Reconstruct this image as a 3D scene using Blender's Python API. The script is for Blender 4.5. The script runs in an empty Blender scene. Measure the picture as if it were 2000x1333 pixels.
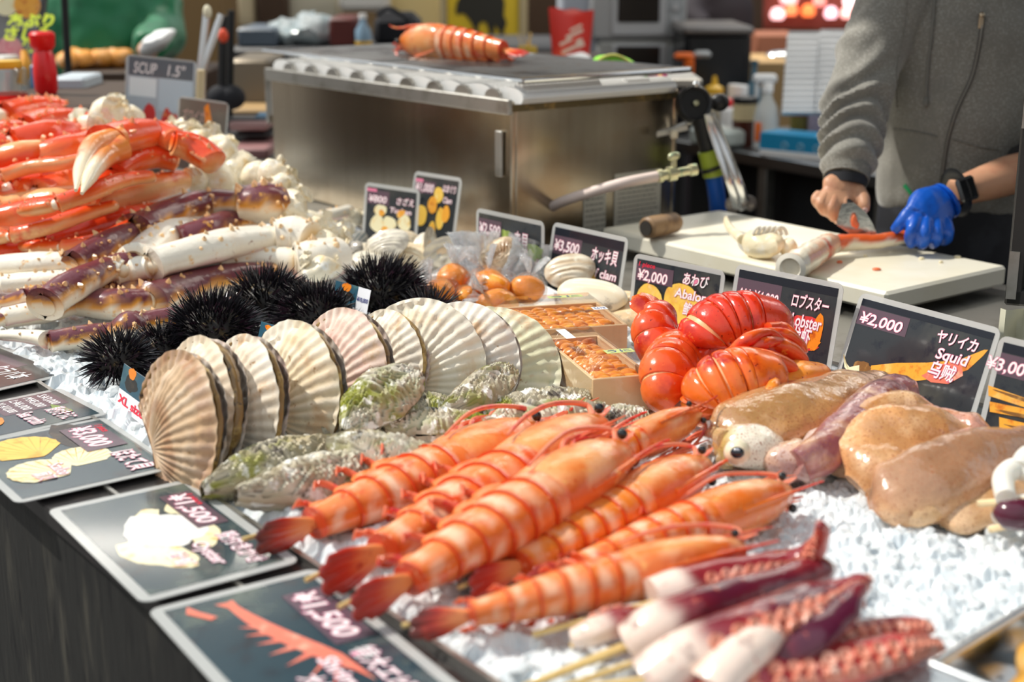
import bpy, math, random
from math import sin, cos, pi, radians, sqrt, atan2, exp
from mathutils import Vector, Matrix, noise
V = Vector
scene = bpy.context.scene
# ------------------------------------------------------------ camera
PITCH = radians(15.4); FPX = 2778.0; CAMZ = 0.60
cd = bpy.data.cameras.new('camera'); cam = bpy.data.objects.new('camera', cd)
scene.collection.objects.link(cam); scene.camera = cam
cam.location = (0, 0, CAMZ); cam.rotation_euler = (pi/2-PITCH, 0, 0)
cd.sensor_width = 36; cd.lens = FPX/2000*36; cd.clip_start = .05
cd.dof.use_dof = True; cd.dof.focus_distance = 2.02; cd.dof.aperture_fstop = 3.3
# ------------------------------------------------------------ daylight
world = bpy.data.worlds.new('sky'); scene.world = world; world.use_nodes = True
wn = world.node_tree.nodes; wl = world.node_tree.links; wn.clear()
wo = wn.new('ShaderNodeOutputWorld'); wb = wn.new('ShaderNodeBackground')
wg = wn.new('ShaderNodeTexCoord'); ws = wn.new('ShaderNodeSeparateXYZ'); wr = wn.new('ShaderNodeValToRGB')
wl.new(wg.outputs['Generated'], ws.inputs[0]); wl.new(ws.outputs['Z'], wr.inputs[0])
e = wr.color_ramp.elements
e[0].position = 0.0; e[0].color = (.42, .38, .34, 1)
e[1].position = .9; e[1].color = (.80, .92, 1.0, 1)
x = e.new(.25); x.color = (.62, .64, .64, 1)
x = e.new(.45); x.color = (.95, .98, 1.0, 1)
wl.new(wr.outputs[0], wb.inputs[0]); wb.inputs[1].default_value = 0.80
wl.new(wb.outputs[0], wo.inputs[0])
sd = bpy.data.lights.new('sun', 'SUN'); sun = bpy.data.objects.new('sun', sd); scene.collection.objects.link(sun)
SUND = V((-.60, .16, .78)).normalized()
sun.rotation_euler = SUND.to_track_quat('Z', 'Y').to_euler(); sun.location = (-2, 1, 4)
sd.energy = 3.7; sd.angle = radians(1.0); sd.color = (1.0, .95, .86)
for i, (lx, ly) in enumerate(((.3, 3.6), (1.7, 3.9), (-1.4, 5.0), (1.2, 5.9))):   # unseen fill lights added to brighten the shaded side
    ld = bpy.data.lights.new('fill_light', 'AREA'); lo = bpy.data.objects.new('fill_light', ld); scene.collection.objects.link(lo)
    ld.shape = 'RECTANGLE'; ld.size = 1.2; ld.size_y = .25; ld.energy = (8, 8, 9, 20)[i]; ld.color = (1.0, .93, .82); lo.location = (lx, ly, 1.58)
vs = scene.view_settings
vs.view_transform = 'Standard'; vs.look = 'None'; vs.gamma = 1; vs.exposure = 0.08
try: vs.use_curve_mapping = False
except Exception: pass
scene.cycles.max_bounces = 8; scene.cycles.transparent_max_bounces = 12
scene.cycles.caustics_reflective = False; scene.cycles.caustics_refractive = False
scene.cycles.sample_clamp_indirect = 4.0
# ------------------------------------------------------------ where things stand
CP, SP = cos(PITCH), sin(PITCH)
def ray(px, py):
    xn = (px-1000)/FPX; yn = (py-666.5)/FPX
    return V((xn, CP-yn*SP, -(SP+yn*CP)))
def W(px, py, z=0.0):
    d = ray(px, py); s = (z-CAMZ)/d.z
    return V((0, 0, CAMZ))+d*s
def WD(px, py, Y):
    d = ray(px, py); return V((0, 0, CAMZ))+d*(Y/d.y)
TU = V((-.609, .793, 0)).normalized(); TV = V((.793, .609, 0)).normalized(); Z = V((0, 0, 1))
def T(u, v, z=0.0): return TU*u+TV*v+Z*z
def uvof(p): return p.dot(TU), p.dot(TV)
R = random.Random(7)
def rnd(a, b): return R.uniform(a, b)
def nz(p, s=1.0): return noise.noise(p*s)
def fbm(p, o=4): return noise.fractal(p, 1.0, 2.0, o)
def lerp(a, b, t): return a+(b-a)*t
def sm(a, b, x):
    t = min(1, max(0, (x-a)/(b-a))) if a != b else (1.0 if x > a else 0.0)
    return t*t*(3-2*t)
def mixc(a, b, t): return tuple(a[i]+(b[i]-a[i])*t for i in range(3))
# ------------------------------------------------------------ materials
MATS = {}
def M(name, col=(.8, .8, .8), rough=.5, metal=0., layers=(), bump=None, coat=0., trans=0., sss=0., attr=False, emit=0., alpha=1., ior=1.45, spec=.5, coord='Object', sheen=0., aniso=None, sssr=(.01,.006,.004)):
    if name in MATS: return MATS[name]
    m = bpy.data.materials.new(name); m.use_nodes = True; MATS[name] = m
    nt = m.node_tree; N = nt.nodes; L = nt.links
    b = N['Principled BSDF']
    b.inputs['Roughness'].default_value = rough; b.inputs['Metallic'].default_value = metal
    b.inputs['IOR'].default_value = ior; b.inputs['Alpha'].default_value = alpha
    b.inputs['Specular IOR Level'].default_value = spec
    b.inputs['Coat Weight'].default_value = coat; b.inputs['Coat Roughness'].default_value = .08
    b.inputs['Transmission Weight'].default_value = trans
    if sss: b.inputs['Subsurface Weight'].default_value = sss; b.inputs['Subsurface Radius'].default_value = sssr; b.inputs['Subsurface Scale'].default_value = 1.0
    if sheen: b.inputs['Sheen Weight'].default_value = sheen
    c4 = tuple(col)+(1,)
    tc = None
    def coords(scale, stretch):
        nonlocal tc
        if tc is None:
            t0 = N.new('ShaderNodeTexCoord'); oi = N.new('ShaderNodeObjectInfo')
            vm = N.new('ShaderNodeVectorMath'); vm.operation = 'MULTIPLY_ADD'
            L.new(t0.outputs[coord], vm.inputs[2]); L.new(oi.outputs['Random'], vm.inputs[0]); vm.inputs[1].default_value = (17, 31, 23)
            tc = vm.outputs[0]
        if stretch:
            mp = N.new('ShaderNodeMapping'); mp.inputs['Scale'].default_value = stretch
            if len(stretch) > 3: mp.inputs['Rotation'].default_value = stretch[3:]; mp.inputs['Scale'].default_value = stretch[:3]
            L.new(tc, mp.inputs[0]); return mp.outputs[0]
        return tc
    cur = None
    if attr:
        a = N.new('ShaderNodeVertexColor'); a.layer_name = 'Col'; cur = a.outputs[0]
    for ly in layers:
        sc, c2, lo, hi = ly[:4]; stretch = ly[4] if len(ly) > 4 else None; det = ly[5] if len(ly) > 5 else 4
        n = N.new('ShaderNodeTexNoise'); n.inputs['Scale'].default_value = sc; n.inputs['Detail'].default_value = det; n.inputs['Roughness'].default_value = .6
        L.new(coords(sc, stretch), n.inputs['Vector'])
        r = N.new('ShaderNodeMapRange'); r.inputs[1].default_value = lo; r.inputs[2].default_value = hi
        r.interpolation_type = 'SMOOTHSTEP'
        L.new(n.outputs[0], r.inputs[0])
        mx = N.new('ShaderNodeMix'); mx.data_type = 'RGBA'
        L.new(r.outputs[0], mx.inputs[0])
        if cur is None: mx.inputs[6].default_value = c4
        else: L.new(cur, mx.inputs[6])
        mx.inputs[7].default_value = tuple(c2)+(1,)
        cur = mx.outputs[2]
    if cur is None: b.inputs['Base Color'].default_value = c4
    else: L.new(cur, b.inputs['Base Color'])
    if bump:
        sc, st, dist = bump[:3]
        n = N.new('ShaderNodeTexNoise'); n.inputs['Scale'].default_value = sc; n.inputs['Detail'].default_value = 5
        L.new(coords(sc, bump[3] if len(bump) > 3 else None), n.inputs['Vector'])
        bp = N.new('ShaderNodeBump'); bp.inputs['Strength'].default_value = st; bp.inputs['Distance'].default_value = dist
        L.new(n.outputs[0], bp.inputs['Height']); L.new(bp.outputs[0], b.inputs['Normal'])
        if coat: L.new(bp.outputs[0], b.inputs['Coat Normal'])
    if emit:
        if cur is not None: L.new(cur, b.inputs['Emission Color'])
        else: b.inputs['Emission Color'].default_value = c4
        b.inputs['Emission Strength'].default_value = emit
    return m
def film(name, tint=(.96, .97, .98), base=.05, rough=.06, bump=None, haze=0.):
    """thin clear sheet: see-through with a glossy reflection that grows at grazing angles"""
    if name in MATS: return MATS[name]
    m = bpy.data.materials.new(name); m.use_nodes = True; MATS[name] = m; N = m.node_tree.nodes; L = m.node_tree.links; N.clear()
    o = N.new('ShaderNodeOutputMaterial'); t = N.new('ShaderNodeBsdfTransparent'); t.inputs[0].default_value = tint+(1,)
    gl = N.new('ShaderNodeBsdfGlossy'); gl.inputs['Roughness'].default_value = rough
    lw = N.new('ShaderNodeLayerWeight'); lw.inputs[0].default_value = .25
    ad = N.new('ShaderNodeMath'); ad.operation = 'MULTIPLY_ADD'; ad.inputs[1].default_value = .38; ad.inputs[2].default_value = base; ad.use_clamp = True
    L.new(lw.outputs['Fresnel'], ad.inputs[0]); mx = N.new('ShaderNodeMixShader'); L.new(ad.outputs[0], mx.inputs[0]); L.new(t.outputs[0], mx.inputs[1]); L.new(gl.outputs[0], mx.inputs[2])
    last = mx.outputs[0]
    if haze:
        d = N.new('ShaderNodeBsdfDiffuse'); d.inputs[0].default_value = (.93, .95, .97, 1); tr = N.new('ShaderNodeBsdfTranslucent'); tr.inputs[0].default_value = (.93, .95, .97, 1)
        m1 = N.new('ShaderNodeMixShader'); m1.inputs[0].default_value = .5; L.new(d.outputs[0], m1.inputs[1]); L.new(tr.outputs[0], m1.inputs[2])
        m2 = N.new('ShaderNodeMixShader'); m2.inputs[0].default_value = haze; L.new(last, m2.inputs[1]); L.new(m1.outputs[0], m2.inputs[2]); last = m2.outputs[0]
    if bump:
        tc = N.new('ShaderNodeTexCoord'); n = N.new('ShaderNodeTexNoise'); n.inputs['Scale'].default_value = bump[0]; n.inputs['Detail'].default_value = 3; n.inputs['Distortion'].default_value = 1.5
        L.new(tc.outputs['Object'], n.inputs['Vector']); b = N.new('ShaderNodeBump'); b.inputs['Strength'].default_value = bump[1]; b.inputs['Distance'].default_value = bump[2]
        L.new(n.outputs[0], b.inputs['Height']); L.new(b.outputs[0], gl.inputs['Normal']); L.new(b.outputs[0], lw.inputs['Normal'])
    L.new(last, o.inputs[0]); return m
# ------------------------------------------------------------ geometry collector
class G:
    def __init__(s): s.v = []; s.f = []; s.c = []; s.m = []; s.mi = 0; s.hascol = False
    def add(s, vs, fs, cols=None):
        o = len(s.v); s.v += [V(p) for p in vs]
        if cols is not None: s.hascol = True
        s.c += list(cols) if cols is not None else [(1, 1, 1)]*len(vs)
        for f in fs: s.f.append([i+o for i in f]); s.m.append(s.mi)
        return s
    def tube(s, pts, rad, n=10, up=Z, colf=None, prof=None, cap=True, roll=0.):
        k = len(pts)
        if not isinstance(rad, list): rad = [rad]*k
        vs = []; cs = []; fs = []
        ln = [0.]
        for i in range(1, k): ln.append(ln[-1]+(pts[i]-pts[i-1]).length)
        tot = ln[-1] or 1
        for i, p in enumerate(pts):
            t = (pts[min(i+1, k-1)]-pts[max(i-1, 0)])
            if t.length < 1e-9: t = V((1, 0, 0))
            t.normalize()
            S = t.cross(up)
            if S.length < 1e-4: S = t.cross(V((1, .01, 0)))
            S.normalize(); U = S.cross(t)
            r = rad[i]; ra, rb = (r if isinstance(r, tuple) else (r, r))
            for j in range(n):
                a = 2*pi*j/n+roll; q = prof(a, ln[i]/tot) if prof else 1.0
                vs.append(p+S*(cos(2*pi*j/n)*ra*q)+U*(sin(2*pi*j/n)*rb*q))
                if colf: cs.append(colf(ln[i]/tot, a))
        for i in range(k-1):
            for j in range(n):
                j2 = (j+1) % n
                fs.append([i*n+j, i*n+j2, (i+1)*n+j2, (i+1)*n+j])
        if cap:
            fs.append(list(range(n))[::-1]); fs.append([(k-1)*n+j for j in range(n)])
        return s.add(vs, fs, cs if colf else None)
    def grid(s, nu, nv, fn, colf=None, closeu=False):
        vs = []; cs = []
        for i in range(nu):
            for j in range(nv):
                vs.append(fn(i/((nu) if closeu else (nu-1)), j/(nv-1)))
                if colf: cs.append(colf(i/((nu) if closeu else (nu-1)), j/(nv-1)))
        fs = []
        for i in range(nu if closeu else nu-1):
            for j in range(nv-1):
                i2 = (i+1) % nu
                fs.append([i*nv+j, i2*nv+j, i2*nv+j+1, i*nv+j+1])
        return s.add(vs, fs, cs if colf else None)
    def ball(s, c, r, nu=16, nv=10, ax=None, fn=None, colf=None):
        c = V(c); r = r if isinstance(r, (tuple, list, Vector)) else (r, r, r)
        X, Y, Zz = ax if ax else (V((1, 0, 0)), V((0, 1, 0)), Z)
        vs = []; cs = []; fs = []
        def at(a, b):
            d = V((cos(a)*sin(b), sin(a)*sin(b), cos(b))); k = fn(d) if fn else 1.0
            if colf: cs.append(colf(d))
            return c+X*(d.x*r[0]*k)+Y*(d.y*r[1]*k)+Zz*(d.z*r[2]*k)
        vs.append(at(0, 0))
        for i in range(1, nv):
            for j in range(nu): vs.append(at(2*pi*j/nu, pi*i/nv))
        vs.append(at(0, pi))
        for j in range(nu): fs.append([0, 1+j, 1+(j+1) % nu])
        for i in range(nv-2):
            for j in range(nu):
                a = 1+i*nu; fs.append([a+j, a+nu+j, a+nu+(j+1) % nu, a+(j+1) % nu])
        a = 1+(nv-2)*nu
        for j in range(nu): fs.append([a+(j+1) % nu, a+j, len(vs)-1])
        return s.add(vs, fs, cs if colf else None)
    def box(s, c, size, ax=None, bev=0.0):
        c = V(c); X, Y, Zz = ax if ax else (V((1, 0, 0)), V((0, 1, 0)), Z)
        a, b, d = size[0]/2, size[1]/2, size[2]/2
        e = min(bev, a*.9, b*.9, d*.9)
        if e <= 0:
            vs = [c+X*(sx*a)+Y*(sy*b)+Zz*(sz*d) for sz in (-1, 1) for sy in (-1, 1) for sx in (-1, 1)]
            fs = [[0, 2, 3, 1], [4, 5, 7, 6], [0, 1, 5, 4], [2, 6, 7, 3], [0, 4, 6, 2], [1, 3, 7, 5]]
            return s.add(vs, fs)
        vs = []; idx = {}
        for sx in (-1, 1):
            for sy in (-1, 1):
                for sz in (-1, 1):
                    for k in range(3):
                        q = [sx*a, sy*b, sz*d]
                        for m in range(3):
                            if m != k: q[m] -= (sx, sy, sz)[m]*e
                        idx[(sx, sy, sz, k)] = len(vs); vs.append(c+X*q[0]+Y*q[1]+Zz*q[2])
        fs = []
        for k in range(3):
            o = [m for m in range(3) if m != k]
            for sg in (-1, 1):
                q = []
                for p in ((-1, -1), (1, -1), (1, 1), (-1, 1)):
                    t = [0, 0, 0]; t[k] = sg; t[o[0]] = p[0]; t[o[1]] = p[1]; q.append(idx[(t[0], t[1], t[2], k)])
                fs.append(q)
        for k in range(3):
            o = [m for m in range(3) if m != k]
            for s1 in (-1, 1):
                for s2 in (-1, 1):
                    q = []
                    for (sg, kk) in ((-1, o[0]), (1, o[0]), (1, o[1]), (-1, o[1])):
                        t = [0, 0, 0]; t[k] = sg; t[o[0]] = s1; t[o[1]] = s2; q.append(idx[(t[0], t[1], t[2], kk)])
                    fs.append(q)
        for sx in (-1, 1):
            for sy in (-1, 1):
                for sz in (-1, 1): fs.append([idx[(sx, sy, sz, k)] for k in range(3)])
        return s.add(vs, fs)
    def lathe(s, o, prof, n=20, ax=Z, sx=1., sy=1.):
        ax = ax.normalized(); X = ax.cross(V((.3, .9, .1))).normalized(); Y = ax.cross(X)
        vs = []; fs = []
        for (r, h) in prof:
            for j in range(n):
                a = 2*pi*j/n; vs.append(V(o)+ax*h+X*(cos(a)*r*sx)+Y*(sin(a)*r*sy))
        for i in range(len(prof)-1):
            for j in range(n): fs.append([i*n+j, i*n+(j+1) % n, (i+1)*n+(j+1) % n, (i+1)*n+j])
        fs.append(list(range(n))[::-1]); fs.append([(len(prof)-1)*n+j for j in range(n)])
        return s.add(vs, fs)
    def prism(s, poly, o, X, Y, N, t):
        n = len(poly); vs = [o+X*p[0]+Y*p[1] for p in poly]+[o+X*p[0]+Y*p[1]+N*t for p in poly]
        fs = [list(range(n))[::-1], [n+i for i in range(n)]]+[[i, (i+1) % n, n+(i+1) % n, n+i] for i in range(n)]
        return s.add(vs, fs)
    def rough(s, scale, amp, i0=0, oct=3):
        off = V((R.random()*50, R.random()*50, R.random()*50))
        for i in range(i0, len(s.v)):
            p = s.v[i]*scale+off
            s.v[i] = s.v[i]+V((noise.fractal(p, 1, 2, oct), noise.fractal(p+V((9, 3, 5)), 1, 2, oct), noise.fractal(p+V((4, 17, 8)), 1, 2, oct)))*amp
        return s
def spline(pts, k=6, vals=None):
    P = [V(p) for p in pts]; out = []; vo = []
    n = len(P)
    for i in range(n-1):
        p0, p1, p2, p3 = P[max(i-1, 0)], P[i], P[i+1], P[min(i+2, n-1)]
        for j in range(k):
            t = j/k
            out.append(.5*((2*p1)+(p2-p0)*t+(2*p0-5*p1+4*p2-p3)*t*t+(3*p1-p0-3*p2+p3)*t**3))
            if vals: 
                a, b = vals[i], vals[i+1]; tt = t*t*(3-2*t)
                vo.append(tuple(lerp(a[q], b[q], tt) for q in range(len(a))) if isinstance(a, tuple) else lerp(a, b, tt))
    out.append(P[-1])
    if vals: vo.append(vals[-1]); return out, vo
    return out
# ------------------------------------------------------------ objects
COL = scene.collection
ORG = {}
def tag(o, label=None, cat=None, group=None, kind=None):
    if label: o['label'] = label
    if cat: o['category'] = cat
    if group: o['group'] = group
    if kind: o['kind'] = kind
    return o
def thing(name, label, cat, loc, group=None):
    o = bpy.data.objects.new(name, None); COL.objects.link(o); o.location = loc; o.empty_display_size = .02
    ORG[o.name] = V(loc); return tag(o, label, cat, group)
def mesh(name, g, m, off, smooth=True, angle=40):
    me = bpy.data.meshes.new(name)
    me.from_pydata([p-off for p in g.v], [], g.f)
    ms = m if isinstance(m, (list, tuple)) else [m]
    for q in ms: me.materials.append(q)
    if len(ms) > 1: me.polygons.foreach_set('material_index', g.m)
    if g.hascol:
        ca = me.color_attributes.new('Col', 'FLOAT_COLOR', 'POINT')
        flat = []
        for c in g.c: flat += [c[0], c[1], c[2], 1.0]
        ca.data.foreach_set('color', flat)
    me.validate(); me.update()
    if smooth:
        me.polygons.foreach_set('use_smooth', [True]*len(me.polygons))
        if angle < 180: me.set_sharp_from_angle(angle=radians(angle))
    return me
def part(name, g, m, parent, label=None, smooth=True, angle=40, kind=None):
    off = ORG[parent.name]
    o = bpy.data.objects.new(name, mesh(name, g, m, off, smooth, angle)); COL.objects.link(o); o.parent = parent
    ORG[o.name] = off
    return tag(o, label, None, None, kind)
def solo(name, g, m, label=None, cat=None, group=None, kind=None, smooth=True, angle=40):
    xs = [p.x for p in g.v]; ys = [p.y for p in g.v]; zs = [p.z for p in g.v]
    off = V(((min(xs)+max(xs))/2, (min(ys)+max(ys))/2, min(zs)))
    o = bpy.data.objects.new(name, mesh(name, g, m, off, smooth, angle)); COL.objects.link(o); o.location = off
    ORG[o.name] = off
    return tag(o, label, cat, group, kind)
def struct(name, g, m, smooth=True): return solo(name, g, m, kind='structure', smooth=smooth)
def frame_axes(d, up=Z):
    X = d.normalized(); Y = up.cross(X)
    if Y.length < 1e-4: Y = V((0, 1, 0)).cross(X)
    Y.normalize(); return X, Y, X.cross(Y)
_TXT = {}
def text_polys(s, bold=0.0, shear=0.0):
    key = (s, bold, shear)
    if key in _TXT: return _TXT[key]
    cu = bpy.data.curves.new('lettering', 'FONT'); cu.body = s; cu.size = 1.0; cu.offset = bold; cu.shear = shear; cu.resolution_u = 3
    cu.align_x = 'LEFT'; cu.fill_mode = 'FRONT'
    ob = bpy.data.objects.new('lettering', cu); COL.objects.link(ob)
    dg = bpy.context.evaluated_depsgraph_get(); dg.update()
    me = bpy.data.meshes.new_from_object(ob.evaluated_get(dg))
    vs = [(v.co.x, v.co.y) for v in me.vertices]; fs = [list(p.vertices) for p in me.polygons]
    bpy.data.objects.remove(ob); bpy.data.curves.remove(cu); bpy.data.meshes.remove(me)
    _TXT[key] = (vs, fs); return _TXT[key]
def put_text(g, s, o, X, Y, h, w=None, bold=0.0, shear=0.0, align='L', N=None, off=0.0, ref=None):
    """lettering of height h (cap ~0.7) laid in the plane o + X, Y; w = fitted width"""
    vs, fs = text_polys(s, bold, shear)
    if not vs: return g
    rv = text_polys(ref or s, 0.0, shear)[0] if bold else vs
    x0 = min(p[0] for p in rv); x1 = max(p[0] for p in rv)
    k = h/.72; kx = k if w is None else w/max(1e-6, x1-x0)
    dx = -x0 if align == 'L' else -(x0+x1)/2
    Nn = N if N is not None else X.cross(Y)
    g.add([o+X*((p[0]+dx)*kx)+Y*(p[1]*k)+Nn*off for p in vs], fs); return g
# ============================================================ the stall, its ice, the grill
m_black = M('black_plastic', (.012, .013, .015), .35)
m_darkwood = M('dark_streaked_wood', (.018, .018, .017), .62, layers=[(7, (.085, .078, .062), .50, .78, (3.5, 3.5, .55)), (26, (.006, .006, .007), .5, .75, (2, 2, .5))], bump=(30, .35, .004, (2, 2, .35)))
m_ledge = M('black_lacquer', (.02, .018, .018), .28, layers=[(20, (.05, .04, .038), .5, .8)])
m_steel = M('brushed_steel', (.52, .45, .35), .24, 1.0, layers=[(70, (.46, .39, .295), .40, .70, (1, 1, .02)), (3.5, (.40, .29, .19), .46, .72), (38, (.62, .47, .28), .69, .75)], bump=(260, .05, .0006, (1, 1, .02)))
m_steelp = M('polished_steel', (.75, .76, .77), .16, 1.0)
m_steeldull = M('dull_steel', (.50, .49, .46), .42, 1.0, layers=[(14, (.33, .31, .27), .45, .75)])
m_ice = M('crushed_ice', (.76, .80, .825), .14, spec=.6, sss=.2, sssr=(.012, .014, .016), layers=[(45, (.62, .68, .72), .5, .72)])
m_chunk = M('clear_ice', (.80, .84, .865), .10, trans=.15, sss=.2, sssr=(.012, .014, .016), ior=1.31)
m_floor = M('wet_asphalt', (.03, .03, .032), .7, layers=[(8, (.06, .055, .05), .45, .7)], bump=(80, .4, .01))
g = G(); g.box((0, 6, -.90), (24, 24, .10)); struct('floor', g, m_floor, smooth=False)
TABX = (TU*-1, TV, Z)
def tbox(g, u0, u1, v0, v1, z0, z1, bev=0.0):
    return g.box(T((u0+u1)/2, (v0+v1)/2, (z0+z1)/2), (abs(u1-u0), abs(v1-v0), abs(z1-z0)), TABX, bev)
U0, U1 = -.25, 4.0
ct = thing('market_counter', 'long black fronted market counter carrying the bed of crushed ice', 'counter', T(2, 1.2, -.85))
g = G(); tbox(g, U0, U1, .500, .520, -.85, -.012); part('front_panel', g, m_darkwood, ct, 'dark streaked front panel', smooth=False)
g = G(); tbox(g, U0, U1, .495, .570, -.030, -.008, .002); tbox(g, U0, U1, .574, .652, -.030, -.008, .002); part('ledge', g, m_ledge, ct, smooth=False)
g = G(); tbox(g, U0, U1, .5695, .5745, -.020, -.004); tbox(g, U0, U1, .650, .656, -.03, .000); part('edging', g, m_steeldull, ct, 'thin metal edging strips', smooth=False)
g = G(); tbox(g, U0, U1, .60, 1.62, -.10, -.035); part('ice_tray', g, m_steeldull, ct, smooth=False)
g = G(); tbox(g, .95, U1, 1.60, 2.30, -.04, -.002, .002); part('steel_top', g, m_steeldull, ct, 'bare steel worktop behind the ice', smooth=False)
g = G(); tbox(g, U0, U1, 1.590, 1.606, -.10, .014, .002); part('back_lip', g, m_steelp, ct, smooth=False)
g = G(); tbox(g, .97, U1, 1.75, 2.26, -.85, -.05); part('cabinet', g, m_black, ct, smooth=False)
# ---- ice bed
def cellh(p, amp, tilt):
    d, c = noise.voronoi(p)
    r = noise.cell_vector(c[0]*7.31+V((.5, .5, .5)))
    q = p-c[0]
    return (r.x-.5)*amp+((r.y-.5)*q.x+(r.z-.5)*q.y)*tilt
def iceh(u, v):
    p = V((u, v, 0))
    h = .010*noise.noise(p*6+V((3, 1, 0)))+.004*noise.noise(p*17)
    h += cellh(V((u*42, v*42, .3)), .011, .012)*1.0+cellh(V((u*75+9, v*75, .8)), .005, .007)
    # edges roll down
    h -= .02*(1-sm(.655, .69, v))
    return h
g = G()
nu_, nv_ = 560, 190
us = []
g.grid(nu_, nv_, lambda a, b: T(.30+3.6*a**1.35, .655+.937*b, iceh(.30+3.6*a**1.35, .655+.937*b)))
solo('ice_bed', g, m_ice, 'bed of white crushed ice under all the seafood', 'ice', kind='stuff', smooth=False)
g = G()
def chunk(g, p, r):
    q = [V((rnd(-1, 1), rnd(-1, 1), rnd(-.7, .7))) for _ in range(3)]
    n = 6; a0 = rnd(0, 6); tiltx = V((rnd(-.5, .5), rnd(-.5, .5), 1)).normalized()
    X, Y, N = frame_axes(V((rnd(-1, 1), rnd(-1, 1), rnd(-.4, .4))))
    rings = []
    vs = []
    for h, k in ((-.55, .55), (-.15, 1.0), (.3, .9), (.6, .45)):
        for j in range(n):
            a = a0+2*pi*j/n; w = r*k*rnd(.75, 1.15)
            vs.append(p+X*(cos(a)*w)+Y*(sin(a)*w)+N*(h*r))
    fs = [list(range(n))[::-1], [3*n+j for j in range(n)]]
    for i in range(3):
        for j in range(n): fs.append([i*n+j, i*n+(j+1) % n, (i+1)*n+(j+1) % n, (i+1)*n+j])
    g.add(vs, fs)
for i in range(2300):
    u = .35+2.4*R.random()**1.5; v = rnd(.672, 1.575)
    r = rnd(.0045, .0095)*(1.0 if R.random() < .85 else 1.5)
    chunk(g, T(u, v, iceh(u, v)-r*.15), r)
solo('ice_chunks', g, m_chunk, 'loose clear ice cubes scattered over the crushed ice', 'ice', kind='stuff', smooth=False)
# ---- grill
A = uvof(W(975, 195, .308)); gu, gv = 2.262, 1.735
gl, gd, gh = 1.0, .46, .308
gr = thing('grill', 'long brushed steel table grill with white heating tubes', 'grill', T(gu+gl/2, gv+gd/2, 0))
g = G(); t_ = .012
tbox(g, gu, gu+gl, gv, gv+t_, 0, gh, .003); tbox(g, gu, gu+gl, gv+gd-t_, gv+gd, 0, gh, .003)
tbox(g, gu, gu+t_, gv+t_, gv+gd-t_, 0, gh-.012, .003); tbox(g, gu+gl-t_, gu+gl, gv+t_, gv+gd-t_, 0, gh-.03, .003)
part('steel_body', g, m_steel, gr)
g = G(); tbox(g, gu+t_, gu+gl-t_, gv+t_, gv+gd-t_, .20, .215); part('drip_tray', g, m_black, gr)
g = G(); tbox(g, gu-.004, gu+gl+.01, gv-.010, gv+.002, gh-.026, gh+.004, .002)
for k in range(9):
    c = T(gu+.06+k*.105, gv-.003, gh+.002)
    poly = [(cos(pi*j/12)*.026, sin(pi*j/12)*.020) for j in range(13)]
    g.prism(poly, c, TU*-1, Z, TV, .010)
part('front_lip', g, m_steeldull, gr, 'folded front lip with half-round notches')
m_ceramic = M('white_ceramic', (.92, .92, .90), .45, layers=[(25, (.80, .77, .70), .62, .8)])
for k in range(10):
    g = G(); uu = gu+.030+k*.1045
    g.tube([T(uu, gv+.018, gh+.006), T(uu, gv+gd-.02, gh+.006)], (.046, .020), 14); part('heating_tube', g, m_ceramic, gr)
g = G(); g.tube([T(gu+.015, gv+.03, gh+.018), T(gu+.015, gv+.235, gh+.018)], .016, 14); part('heating_tube', g, m_ceramic, gr)
g = G(); g.tube([T(gu+.012, gv+.31, gh+.014), T(gu+.012, gv+.375, gh+.014)], .014, 14); part('heating_tube', g, m_ceramic, gr)
g = G(); tbox(g, gu-.012, gu+.006, gv+.02, gv+gd+.03, gh+.034, gh+.046, .002); tbox(g, gu-.005, gu+.004, gv, gv+gd, gh-.02, gh-.006)
part('side_rail', g, M('rusty_rail', (.16, .12, .06), .4, .8, layers=[(40, (.35, .22, .08), .5, .7)]), gr, 'browned side rail')
g = G(); tbox(g, gu+.022, gu+.044, gv-.009, gv-.002, .155, gh-.06, .002); part('corner_plate', g, m_steeldull, gr)
g = G()
tbox(g, gu+gl-.002, gu+gl+.03, gv+.005, gv+.015, .19, gh-.01, .002)
tbox(g, gu+gl+.022, gu+gl+.034, gv-.0, gv+.02, .17, gh, .003)
part('carry_handle', g, m_steeldull, gr)
# printed plates on the short side
def side_plate(vc, w, h, zc, rows):
    o = T(gu-.0015, vc, zc); X = TV; Y = Z; N = TU*-1
    g = G(); g.box(o, (w, .001, h), (X, N, Y)); p = part('info_plate', g, M('plate_cream', (.55, .53, .45), .6), gr, smooth=False)
    g = G()
    for i in range(rows):
        y = h*.40-i*h*.8/max(1, rows-1)
        x = -w*.42
        while x < w*.36:
            l = rnd(.004, .014)
            g.prism([(x, y), (x+l, y), (x+l, y-.0022), (x, y-.0022)], o+N*.0008, X, Y, N, .0004); x += l+.003
    part('plate_print', g, M('ink', (.16, .15, .13), .7), p, smooth=False)
side_plate(.222+gv, .062, .105, .062, 8); side_plate(.345+gv, .135, .125, .075, 11)
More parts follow.
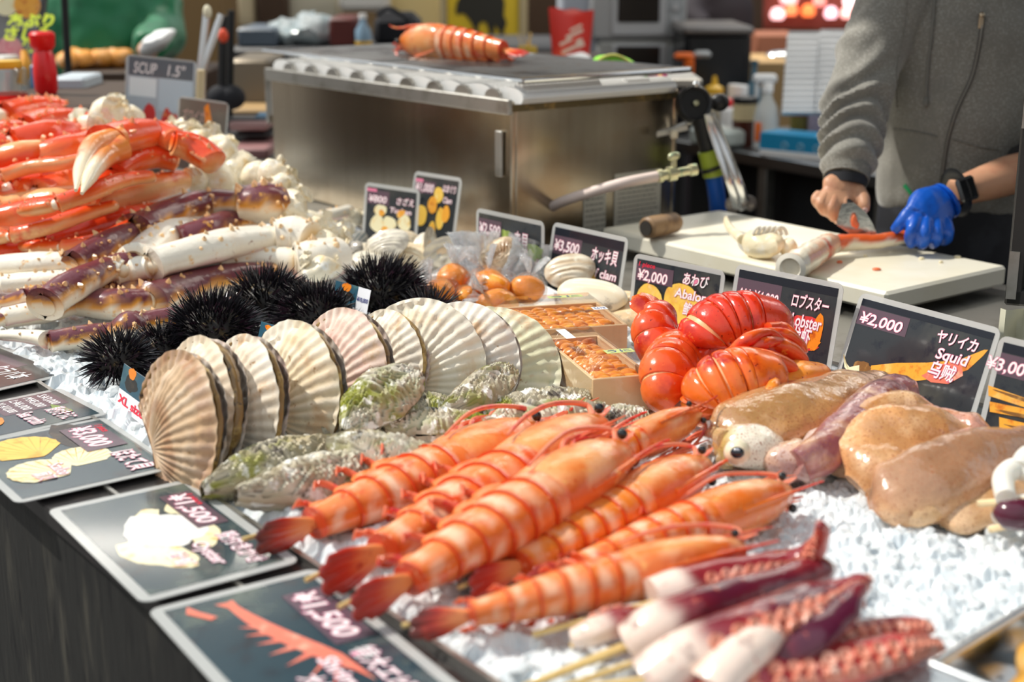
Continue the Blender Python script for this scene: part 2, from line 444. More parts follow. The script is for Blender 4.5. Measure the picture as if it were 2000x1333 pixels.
# ---- wire grate lying on top of the tubes
m_grate = M('grate_wire', (.34, .33, .32), .28, .9, layers=[(30, (.30, .17, .08), .55, .75), (4, (.12, .10, .09), .5, .65)])
gt = thing('wire_grate', 'long wire grate resting over the white tubes of the grill', 'grate', T(gu+gl/2, gv+gd/2, gh+.04))
gz = gh+.042; ga, gb = gu-.02, gu+gl+.06; gva, gvb = gv+.015, gv+gd+.01
g = G()
for a, b in ((T(ga, gva, gz), T(gb, gva, gz)), (T(gb, gva, gz), T(gb, gvb, gz)), (T(gb, gvb, gz), T(ga, gvb, gz)), (T(ga, gvb, gz), T(ga, gva, gz)), (T(gu+gl*.52, gva, gz), T(gu+gl*.52, gvb, gz)), (T(gu+gl*.56, gva, gz), T(gu+gl*.56, gvb, gz))):
    g.tube([a, b], .0045, 8)
part('grate_frame', g, m_steelp, gt, 'bright frame rods')
g = G()
for k in range(96): uu = ga+(gb-ga)*(k+.5)/96; g.tube([T(uu, gva, gz), T(uu, gvb, gz)], .0016, 5)
for k in range(40): vv = gva+(gvb-gva)*(k+.5)/40; g.tube([T(ga, vv, gz+.002), T(gb, vv, gz+.002)], .0016, 5)
part('wire_mesh', g, m_grate, gt)
# ---- gas hose with brass tap
ho = thing('gas_hose', 'pale pink rubber gas hose bending over the counter to a brass tap', 'hose', W(1040, 440, 0.0))
hp = spline([W(1036, 470, .005), W(1050, 425, .05), W(1090, 398, .095), W(1150, 377, .13), W(1220, 357, .155), W(1287, 344, .165)], 8)
g = G(); g.tube(hp, .0105, 14); part('tube', g, M('hose_rubber', (.80, .66, .60), .55), ho)
m_brass = M('old_brass', (.62, .60, .38), .35, .7, layers=[(60, (.30, .45, .30), .55, .7)])
d = (hp[-1]-hp[-2]).normalized(); e0 = hp[-1]
g = G(); g.lathe(e0-d*.004, [(.0125, 0), (.0135, .004), (.0135, .010), (.010, .012), (.010, .022), (.015, .024), (.015, .040), (.009, .043), (.009, .070), (.012, .072), (.012, .086)], 16, d)
g.tube([e0+d*.032, e0+d*.032+Z*.030], .006, 10); g.ball(e0+d*.032+Z*.034, (.014, .006, .009), 12, 8, (d, d.cross(Z), Z)); part('tap', g, m_brass, ho, 'brass tap with green tinge')
# ---- cutting board
bd = thing('cutting_board', 'large thick off-white plastic cutting board with crab meat on it', 'cutting board', T(1.79, 2.08, 0))
BZ = .05
m_board = M('board_plastic', (.86, .82, .69), .38, layers=[(5, (.80, .74, .57), .45, .75), (60, (.72, .62, .46), .66, .8)])
g = G(); tbox(g, 1.445, 2.165, 1.895, 2.235, BZ-.036, BZ, .005); part('slab', g, m_board, bd)
g = G(); tbox(g, 1.50, 2.10, 1.93, 2.20, .006, BZ-.034, .006); part('lower_board', g, M('board_old', (.62, .60, .50), .5), bd, 'smaller yellowed board underneath')
g = G()
for uu, vv in ((1.52, 1.95), (2.08, 1.95), (1.52, 2.18), (2.08, 2.18)):
    g = G(); tbox(g, uu-.02, uu+.02, vv-.02, vv+.02, -.002, .006); part('foot', g, m_black, bd)
# wooden-handled tool lying by the board
a, b = W(1262, 446, .074), W(1322, 434, .074)
hd = (b-a).normalized()
g = G(); g.lathe(a, [(.017, 0), (.0215, .004), (.022, .03), (.0205, (b-a).length-.008), (.016, (b-a).length)], 20, hd)
wt = thing('wooden_tool', 'round wooden handle lying on the far left corner of the cutting board', 'handle', a)
part('grip', g, M('turned_wood', (.33, .20, .10), .5, layers=[(30, (.18, .10, .05), .45, .7, (1, 1, 1))]), wt)
g = G(); g.lathe(a-hd*.003, [(.015, 0), (.015, .0035)], 16, hd); part('ferrule', g, M('dark_iron', (.05, .045, .04), .5, .6), wt)
# ============================================================ price signs
m_lam = M('laminate_film', (.62, .63, .62), .12, alpha=.62, spec=.6)
m_print = M('sign_print', (.030, .036, .042), .22, coat=.35, layers=[(9, (.085, .085, .075), .48, .75), (40, (.015, .02, .03), .55, .7)])
m_band = M('sign_band', (.010, .013, .022), .2, coat=.35)
m_box = M('sign_price_box', (.115, .072, .098), .24, coat=.35)
m_white = M('sign_white', (.93, .88, .89), .35)
m_pink = M('sign_pink', (.78, .22, .36), .4)
m_red = M('sign_red', (.85, .02, .06), .4)
m_paper = M('card_paper', (.88, .88, .92), .4)
m_navy = M('sign_navy', (.02, .03, .20), .4)
def P2(name, c1, layers=(), rough=.3): return M(name, c1, rough, coat=.3, layers=layers)
pic_orange = P2('pic_orange', (.88, .40, .05), [(60, (.62, .16, .02), .5, .7, None), (25, (.95, .62, .20), .55, .75)])
pic_yellow = P2('pic_yellow', (.90, .58, .10), [(50, (.80, .36, .03), .5, .7), (25, (.95, .78, .35), .55, .75)])
pic_pale = P2('pic_pale', (.88, .80, .52), [(60, (.80, .55, .20), .52, .7)])
pic_red = P2('pic_red', (.75, .05, .05), [(50, (.85, .25, .08), .52, .7), (25, (.45, .01, .02), .56, .7)])
pic_pink = P2('pic_pink', (.80, .36, .38), [(70, (.70, .10, .16), .5, .7)])
pic_green = P2('pic_green', (.20, .30, .05), [(60, (.45, .55, .12), .5, .7)])
pic_brown = P2('pic_brown', (.22, .10, .03), [(60, (.50, .28, .08), .5, .7)])
pic_dark = P2('pic_dark', (.02, .02, .02), [(60, (.08, .06, .04), .5, .7)])
pic_white = P2('pic_white', (.92, .90, .86), [(50, (.75, .68, .58), .55, .7)])
pic_blue = P2('pic_blue', (.03, .10, .15), [(18, (.10, .22, .22), .5, .7), (30, (.12, .14, .05), .6, .75)])
pic_coral = P2('pic_coral', (.85, .20, .13), [(50, (.90, .42, .30), .52, .7)])
pic_orange2 = P2('pic_deep_orange', (.90, .26, .02), [(60, (.60, .10, .01), .55, .7)])
class Board:
    """a flat laminated sign: o = lower left corner, X along the writing, Y up, w x h"""
    def __init__(s, name, label, o, X, Y, w, h, cat='sign', group=None, margin=.012, bg=None, bend=0.0, lam=True, thick=.0012):
        s.o, s.X, s.Y, s.w, s.h = o, X.normalized(), Y.normalized(), w, h; s.N = s.X.cross(s.Y); s.bend = bend
        s.t = thing(name, label, cat, o+s.X*w/2, group); s.k = .0003
        if lam:
            g = G(); r = min(.012, h*.1); pl = []
            for cx, cy, a0 in ((w-r, h-r, 0), (r, h-r, 90), (r, r, 180), (w-r, r, 270)):
                for j in range(5): a = radians(a0+j*22.5); pl.append((cx+cos(a)*r, cy+sin(a)*r))
            g.prism(pl, s.o-s.N*thick, s.X, s.Y, s.N, thick); part('laminate_sleeve', g, m_lam, s.t, 'clear laminate sleeve', smooth=False)
        s.m = margin; iw, ih = w-2*margin, h-2*margin
        s.io = s.o+s.X*margin+s.Y*margin; s.iw, s.ih = iw, ih
        g = G(); g.prism([(0, 0), (iw, 0), (iw, ih), (0, ih)], s.io+s.N*.0001, s.X, s.Y, s.N, .0003)
        s.card = part('printed_card', g, bg or m_print, s.t, smooth=False); s.k = .0006
    def at(s, x, y): return s.io+s.X*(x*s.iw)+s.Y*(y*s.ih)+s.N*s.k
    def poly(s, name, pts, m, label=None, up=True):
        g = G(); g.add([s.at(x, y) for x, y in pts], [list(range(len(pts)))]); s.k += .0001
        return part(name, g, m, s.card, label, smooth=False)
    def polys(s, name, lst, m, label=None):
        g = G()
        for pts in lst: g.add([s.at(x, y) for x, y in pts], [list(range(len(pts)))]); s.k += .00005
        s.k += .0001; return part(name, g, m, s.card, label, smooth=False)
    def rect(s, name, x0, y0, x1, y1, m): return s.poly(name, [(x0, y0), (x1, y0), (x1, y1), (x0, y1)], m)
    def ell(s, cx, cy, rx, ry, rot=0, n=28, wob=.0, seed=1):
        rr = random.Random(seed); ph = [rr.uniform(0, 6) for _ in range(3)]; asp = s.iw/s.ih; out = []
        for j in range(n):
            a = 2*pi*j/n; k = 1+wob*(sin(3*a+ph[0])+.6*sin(5*a+ph[1])+.5*sin(9*a+ph[2]))
            x = cos(a)*rx*k; y = sin(a)*ry*k; c_, s_ = cos(radians(rot)), sin(radians(rot))
            out.append((cx+x*c_-y*s_, cy+(x*s_+y*c_)*asp))
        return out
    def text(s, t, x, y, h, w=None, m=None, shear=.15, glow=True, align='L', name='lettering', bold=.012):
        """h as a share of the card height, w of its width"""
        hh = h*s.ih; ww = None if w is None else w*s.iw
        if glow:
            g = G(); put_text(g, t, s.at(x, y), s.X, s.Y, hh, ww, .040, shear, align, s.N, 0, t); s.k += .0001
            p = part(name+'_outline', g, m_pink, s.card, 'pink outline of the writing', smooth=False)
        g = G(); put_text(g, t, s.at(x, y), s.X, s.Y, hh, ww, bold, shear, align, s.N, 0, t); s.k += .0001
        return part(name, g, m or m_white, s.card, smooth=False)
def stand_fit(BL, BR, TL, TR, z0):
    """bottom corners stand at z0; lean and height follow from the top corners"""
    a, b = W(BL[0], BL[1], z0), W(BR[0], BR[1], z0)
    X = (b-a); X.z = 0; w = X.length; X.normalize(); back = Z.cross(X)
    best = None
    tgt = (V(TL), V(TR))
    def proj(p):
        q = p-V((0, 0, CAMZ)); dep = q.y*CP-q.z*SP; up = q.y*SP+q.z*CP
        return V((1000+FPX*q.x/dep, 666.5-FPX*up/dep))
    for i in range(0, 46):
        ph = radians(i); Y = Z*cos(ph)+back*sin(ph)
        for j in range(60):
            h = .06+j*.004
            er = (proj(a+Y*h)-tgt[0]).length+(proj(b+Y*h)-tgt[1]).length
            if best is None or er < best[0]: best = (er, Y, h)
    return a, X, best[1], w, best[2]
def leg_wire(b):
    g = G()
    for k in (.25, .75):
        p = b.o+b.X*(b.w*k)-b.N*.003
        g.tube([p+b.Y*b.h*.5, p-b.Y*.02], .0015, 6)
        g.tube([p+b.Y*b.h*.5, V(((p-b.N*.07).x, (p-b.N*.07).y, -.01))], .0015, 6)
    part('wire_stand', g, m_steelp, b.t)
m_piece = m_red
def standing(label, BL, BR, TL, TR, z0=0.0, name='price_sign', bg=None, margin=.008):
    o, X, Y, w, h = stand_fit(BL, BR, TL, TR, z0)
    b = Board(name, label, o, X, Y, w, h, 'sign', 'price signs standing behind the ice', margin, bg); leg_wire(b); return b
# 800 yen turban shells
b = standing('small price sign reading ¥800 with pale shellfish picture, leftmost behind the ice', (706, 478), (812, 497), (716, 354), (818, 372))
b.rect('price_box', 0, .70, .46, .95, m_box); b.rect('tag_strip', .0, .92, .20, .975, m_pink); b.text('¥800', .05, .74, .12, .36)
b.text('さざえ', .62, .76, .10, .34); b.text('Turban', .50, .60, .09, .42)
b.polys('shell_picture', [b.ell(.3, .60, .13, .09, 10, 20, .06, 1), b.ell(.25, .36, .14, .13, 30, 20, .06, 2), b.ell(.5, .40, .14, .10, 0, 20, .06, 3), b.ell(.55, .20, .16, .10, 0, 20, .06, 4), b.ell(.8, .45, .13, .12, 0, 20, .05, 5)], pic_pale)
b.polys('shell_meat_picture', [b.ell(.33, .56, .06, .05, 0, 14, .08, 8), b.ell(.42, .27, .08, .05, 0, 14, .08, 9), b.ell(.72, .60, .09, .05, 30, 14, .08, 7)], pic_orange)
# 1,000 yen mussels
b = standing('tall price sign reading ¥1,000 with a picture of yellow shellfish', (792, 478), (884, 497), (804, 336), (908, 346))
b.rect('price_box', 0, .75, .48, .93, m_box); b.rect('tag_strip', .0, .91, .18, .955, m_pink); b.text('¥1,000', .02, .78, .12, .42)
b.text('はまぐり', .66, .82, .09, .30); b.text('Clam', .70, .66, .085, .20)
b.polys('mussel_picture', [b.ell(.22, .42, .15, .17, 10, 24, .03, 2), b.ell(.58, .76, .11, .13, 12, 24, .03, 3), b.ell(.52, .22, .08, .16, -4, 24, .03, 4), b.ell(.68, .42, .09, .18, 3, 24, .03, 5)], pic_yellow)
b.polys('mussel_picture', [b.ell(.47, .60, .11, .14, 8, 24, .03, 6), b.ell(.80, .50, .09, .14, -3, 24, .03, 7)], pic_orange)
# 2,500 yen ark shells
b = standing('price sign reading ¥2,500 with pink ark shell picture, behind the plastic bags', (931, 545), (1062, 580), (914, 402), (1051, 438))
b.polys('leaf_picture', [b.ell(.46, .66, .10, .16, 70, 20, .12, 3), b.ell(.95, .18, .06, .2, 0, 18, .1, 4), b.ell(.40, .42, .10, .12, 20, 20, .12, 5), b.ell(.85, .55, .2, .10, 0, 20, .12, 6)], pic_green)
b.polys('shell_picture', [b.ell(.12, .50, .14, .15, 0, 22, .06, 2)], pic_brown)
b.polys('ark_shell_picture', [b.ell(.30, .36, .20, .13, 10, 22, .05, 1), b.ell(.68, .42, .24, .12, -28, 22, .04, 8), b.ell(.62, .16, .18, .10, -10, 22, .06, 9)], pic_pink)
b.rect('price_box', 0, .66, .38, .93, m_box); b.text('¥2,500', .02, .70, .16, .34); b.text('赤貝', .58, .60, .20, .22); b.text('Ark shell', .56, .36, .13, .42); b.text('红贝', .62, .10, .15, .22)
# 3,500 yen surf clam
b = standing('price sign reading ¥3,500 for surf clam with one clam standing before it', (1061, 575), (1206, 615), (1077, 433), (1230, 465))
b.rect('top_band', 0, .86, 1, 1, m_band); b.rect('price_box', 0, .60, .42, .88, m_box)
b.polys('clam_picture', [b.ell(.50, .34, .22, .11, -24, 24, .04, 2), b.ell(.56, .22, .17, .10, -24, 24, .04, 4)], pic_pale)
b.polys('clam_meat_picture', [b.ell(.57, .40, .12, .07, -24, 20, .06, 3)], pic_yellow)
b.text('¥3,500', .03, .66, .16, .36); b.text('ホッキ貝', .58, .64, .17, .36); b.text('surf clam', .50, .40, .13, .46); b.text('北极贝', .60, .14, .15, .28)
# 2,000 yen abalone
b = standing('price sign reading ¥2,000 for abalone, between the white tray and the lobsters', (1224, 640), (1399, 684), (1239, 472), (1418, 532))
b.polys('abalone_shell_picture', [b.ell(.20, .36, .19, .22, 8, 26, .03, 1), b.ell(.62, .46, .25, .22, -20, 26, .03, 2)], pic_dark)
b.polys('abalone_picture', [b.ell(.20, .36, .165, .195, 8, 26, .02, 1), b.ell(.60, .45, .23, .20, -20, 26, .02, 2), b.ell(.60, .12, .26, .10, 0, 22, .04, 5)], pic_yellow)
b.rect('price_box', 0, .68, .46, .93, m_box); b.text('¥2,000', .03, .70, .155, .36); b.text('1 piece', .03, .90, .07, .20, m_red, glow=False, name='red_lettering')
b.text('あわび', .58, .78, .14, .30); b.text('Abalone', .50, .56, .14, .44); b.text('鲍鱼', .62, .34, .15, .20)
# lobster
b = standing('price sign for lobster reading ALL ¥4,000 and Half ¥2,500', (1412, 690), (1619, 742), (1438, 514), (1662, 566))
b.rect('top_band', 0, .90, 1, 1, m_band); b.rect('price_box', 0, .42, .46, .90, m_box)
b.polys('lobster_picture', [b.ell(.72, .40, .20, .15, 18, 26, .04, 1), b.ell(.42, .34, .12, .08, 10, 20, .10, 2), b.ell(.60, .22, .28, .06, 8, 22, .08, 3), b.ell(.48, .20, .22, .05, -30, 18, .08, 4)], pic_red)
b.polys('lobster_claw_picture', [b.ell(.86, .44, .055, .16, -6, 22, .04, 5), b.ell(.72, .24, .20, .035, 20, 18, .05, 7)], pic_orange2)
b.text('ALL:¥4,000', .02, .66, .125, .42); b.text('Half:¥2,500', .02, .46, .125, .42)
b.text('ロブスター', .58, .70, .13, .36); b.text('Lobster', .60, .47, .15, .30); b.text('龙虾', .62, .27, .17, .20)
# squid
b = standing('large price sign reading ¥2,000 for squid, with an orange squid picture', (1629, 742), (1898, 832), (1682, 568), (1957, 642))
b.rect('top_band', 0, .92, 1, 1, m_band); b.rect('price_box', .0, .68, .40, .91, m_box)
sq = [(.20, .10), (.22, .24), (.40, .36), (.62, .47), (.82, .60), (.965, .79), (.99, .80), (.97, .72), (.90, .52), (.80, .40), (.60, .24), (.40, .12), (.28, .06)]
b.poly('squid_picture', sq, pic_orange)
b.poly('squid_fin_picture', [(.60, .30), (.72, .50), (.84, .60), (.88, .44), (.80, .30), (.68, .26)], pic_coral)
b.polys('squid_head_picture', [b.ell(.15, .155, .07, .055, 20, 20, .1, 3)], pic_brown); b.polys('squid_arm_picture', [[(.13, .20), (.06, .14), (.0, .20), (-.02, .28), (.02, .12), (.08, .06), (.15, .08)]], pic_pale)
b.text('¥2,000', .03, .71, .135, .33); b.text('ヤリイカ', .63, .74, .12, .29); b.text('Squid', .66, .55, .13, .23); b.text('乌贼', .64, .34, .15, .19)
# next sign, cut by the frame
b = standing('price sign at the right edge of the ice with orange grilled strips pictured', (1905, 858), (2190, 945), (1958, 652), (2240, 725))
b.rect('top_band', 0, .90, 1, 1, m_band); b.rect('price_box', 0, .66, .40, .89, m_box); b.text('¥3,000', -.09, .70, .13, .36)
for i, (x, y, r) in enumerate(((.24, .46, -3), (.28, .30, 3), (.38, .17, 2), (.5, .07, 0))):
    b.polys('grilled_strip_picture', [[(x-.26, y-.045), (x+.34, y-.02+.02*r), (x+.36, y+.06+.02*r), (x-.28, y+.06)]], pic_orange); b.polys('dark_sauce_picture', [b.ell(x+.02, y+.01, .24, .012, r, 18, .08, i)], pic_brown)
# ---- signs lying on the ledge
def lying(label, A, B, C, D, z, bg=None, margin=.010):
    """A lower-left, B upper-left, C upper-right, D lower-right as the writing runs"""
    a, b_, c, d = [W(p[0], p[1], z) for p in (A, B, C, D)]
    X = ((c-b_)+(d-a)); X.z = 0; w = X.length/2; X.normalize()
    Y = Z.cross(X); h = ((b_-a).dot(Y)+(c-d).dot(Y))/2
    ce = (a+b_+c+d)/4
    return Board('price_sign', label, ce-X*w/2-Y*h/2, X, Y, w, h, 'sign', 'laminated price signs lying on the ledge', margin, bg)
LZ = .000
m_printb = M('sign_print_sea', (.020, .050, .068), .22, coat=.6, layers=[(9, (.12, .15, .13), .46, .72), (25, (.015, .02, .03), .55, .7)])
b = lying('sign on the ledge at the left edge with white kana, above the sea urchin sign', (-180, 768), (-75, 628), (74, 722), (-20, 792), LZ, m_print)
b.rect('price_box', .2, .45, .66, .9, m_box); b.text('タラバ本', .55, .58, .17, .36, glow=False)
b = lying('laminated sign on the ledge reading Sea urchin with four sizes priced', (-120, 852), (77, 727), (178, 801), (-30, 880), LZ, m_printb)
b.rect('price_box', .02, .42, .48, .94, m_box)
for i, t in enumerate(('S:¥3,000', 'M:¥5,000', 'L:¥6,000', 'XL:¥10,000')): b.text(t, .05, .82-i*.115, .075, .38, name='price_lettering', glow=False)
b.polys('leaf_picture', [b.ell(.62, .82, .16, .06, 10, 20, .15, 2), b.ell(.75, .20, .2, .05, -5, 20, .15, 4)], pic_green)
b.polys('urchin_roe_picture', [b.ell(.58, .28, .15, .13, -10, 24, .06, 3), b.ell(.36, .14, .14, .09, 10, 24, .06, 6)], pic_orange2)
b.text('殻付きうに', .56, .72, .12, .40); b.text('Sea urchin', .52, .50, .12, .42)
b = lying('laminated sign on the ledge reading ¥3,000 with three yellow scallops pictured', (-92, 880), (203, 808), (338, 912), (44, 985), LZ, m_printb)
b.polys('ground_picture', [b.ell(.25, .70, .34, .10, 0, 24, .1, 3)], pic_dark)
def scallop_pic(cx, cy, r, rot, m):
    out = []
    asp = b.iw/b.ih
    for j in range(23):
        a = radians(-115+230*j/22); k = r*(1+.02*(-1)**j); out.append((cos(a)*k, sin(a)*k))
    out += [(-r*.9, r*.22), (-r*1.0, 0), (-r*.9, -r*.22)]
    c_, s_ = cos(radians(rot)), sin(radians(rot))
    b.poly('scallop_picture', [(cx+x*c_-y*s_, cy+(x*s_+y*c_)*asp) for x, y in out], m)
    g = G()
    for j in range(-4, 5):
        a = radians(j*22+rot); p = [(cx-cos(radians(rot))*r*.8, cy-sin(radians(rot))*r*.8*asp), (cx+cos(a)*r*.92, cy+sin(a)*r*.92*asp), (cx+cos(a+.05)*r*.92, cy+sin(a+.05)*r*.92*asp)]
        g.add([b.at(q[0], q[1]) for q in p], [[0, 1, 2]])
    b.k += .0001; part('rib_picture', g, pic_orange, b.card, smooth=False)
scallop_pic(.56, .60, .16, 150, pic_pale); scallop_pic(.24, .32, .205, 195, pic_yellow); scallop_pic(.66, .27, .18, 215, pic_pale)
b.rect('price_box', .06, .66, .52, .96, m_box); b.text('¥3,000', .08, .72, .165, .38); b.text('1 piece', .10, .91, .06, .14, m_red, glow=False, name='red_lettering')
b.text('ほたて貝', .62, .78, .14, .34); b.text('Scallop', .60, .34, .10, .2); b.text('扇贝', .70, .20, .10, .12)
b = lying('laminated sign on the ledge reading ¥1,500 with a white and brown oyster pictured', (90, 997), (370, 935), (597, 1105), (270, 1170), LZ, m_printb, .012)
b.polys('oyster_shell_picture', [b.ell(.25, .80, .10, .07, -30, 22, .08, 2), b.ell(.30, .45, .13, .05, -40, 22, .08, 7), b.ell(.66, .30, .20, .10, 24, 24, .07, 3), b.ell(.60, .72, .12, .06, -20, 20, .08, 4)], pic_pale)
b.polys('oyster_picture', [b.ell(.45, .55, .19, .13, 10, 28, .09, 5), b.ell(.40, .36, .15, .07, -20, 28, .09, 9)], pic_white)
b.rect('price_box', .10, .72, .52, .97, m_box); b.text('¥1,500', .12, .77, .15, .36); b.text('1 piece', .14, .915, .05, .14, m_red, glow=False, name='red_lettering'); b.text('殻付きかき', .62, .78, .12, .34); b.text('Oyster', .66, .56, .11, .24); b.text('牡蛎', .70, .34, .11, .14)
b = lying('laminated sign on the ledge reading ¥1,500 with a red prawn pictured, nearest the camera', (284, 1195), (617, 1107), (905, 1348), (545, 1470), LZ, m_printb, .012)
pr = [(.05, .30), (.06, .37), (.05, .42), (.11, .42), (.18, .445), (.28, .49), (.40, .555), (.52, .63), (.62, .685), (.72, .70), (.84, .71), (.74, .66), (.68, .60), (.58, .53), (.46, .455), (.34, .40), (.24, .37), (.16, .36), (.10, .355)]
b.poly('prawn_picture', pr, pic_coral); b.polys('prawn_leg_picture', [[(.28, .40), (.26, .30), (.31, .41)], [(.34, .41), (.33, .29), (.37, .43)], [(.41, .44), (.41, .30), (.44, .46)], [(.48, .47), (.50, .31), (.51, .50)], [(.55, .52), (.60, .34), (.58, .54)], [(.62, .57), (.72, .38), (.64, .58)], [(.66, .60), (.82, .46), (.68, .62)]], pic_coral)
b.poly('feeler_picture', [(.02, .14), (.07, .10), (.16, .20), (.15, .25), (.08, .18)], pic_coral)
b.rect('price_box', .12, .70, .56, .97, m_box); b.text('¥1,500', .14, .75, .16, .38); b.text('特大エビ', .62, .74, .12, .32); b.text('Shrimp', .62, .52, .11, .26); b.text('大虾', .70, .34, .11, .14)
# ---- little size cards stuck in the ice
def card(label, TL, TR, BR, BL, z0, txt, price, sz=None):
    o, X, Y, w, h = stand_fit(BL, BR, TL, TR, z0)
    b = Board('size_card', label, o, X, Y, w, h, 'card', 'small cards stuck in the ice', .0008, m_paper, lam=False)
    b.rect('photo_panel', .0, .42, 1 if price is None else .66, 1, pic_blue); b.polys('urchin_picture', [b.ell(.36, .66, .22, .10, 0, 22, .10, 3)], pic_dark); b.polys('roe_picture', [b.ell(.34, .90, .13, .07, 0, 16, .08, 2)], pic_orange2)
    b.text(txt, .06, .12, .19, .86 if price is None else .62, m_red, shear=0, glow=False, bold=.035, name='red_lettering')
    if price: b.text(price, .68, .62, .12, .30, m_navy, shear=.1, glow=False, bold=.02, name='price_lettering')
    g = G(); p = b.o+b.X*b.w*.5-b.N*.0015; g.tube([p+b.Y*.02, p-b.Y*.02], .0015, 6); part('stake', g, m_steelp, b.t); return b
card('small white card reading XL size in red, leaning beside the leftmost scallop', (258, 733), (295, 752), (281, 834), (226, 792), 0, 'XL size', None)
card('small card reading ¥10,000 wedged before the rightmost black sea urchin', (656, 552), (725, 573), (712, 640), (643, 618), .03, '2XL size', '¥10,000')
card('small card mostly hidden between sea urchins and scallops', (508, 652), (552, 664), (540, 720), (494, 705), .02, 'L size', None)
# ============================================================ prawns
m_prawn = M('prawn_shell', (1, 1, 1), .24, attr=True, sss=.12, coat=.35, layers=[(26, (.74, .08, .014), .54, .72), (90, (.92, .52, .30), .60, .76)], bump=(110, .25, .003))
m_carap = M('prawn_carapace', (1, 1, 1), .24, attr=True, sss=.10, coat=.4, layers=[(16, (.80, .17, .02), .46, .70), (60, (.90, .42, .12), .58, .76), (110, (.62, .07, .01), .64, .76)], bump=(130, .25, .003))
m_pleg = M('prawn_limb', (.80, .18, .08), .32, coat=.25, layers=[(60, (.62, .02, .03), .5, .68)])
m_pink = MATS['sign_pink']
m_feeler = M('prawn_feeler', (.82, .25, .14), .35, layers=[(40, (.75, .10, .10), .5, .7)])
m_eye = M('black_eye', (.006, .005, .006), .08, coat=.6)
m_bamboo = M('bamboo', (.70, .50, .20), .55, layers=[(60, (.55, .36, .12), .5, .7, (1, 1, .1))])
m_tail = M('prawn_tail', (1, 1, 1), .3, attr=True, coat=.3, layers=[(70, (.45, .04, .02), .55, .75)])
C_OR = (.78, .14, .014); C_LT = (.85, .28, .085); C_WH = (.92, .62, .43); C_RED = (.60, .025, .010); C_YE = (.84, .25, .02); C_DK = (.10, .025, .02)
def prawn(label, tail, head, dorsal, seed, fat=1.0, bend=.03, dark_tail=False, skewer=True, group='skewered prawns on the ice', feel=1, yel=0.0, legs=True):
    rr = random.Random(seed)
    fat *= 1.30; a, b = V(tail), V(head); L = (b-a).length; X = (b-a).normalized()
    D = (dorsal-X*dorsal.dot(X)).normalized(); S = X.cross(D)        # D back, S flank
    t = thing('prawn', label, 'prawn', V(((a.x+b.x)/2, (a.y+b.y)/2, min(a.z, b.z)-.02)), group)
    def ax(x): return a+X*(x*L)+D*(bend*L*(1-((x-.52)/.52)**2))
    # --- abdomen: six overlapping shells
    rb = [.030, .040, .049, .056, .060, .063, .064]
    xs = [.15, .245, .320, .392, .462, .532, .600]
    g = G()
    for i in range(6):
        x0, x1 = xs[i], xs[i+1]+.012; r0, r1 = rb[i]*L*fat, rb[i+1]*L*fat
        pts = []; rad = []
        for k in range(9):
            q = k/8; x = lerp(x0-.004, x1, q)
            rim = 1.07-.09*sm(0, .25, q)+.035*sin(pi*q)
            r = lerp(r0, r1, q)*rim*(.86 if k == 8 else 1)
            pts.append(ax(x)); rad.append((r*.84, r*1.03))
        wh = rr.uniform(.35, 1.0)
        def colf(q, an, i=i, wh=wh):
            s_ = sin(an)                                   # +1 back, -1 belly
            c = mixc(C_OR, C_LT, .5+.35*cos(an*2))
            if yel: c = mixc(c, C_YE, yel)
            c = mixc(c, C_WH, wh*.95*sm(-.15, .25, noise.noise(V((cos(an)*1.6+seed, q*2.2, i*3.1))))*sm(.10, .28, q)*(1-sm(.45, .75, q)))
            c = mixc(c, C_RED, .75*(1-sm(0.0, .13, q)))
            c = mixc(c, C_RED, .55*sm(.55, .95, -s_))
            return c
        g.tube(pts, rad, 22, D, colf)
    # pleura: little side flaps along the belly edge
    for i in range(5):
        for sg in (-1, 1):
            x = xs[i]+.045; r = rb[i]*L*fat
            c = ax(x)-D*(r*.72)+S*(sg*r*.62)
            g.ball(c, (r*.70, r*.20, r*.62), 10, 6, (X, S, D), colf=lambda d: mixc(C_LT, C_OR, .5+.5*d.z))
    part('abdomen', g, m_prawn, t)
    # --- carapace
    prof = [(.572, .052), (.585, .064), (.62, .068), (.68, .069), (.74, .066), (.80, .059), (.85, .049), (.89, .037), (.92, .026), (.935, .012)]
    g = G(); pts, rad = spline([ax(x) for x, r in prof], 3, [(r*L*fat*.86, r*L*fat*1.06) for x, r in prof])
    def cc(q, an):
        s_ = sin(an)
        c = mixc(C_YE, C_OR, .30+.5*sm(.55, 1, q))
        c = mixc(c, C_LT, .55*sm(-.3, -.9, s_))
        c = mixc(c, (.93, .60, .30), .35*sm(.1, .6, abs(cos(an)))*(1-sm(.5, .8, q)))
        c = mixc(c, C_RED, .6*(1-sm(0, .05, q)))
        gq = abs(q-.46-.10*s_); c = mixc(c, C_RED, .7*(1-sm(.0, .022, gq))*sm(.95, .3, abs(s_)))
        c = mixc(c, C_RED, .5*sm(.72, .95, s_))
        c = mixc(c, (.90, .48, .24), .7*sm(.05, .4, noise.noise(V((cos(an)*2+seed, q*4, s_*2)))))
        return c
    g.tube(pts, rad, 24, D, cc)
    ridge = spline([ax(.66)+D*(.068*L*fat), ax(.80)+D*(.066*L*fat), ax(.90)+D*(.058*L*fat), ax(.965)+D*(.060*L*fat), ax(1.0)+D*(.070*L*fat)], 4)
    n = len(ridge); g.tube(ridge, [lerp(.010, .0015, i/(n-1))*L for i in range(n)], 8, D, lambda q, an: mixc(C_OR, C_RED, q))
    for k in range(7):
        p = ridge[int(n*(.30+.09*k))]; g.tube([p, p+D*(.012*L)+X*(.006*L)], [.004*L, .0006], 5, X, lambda q, an: C_RED)
    part('carapace', g, m_carap, t)
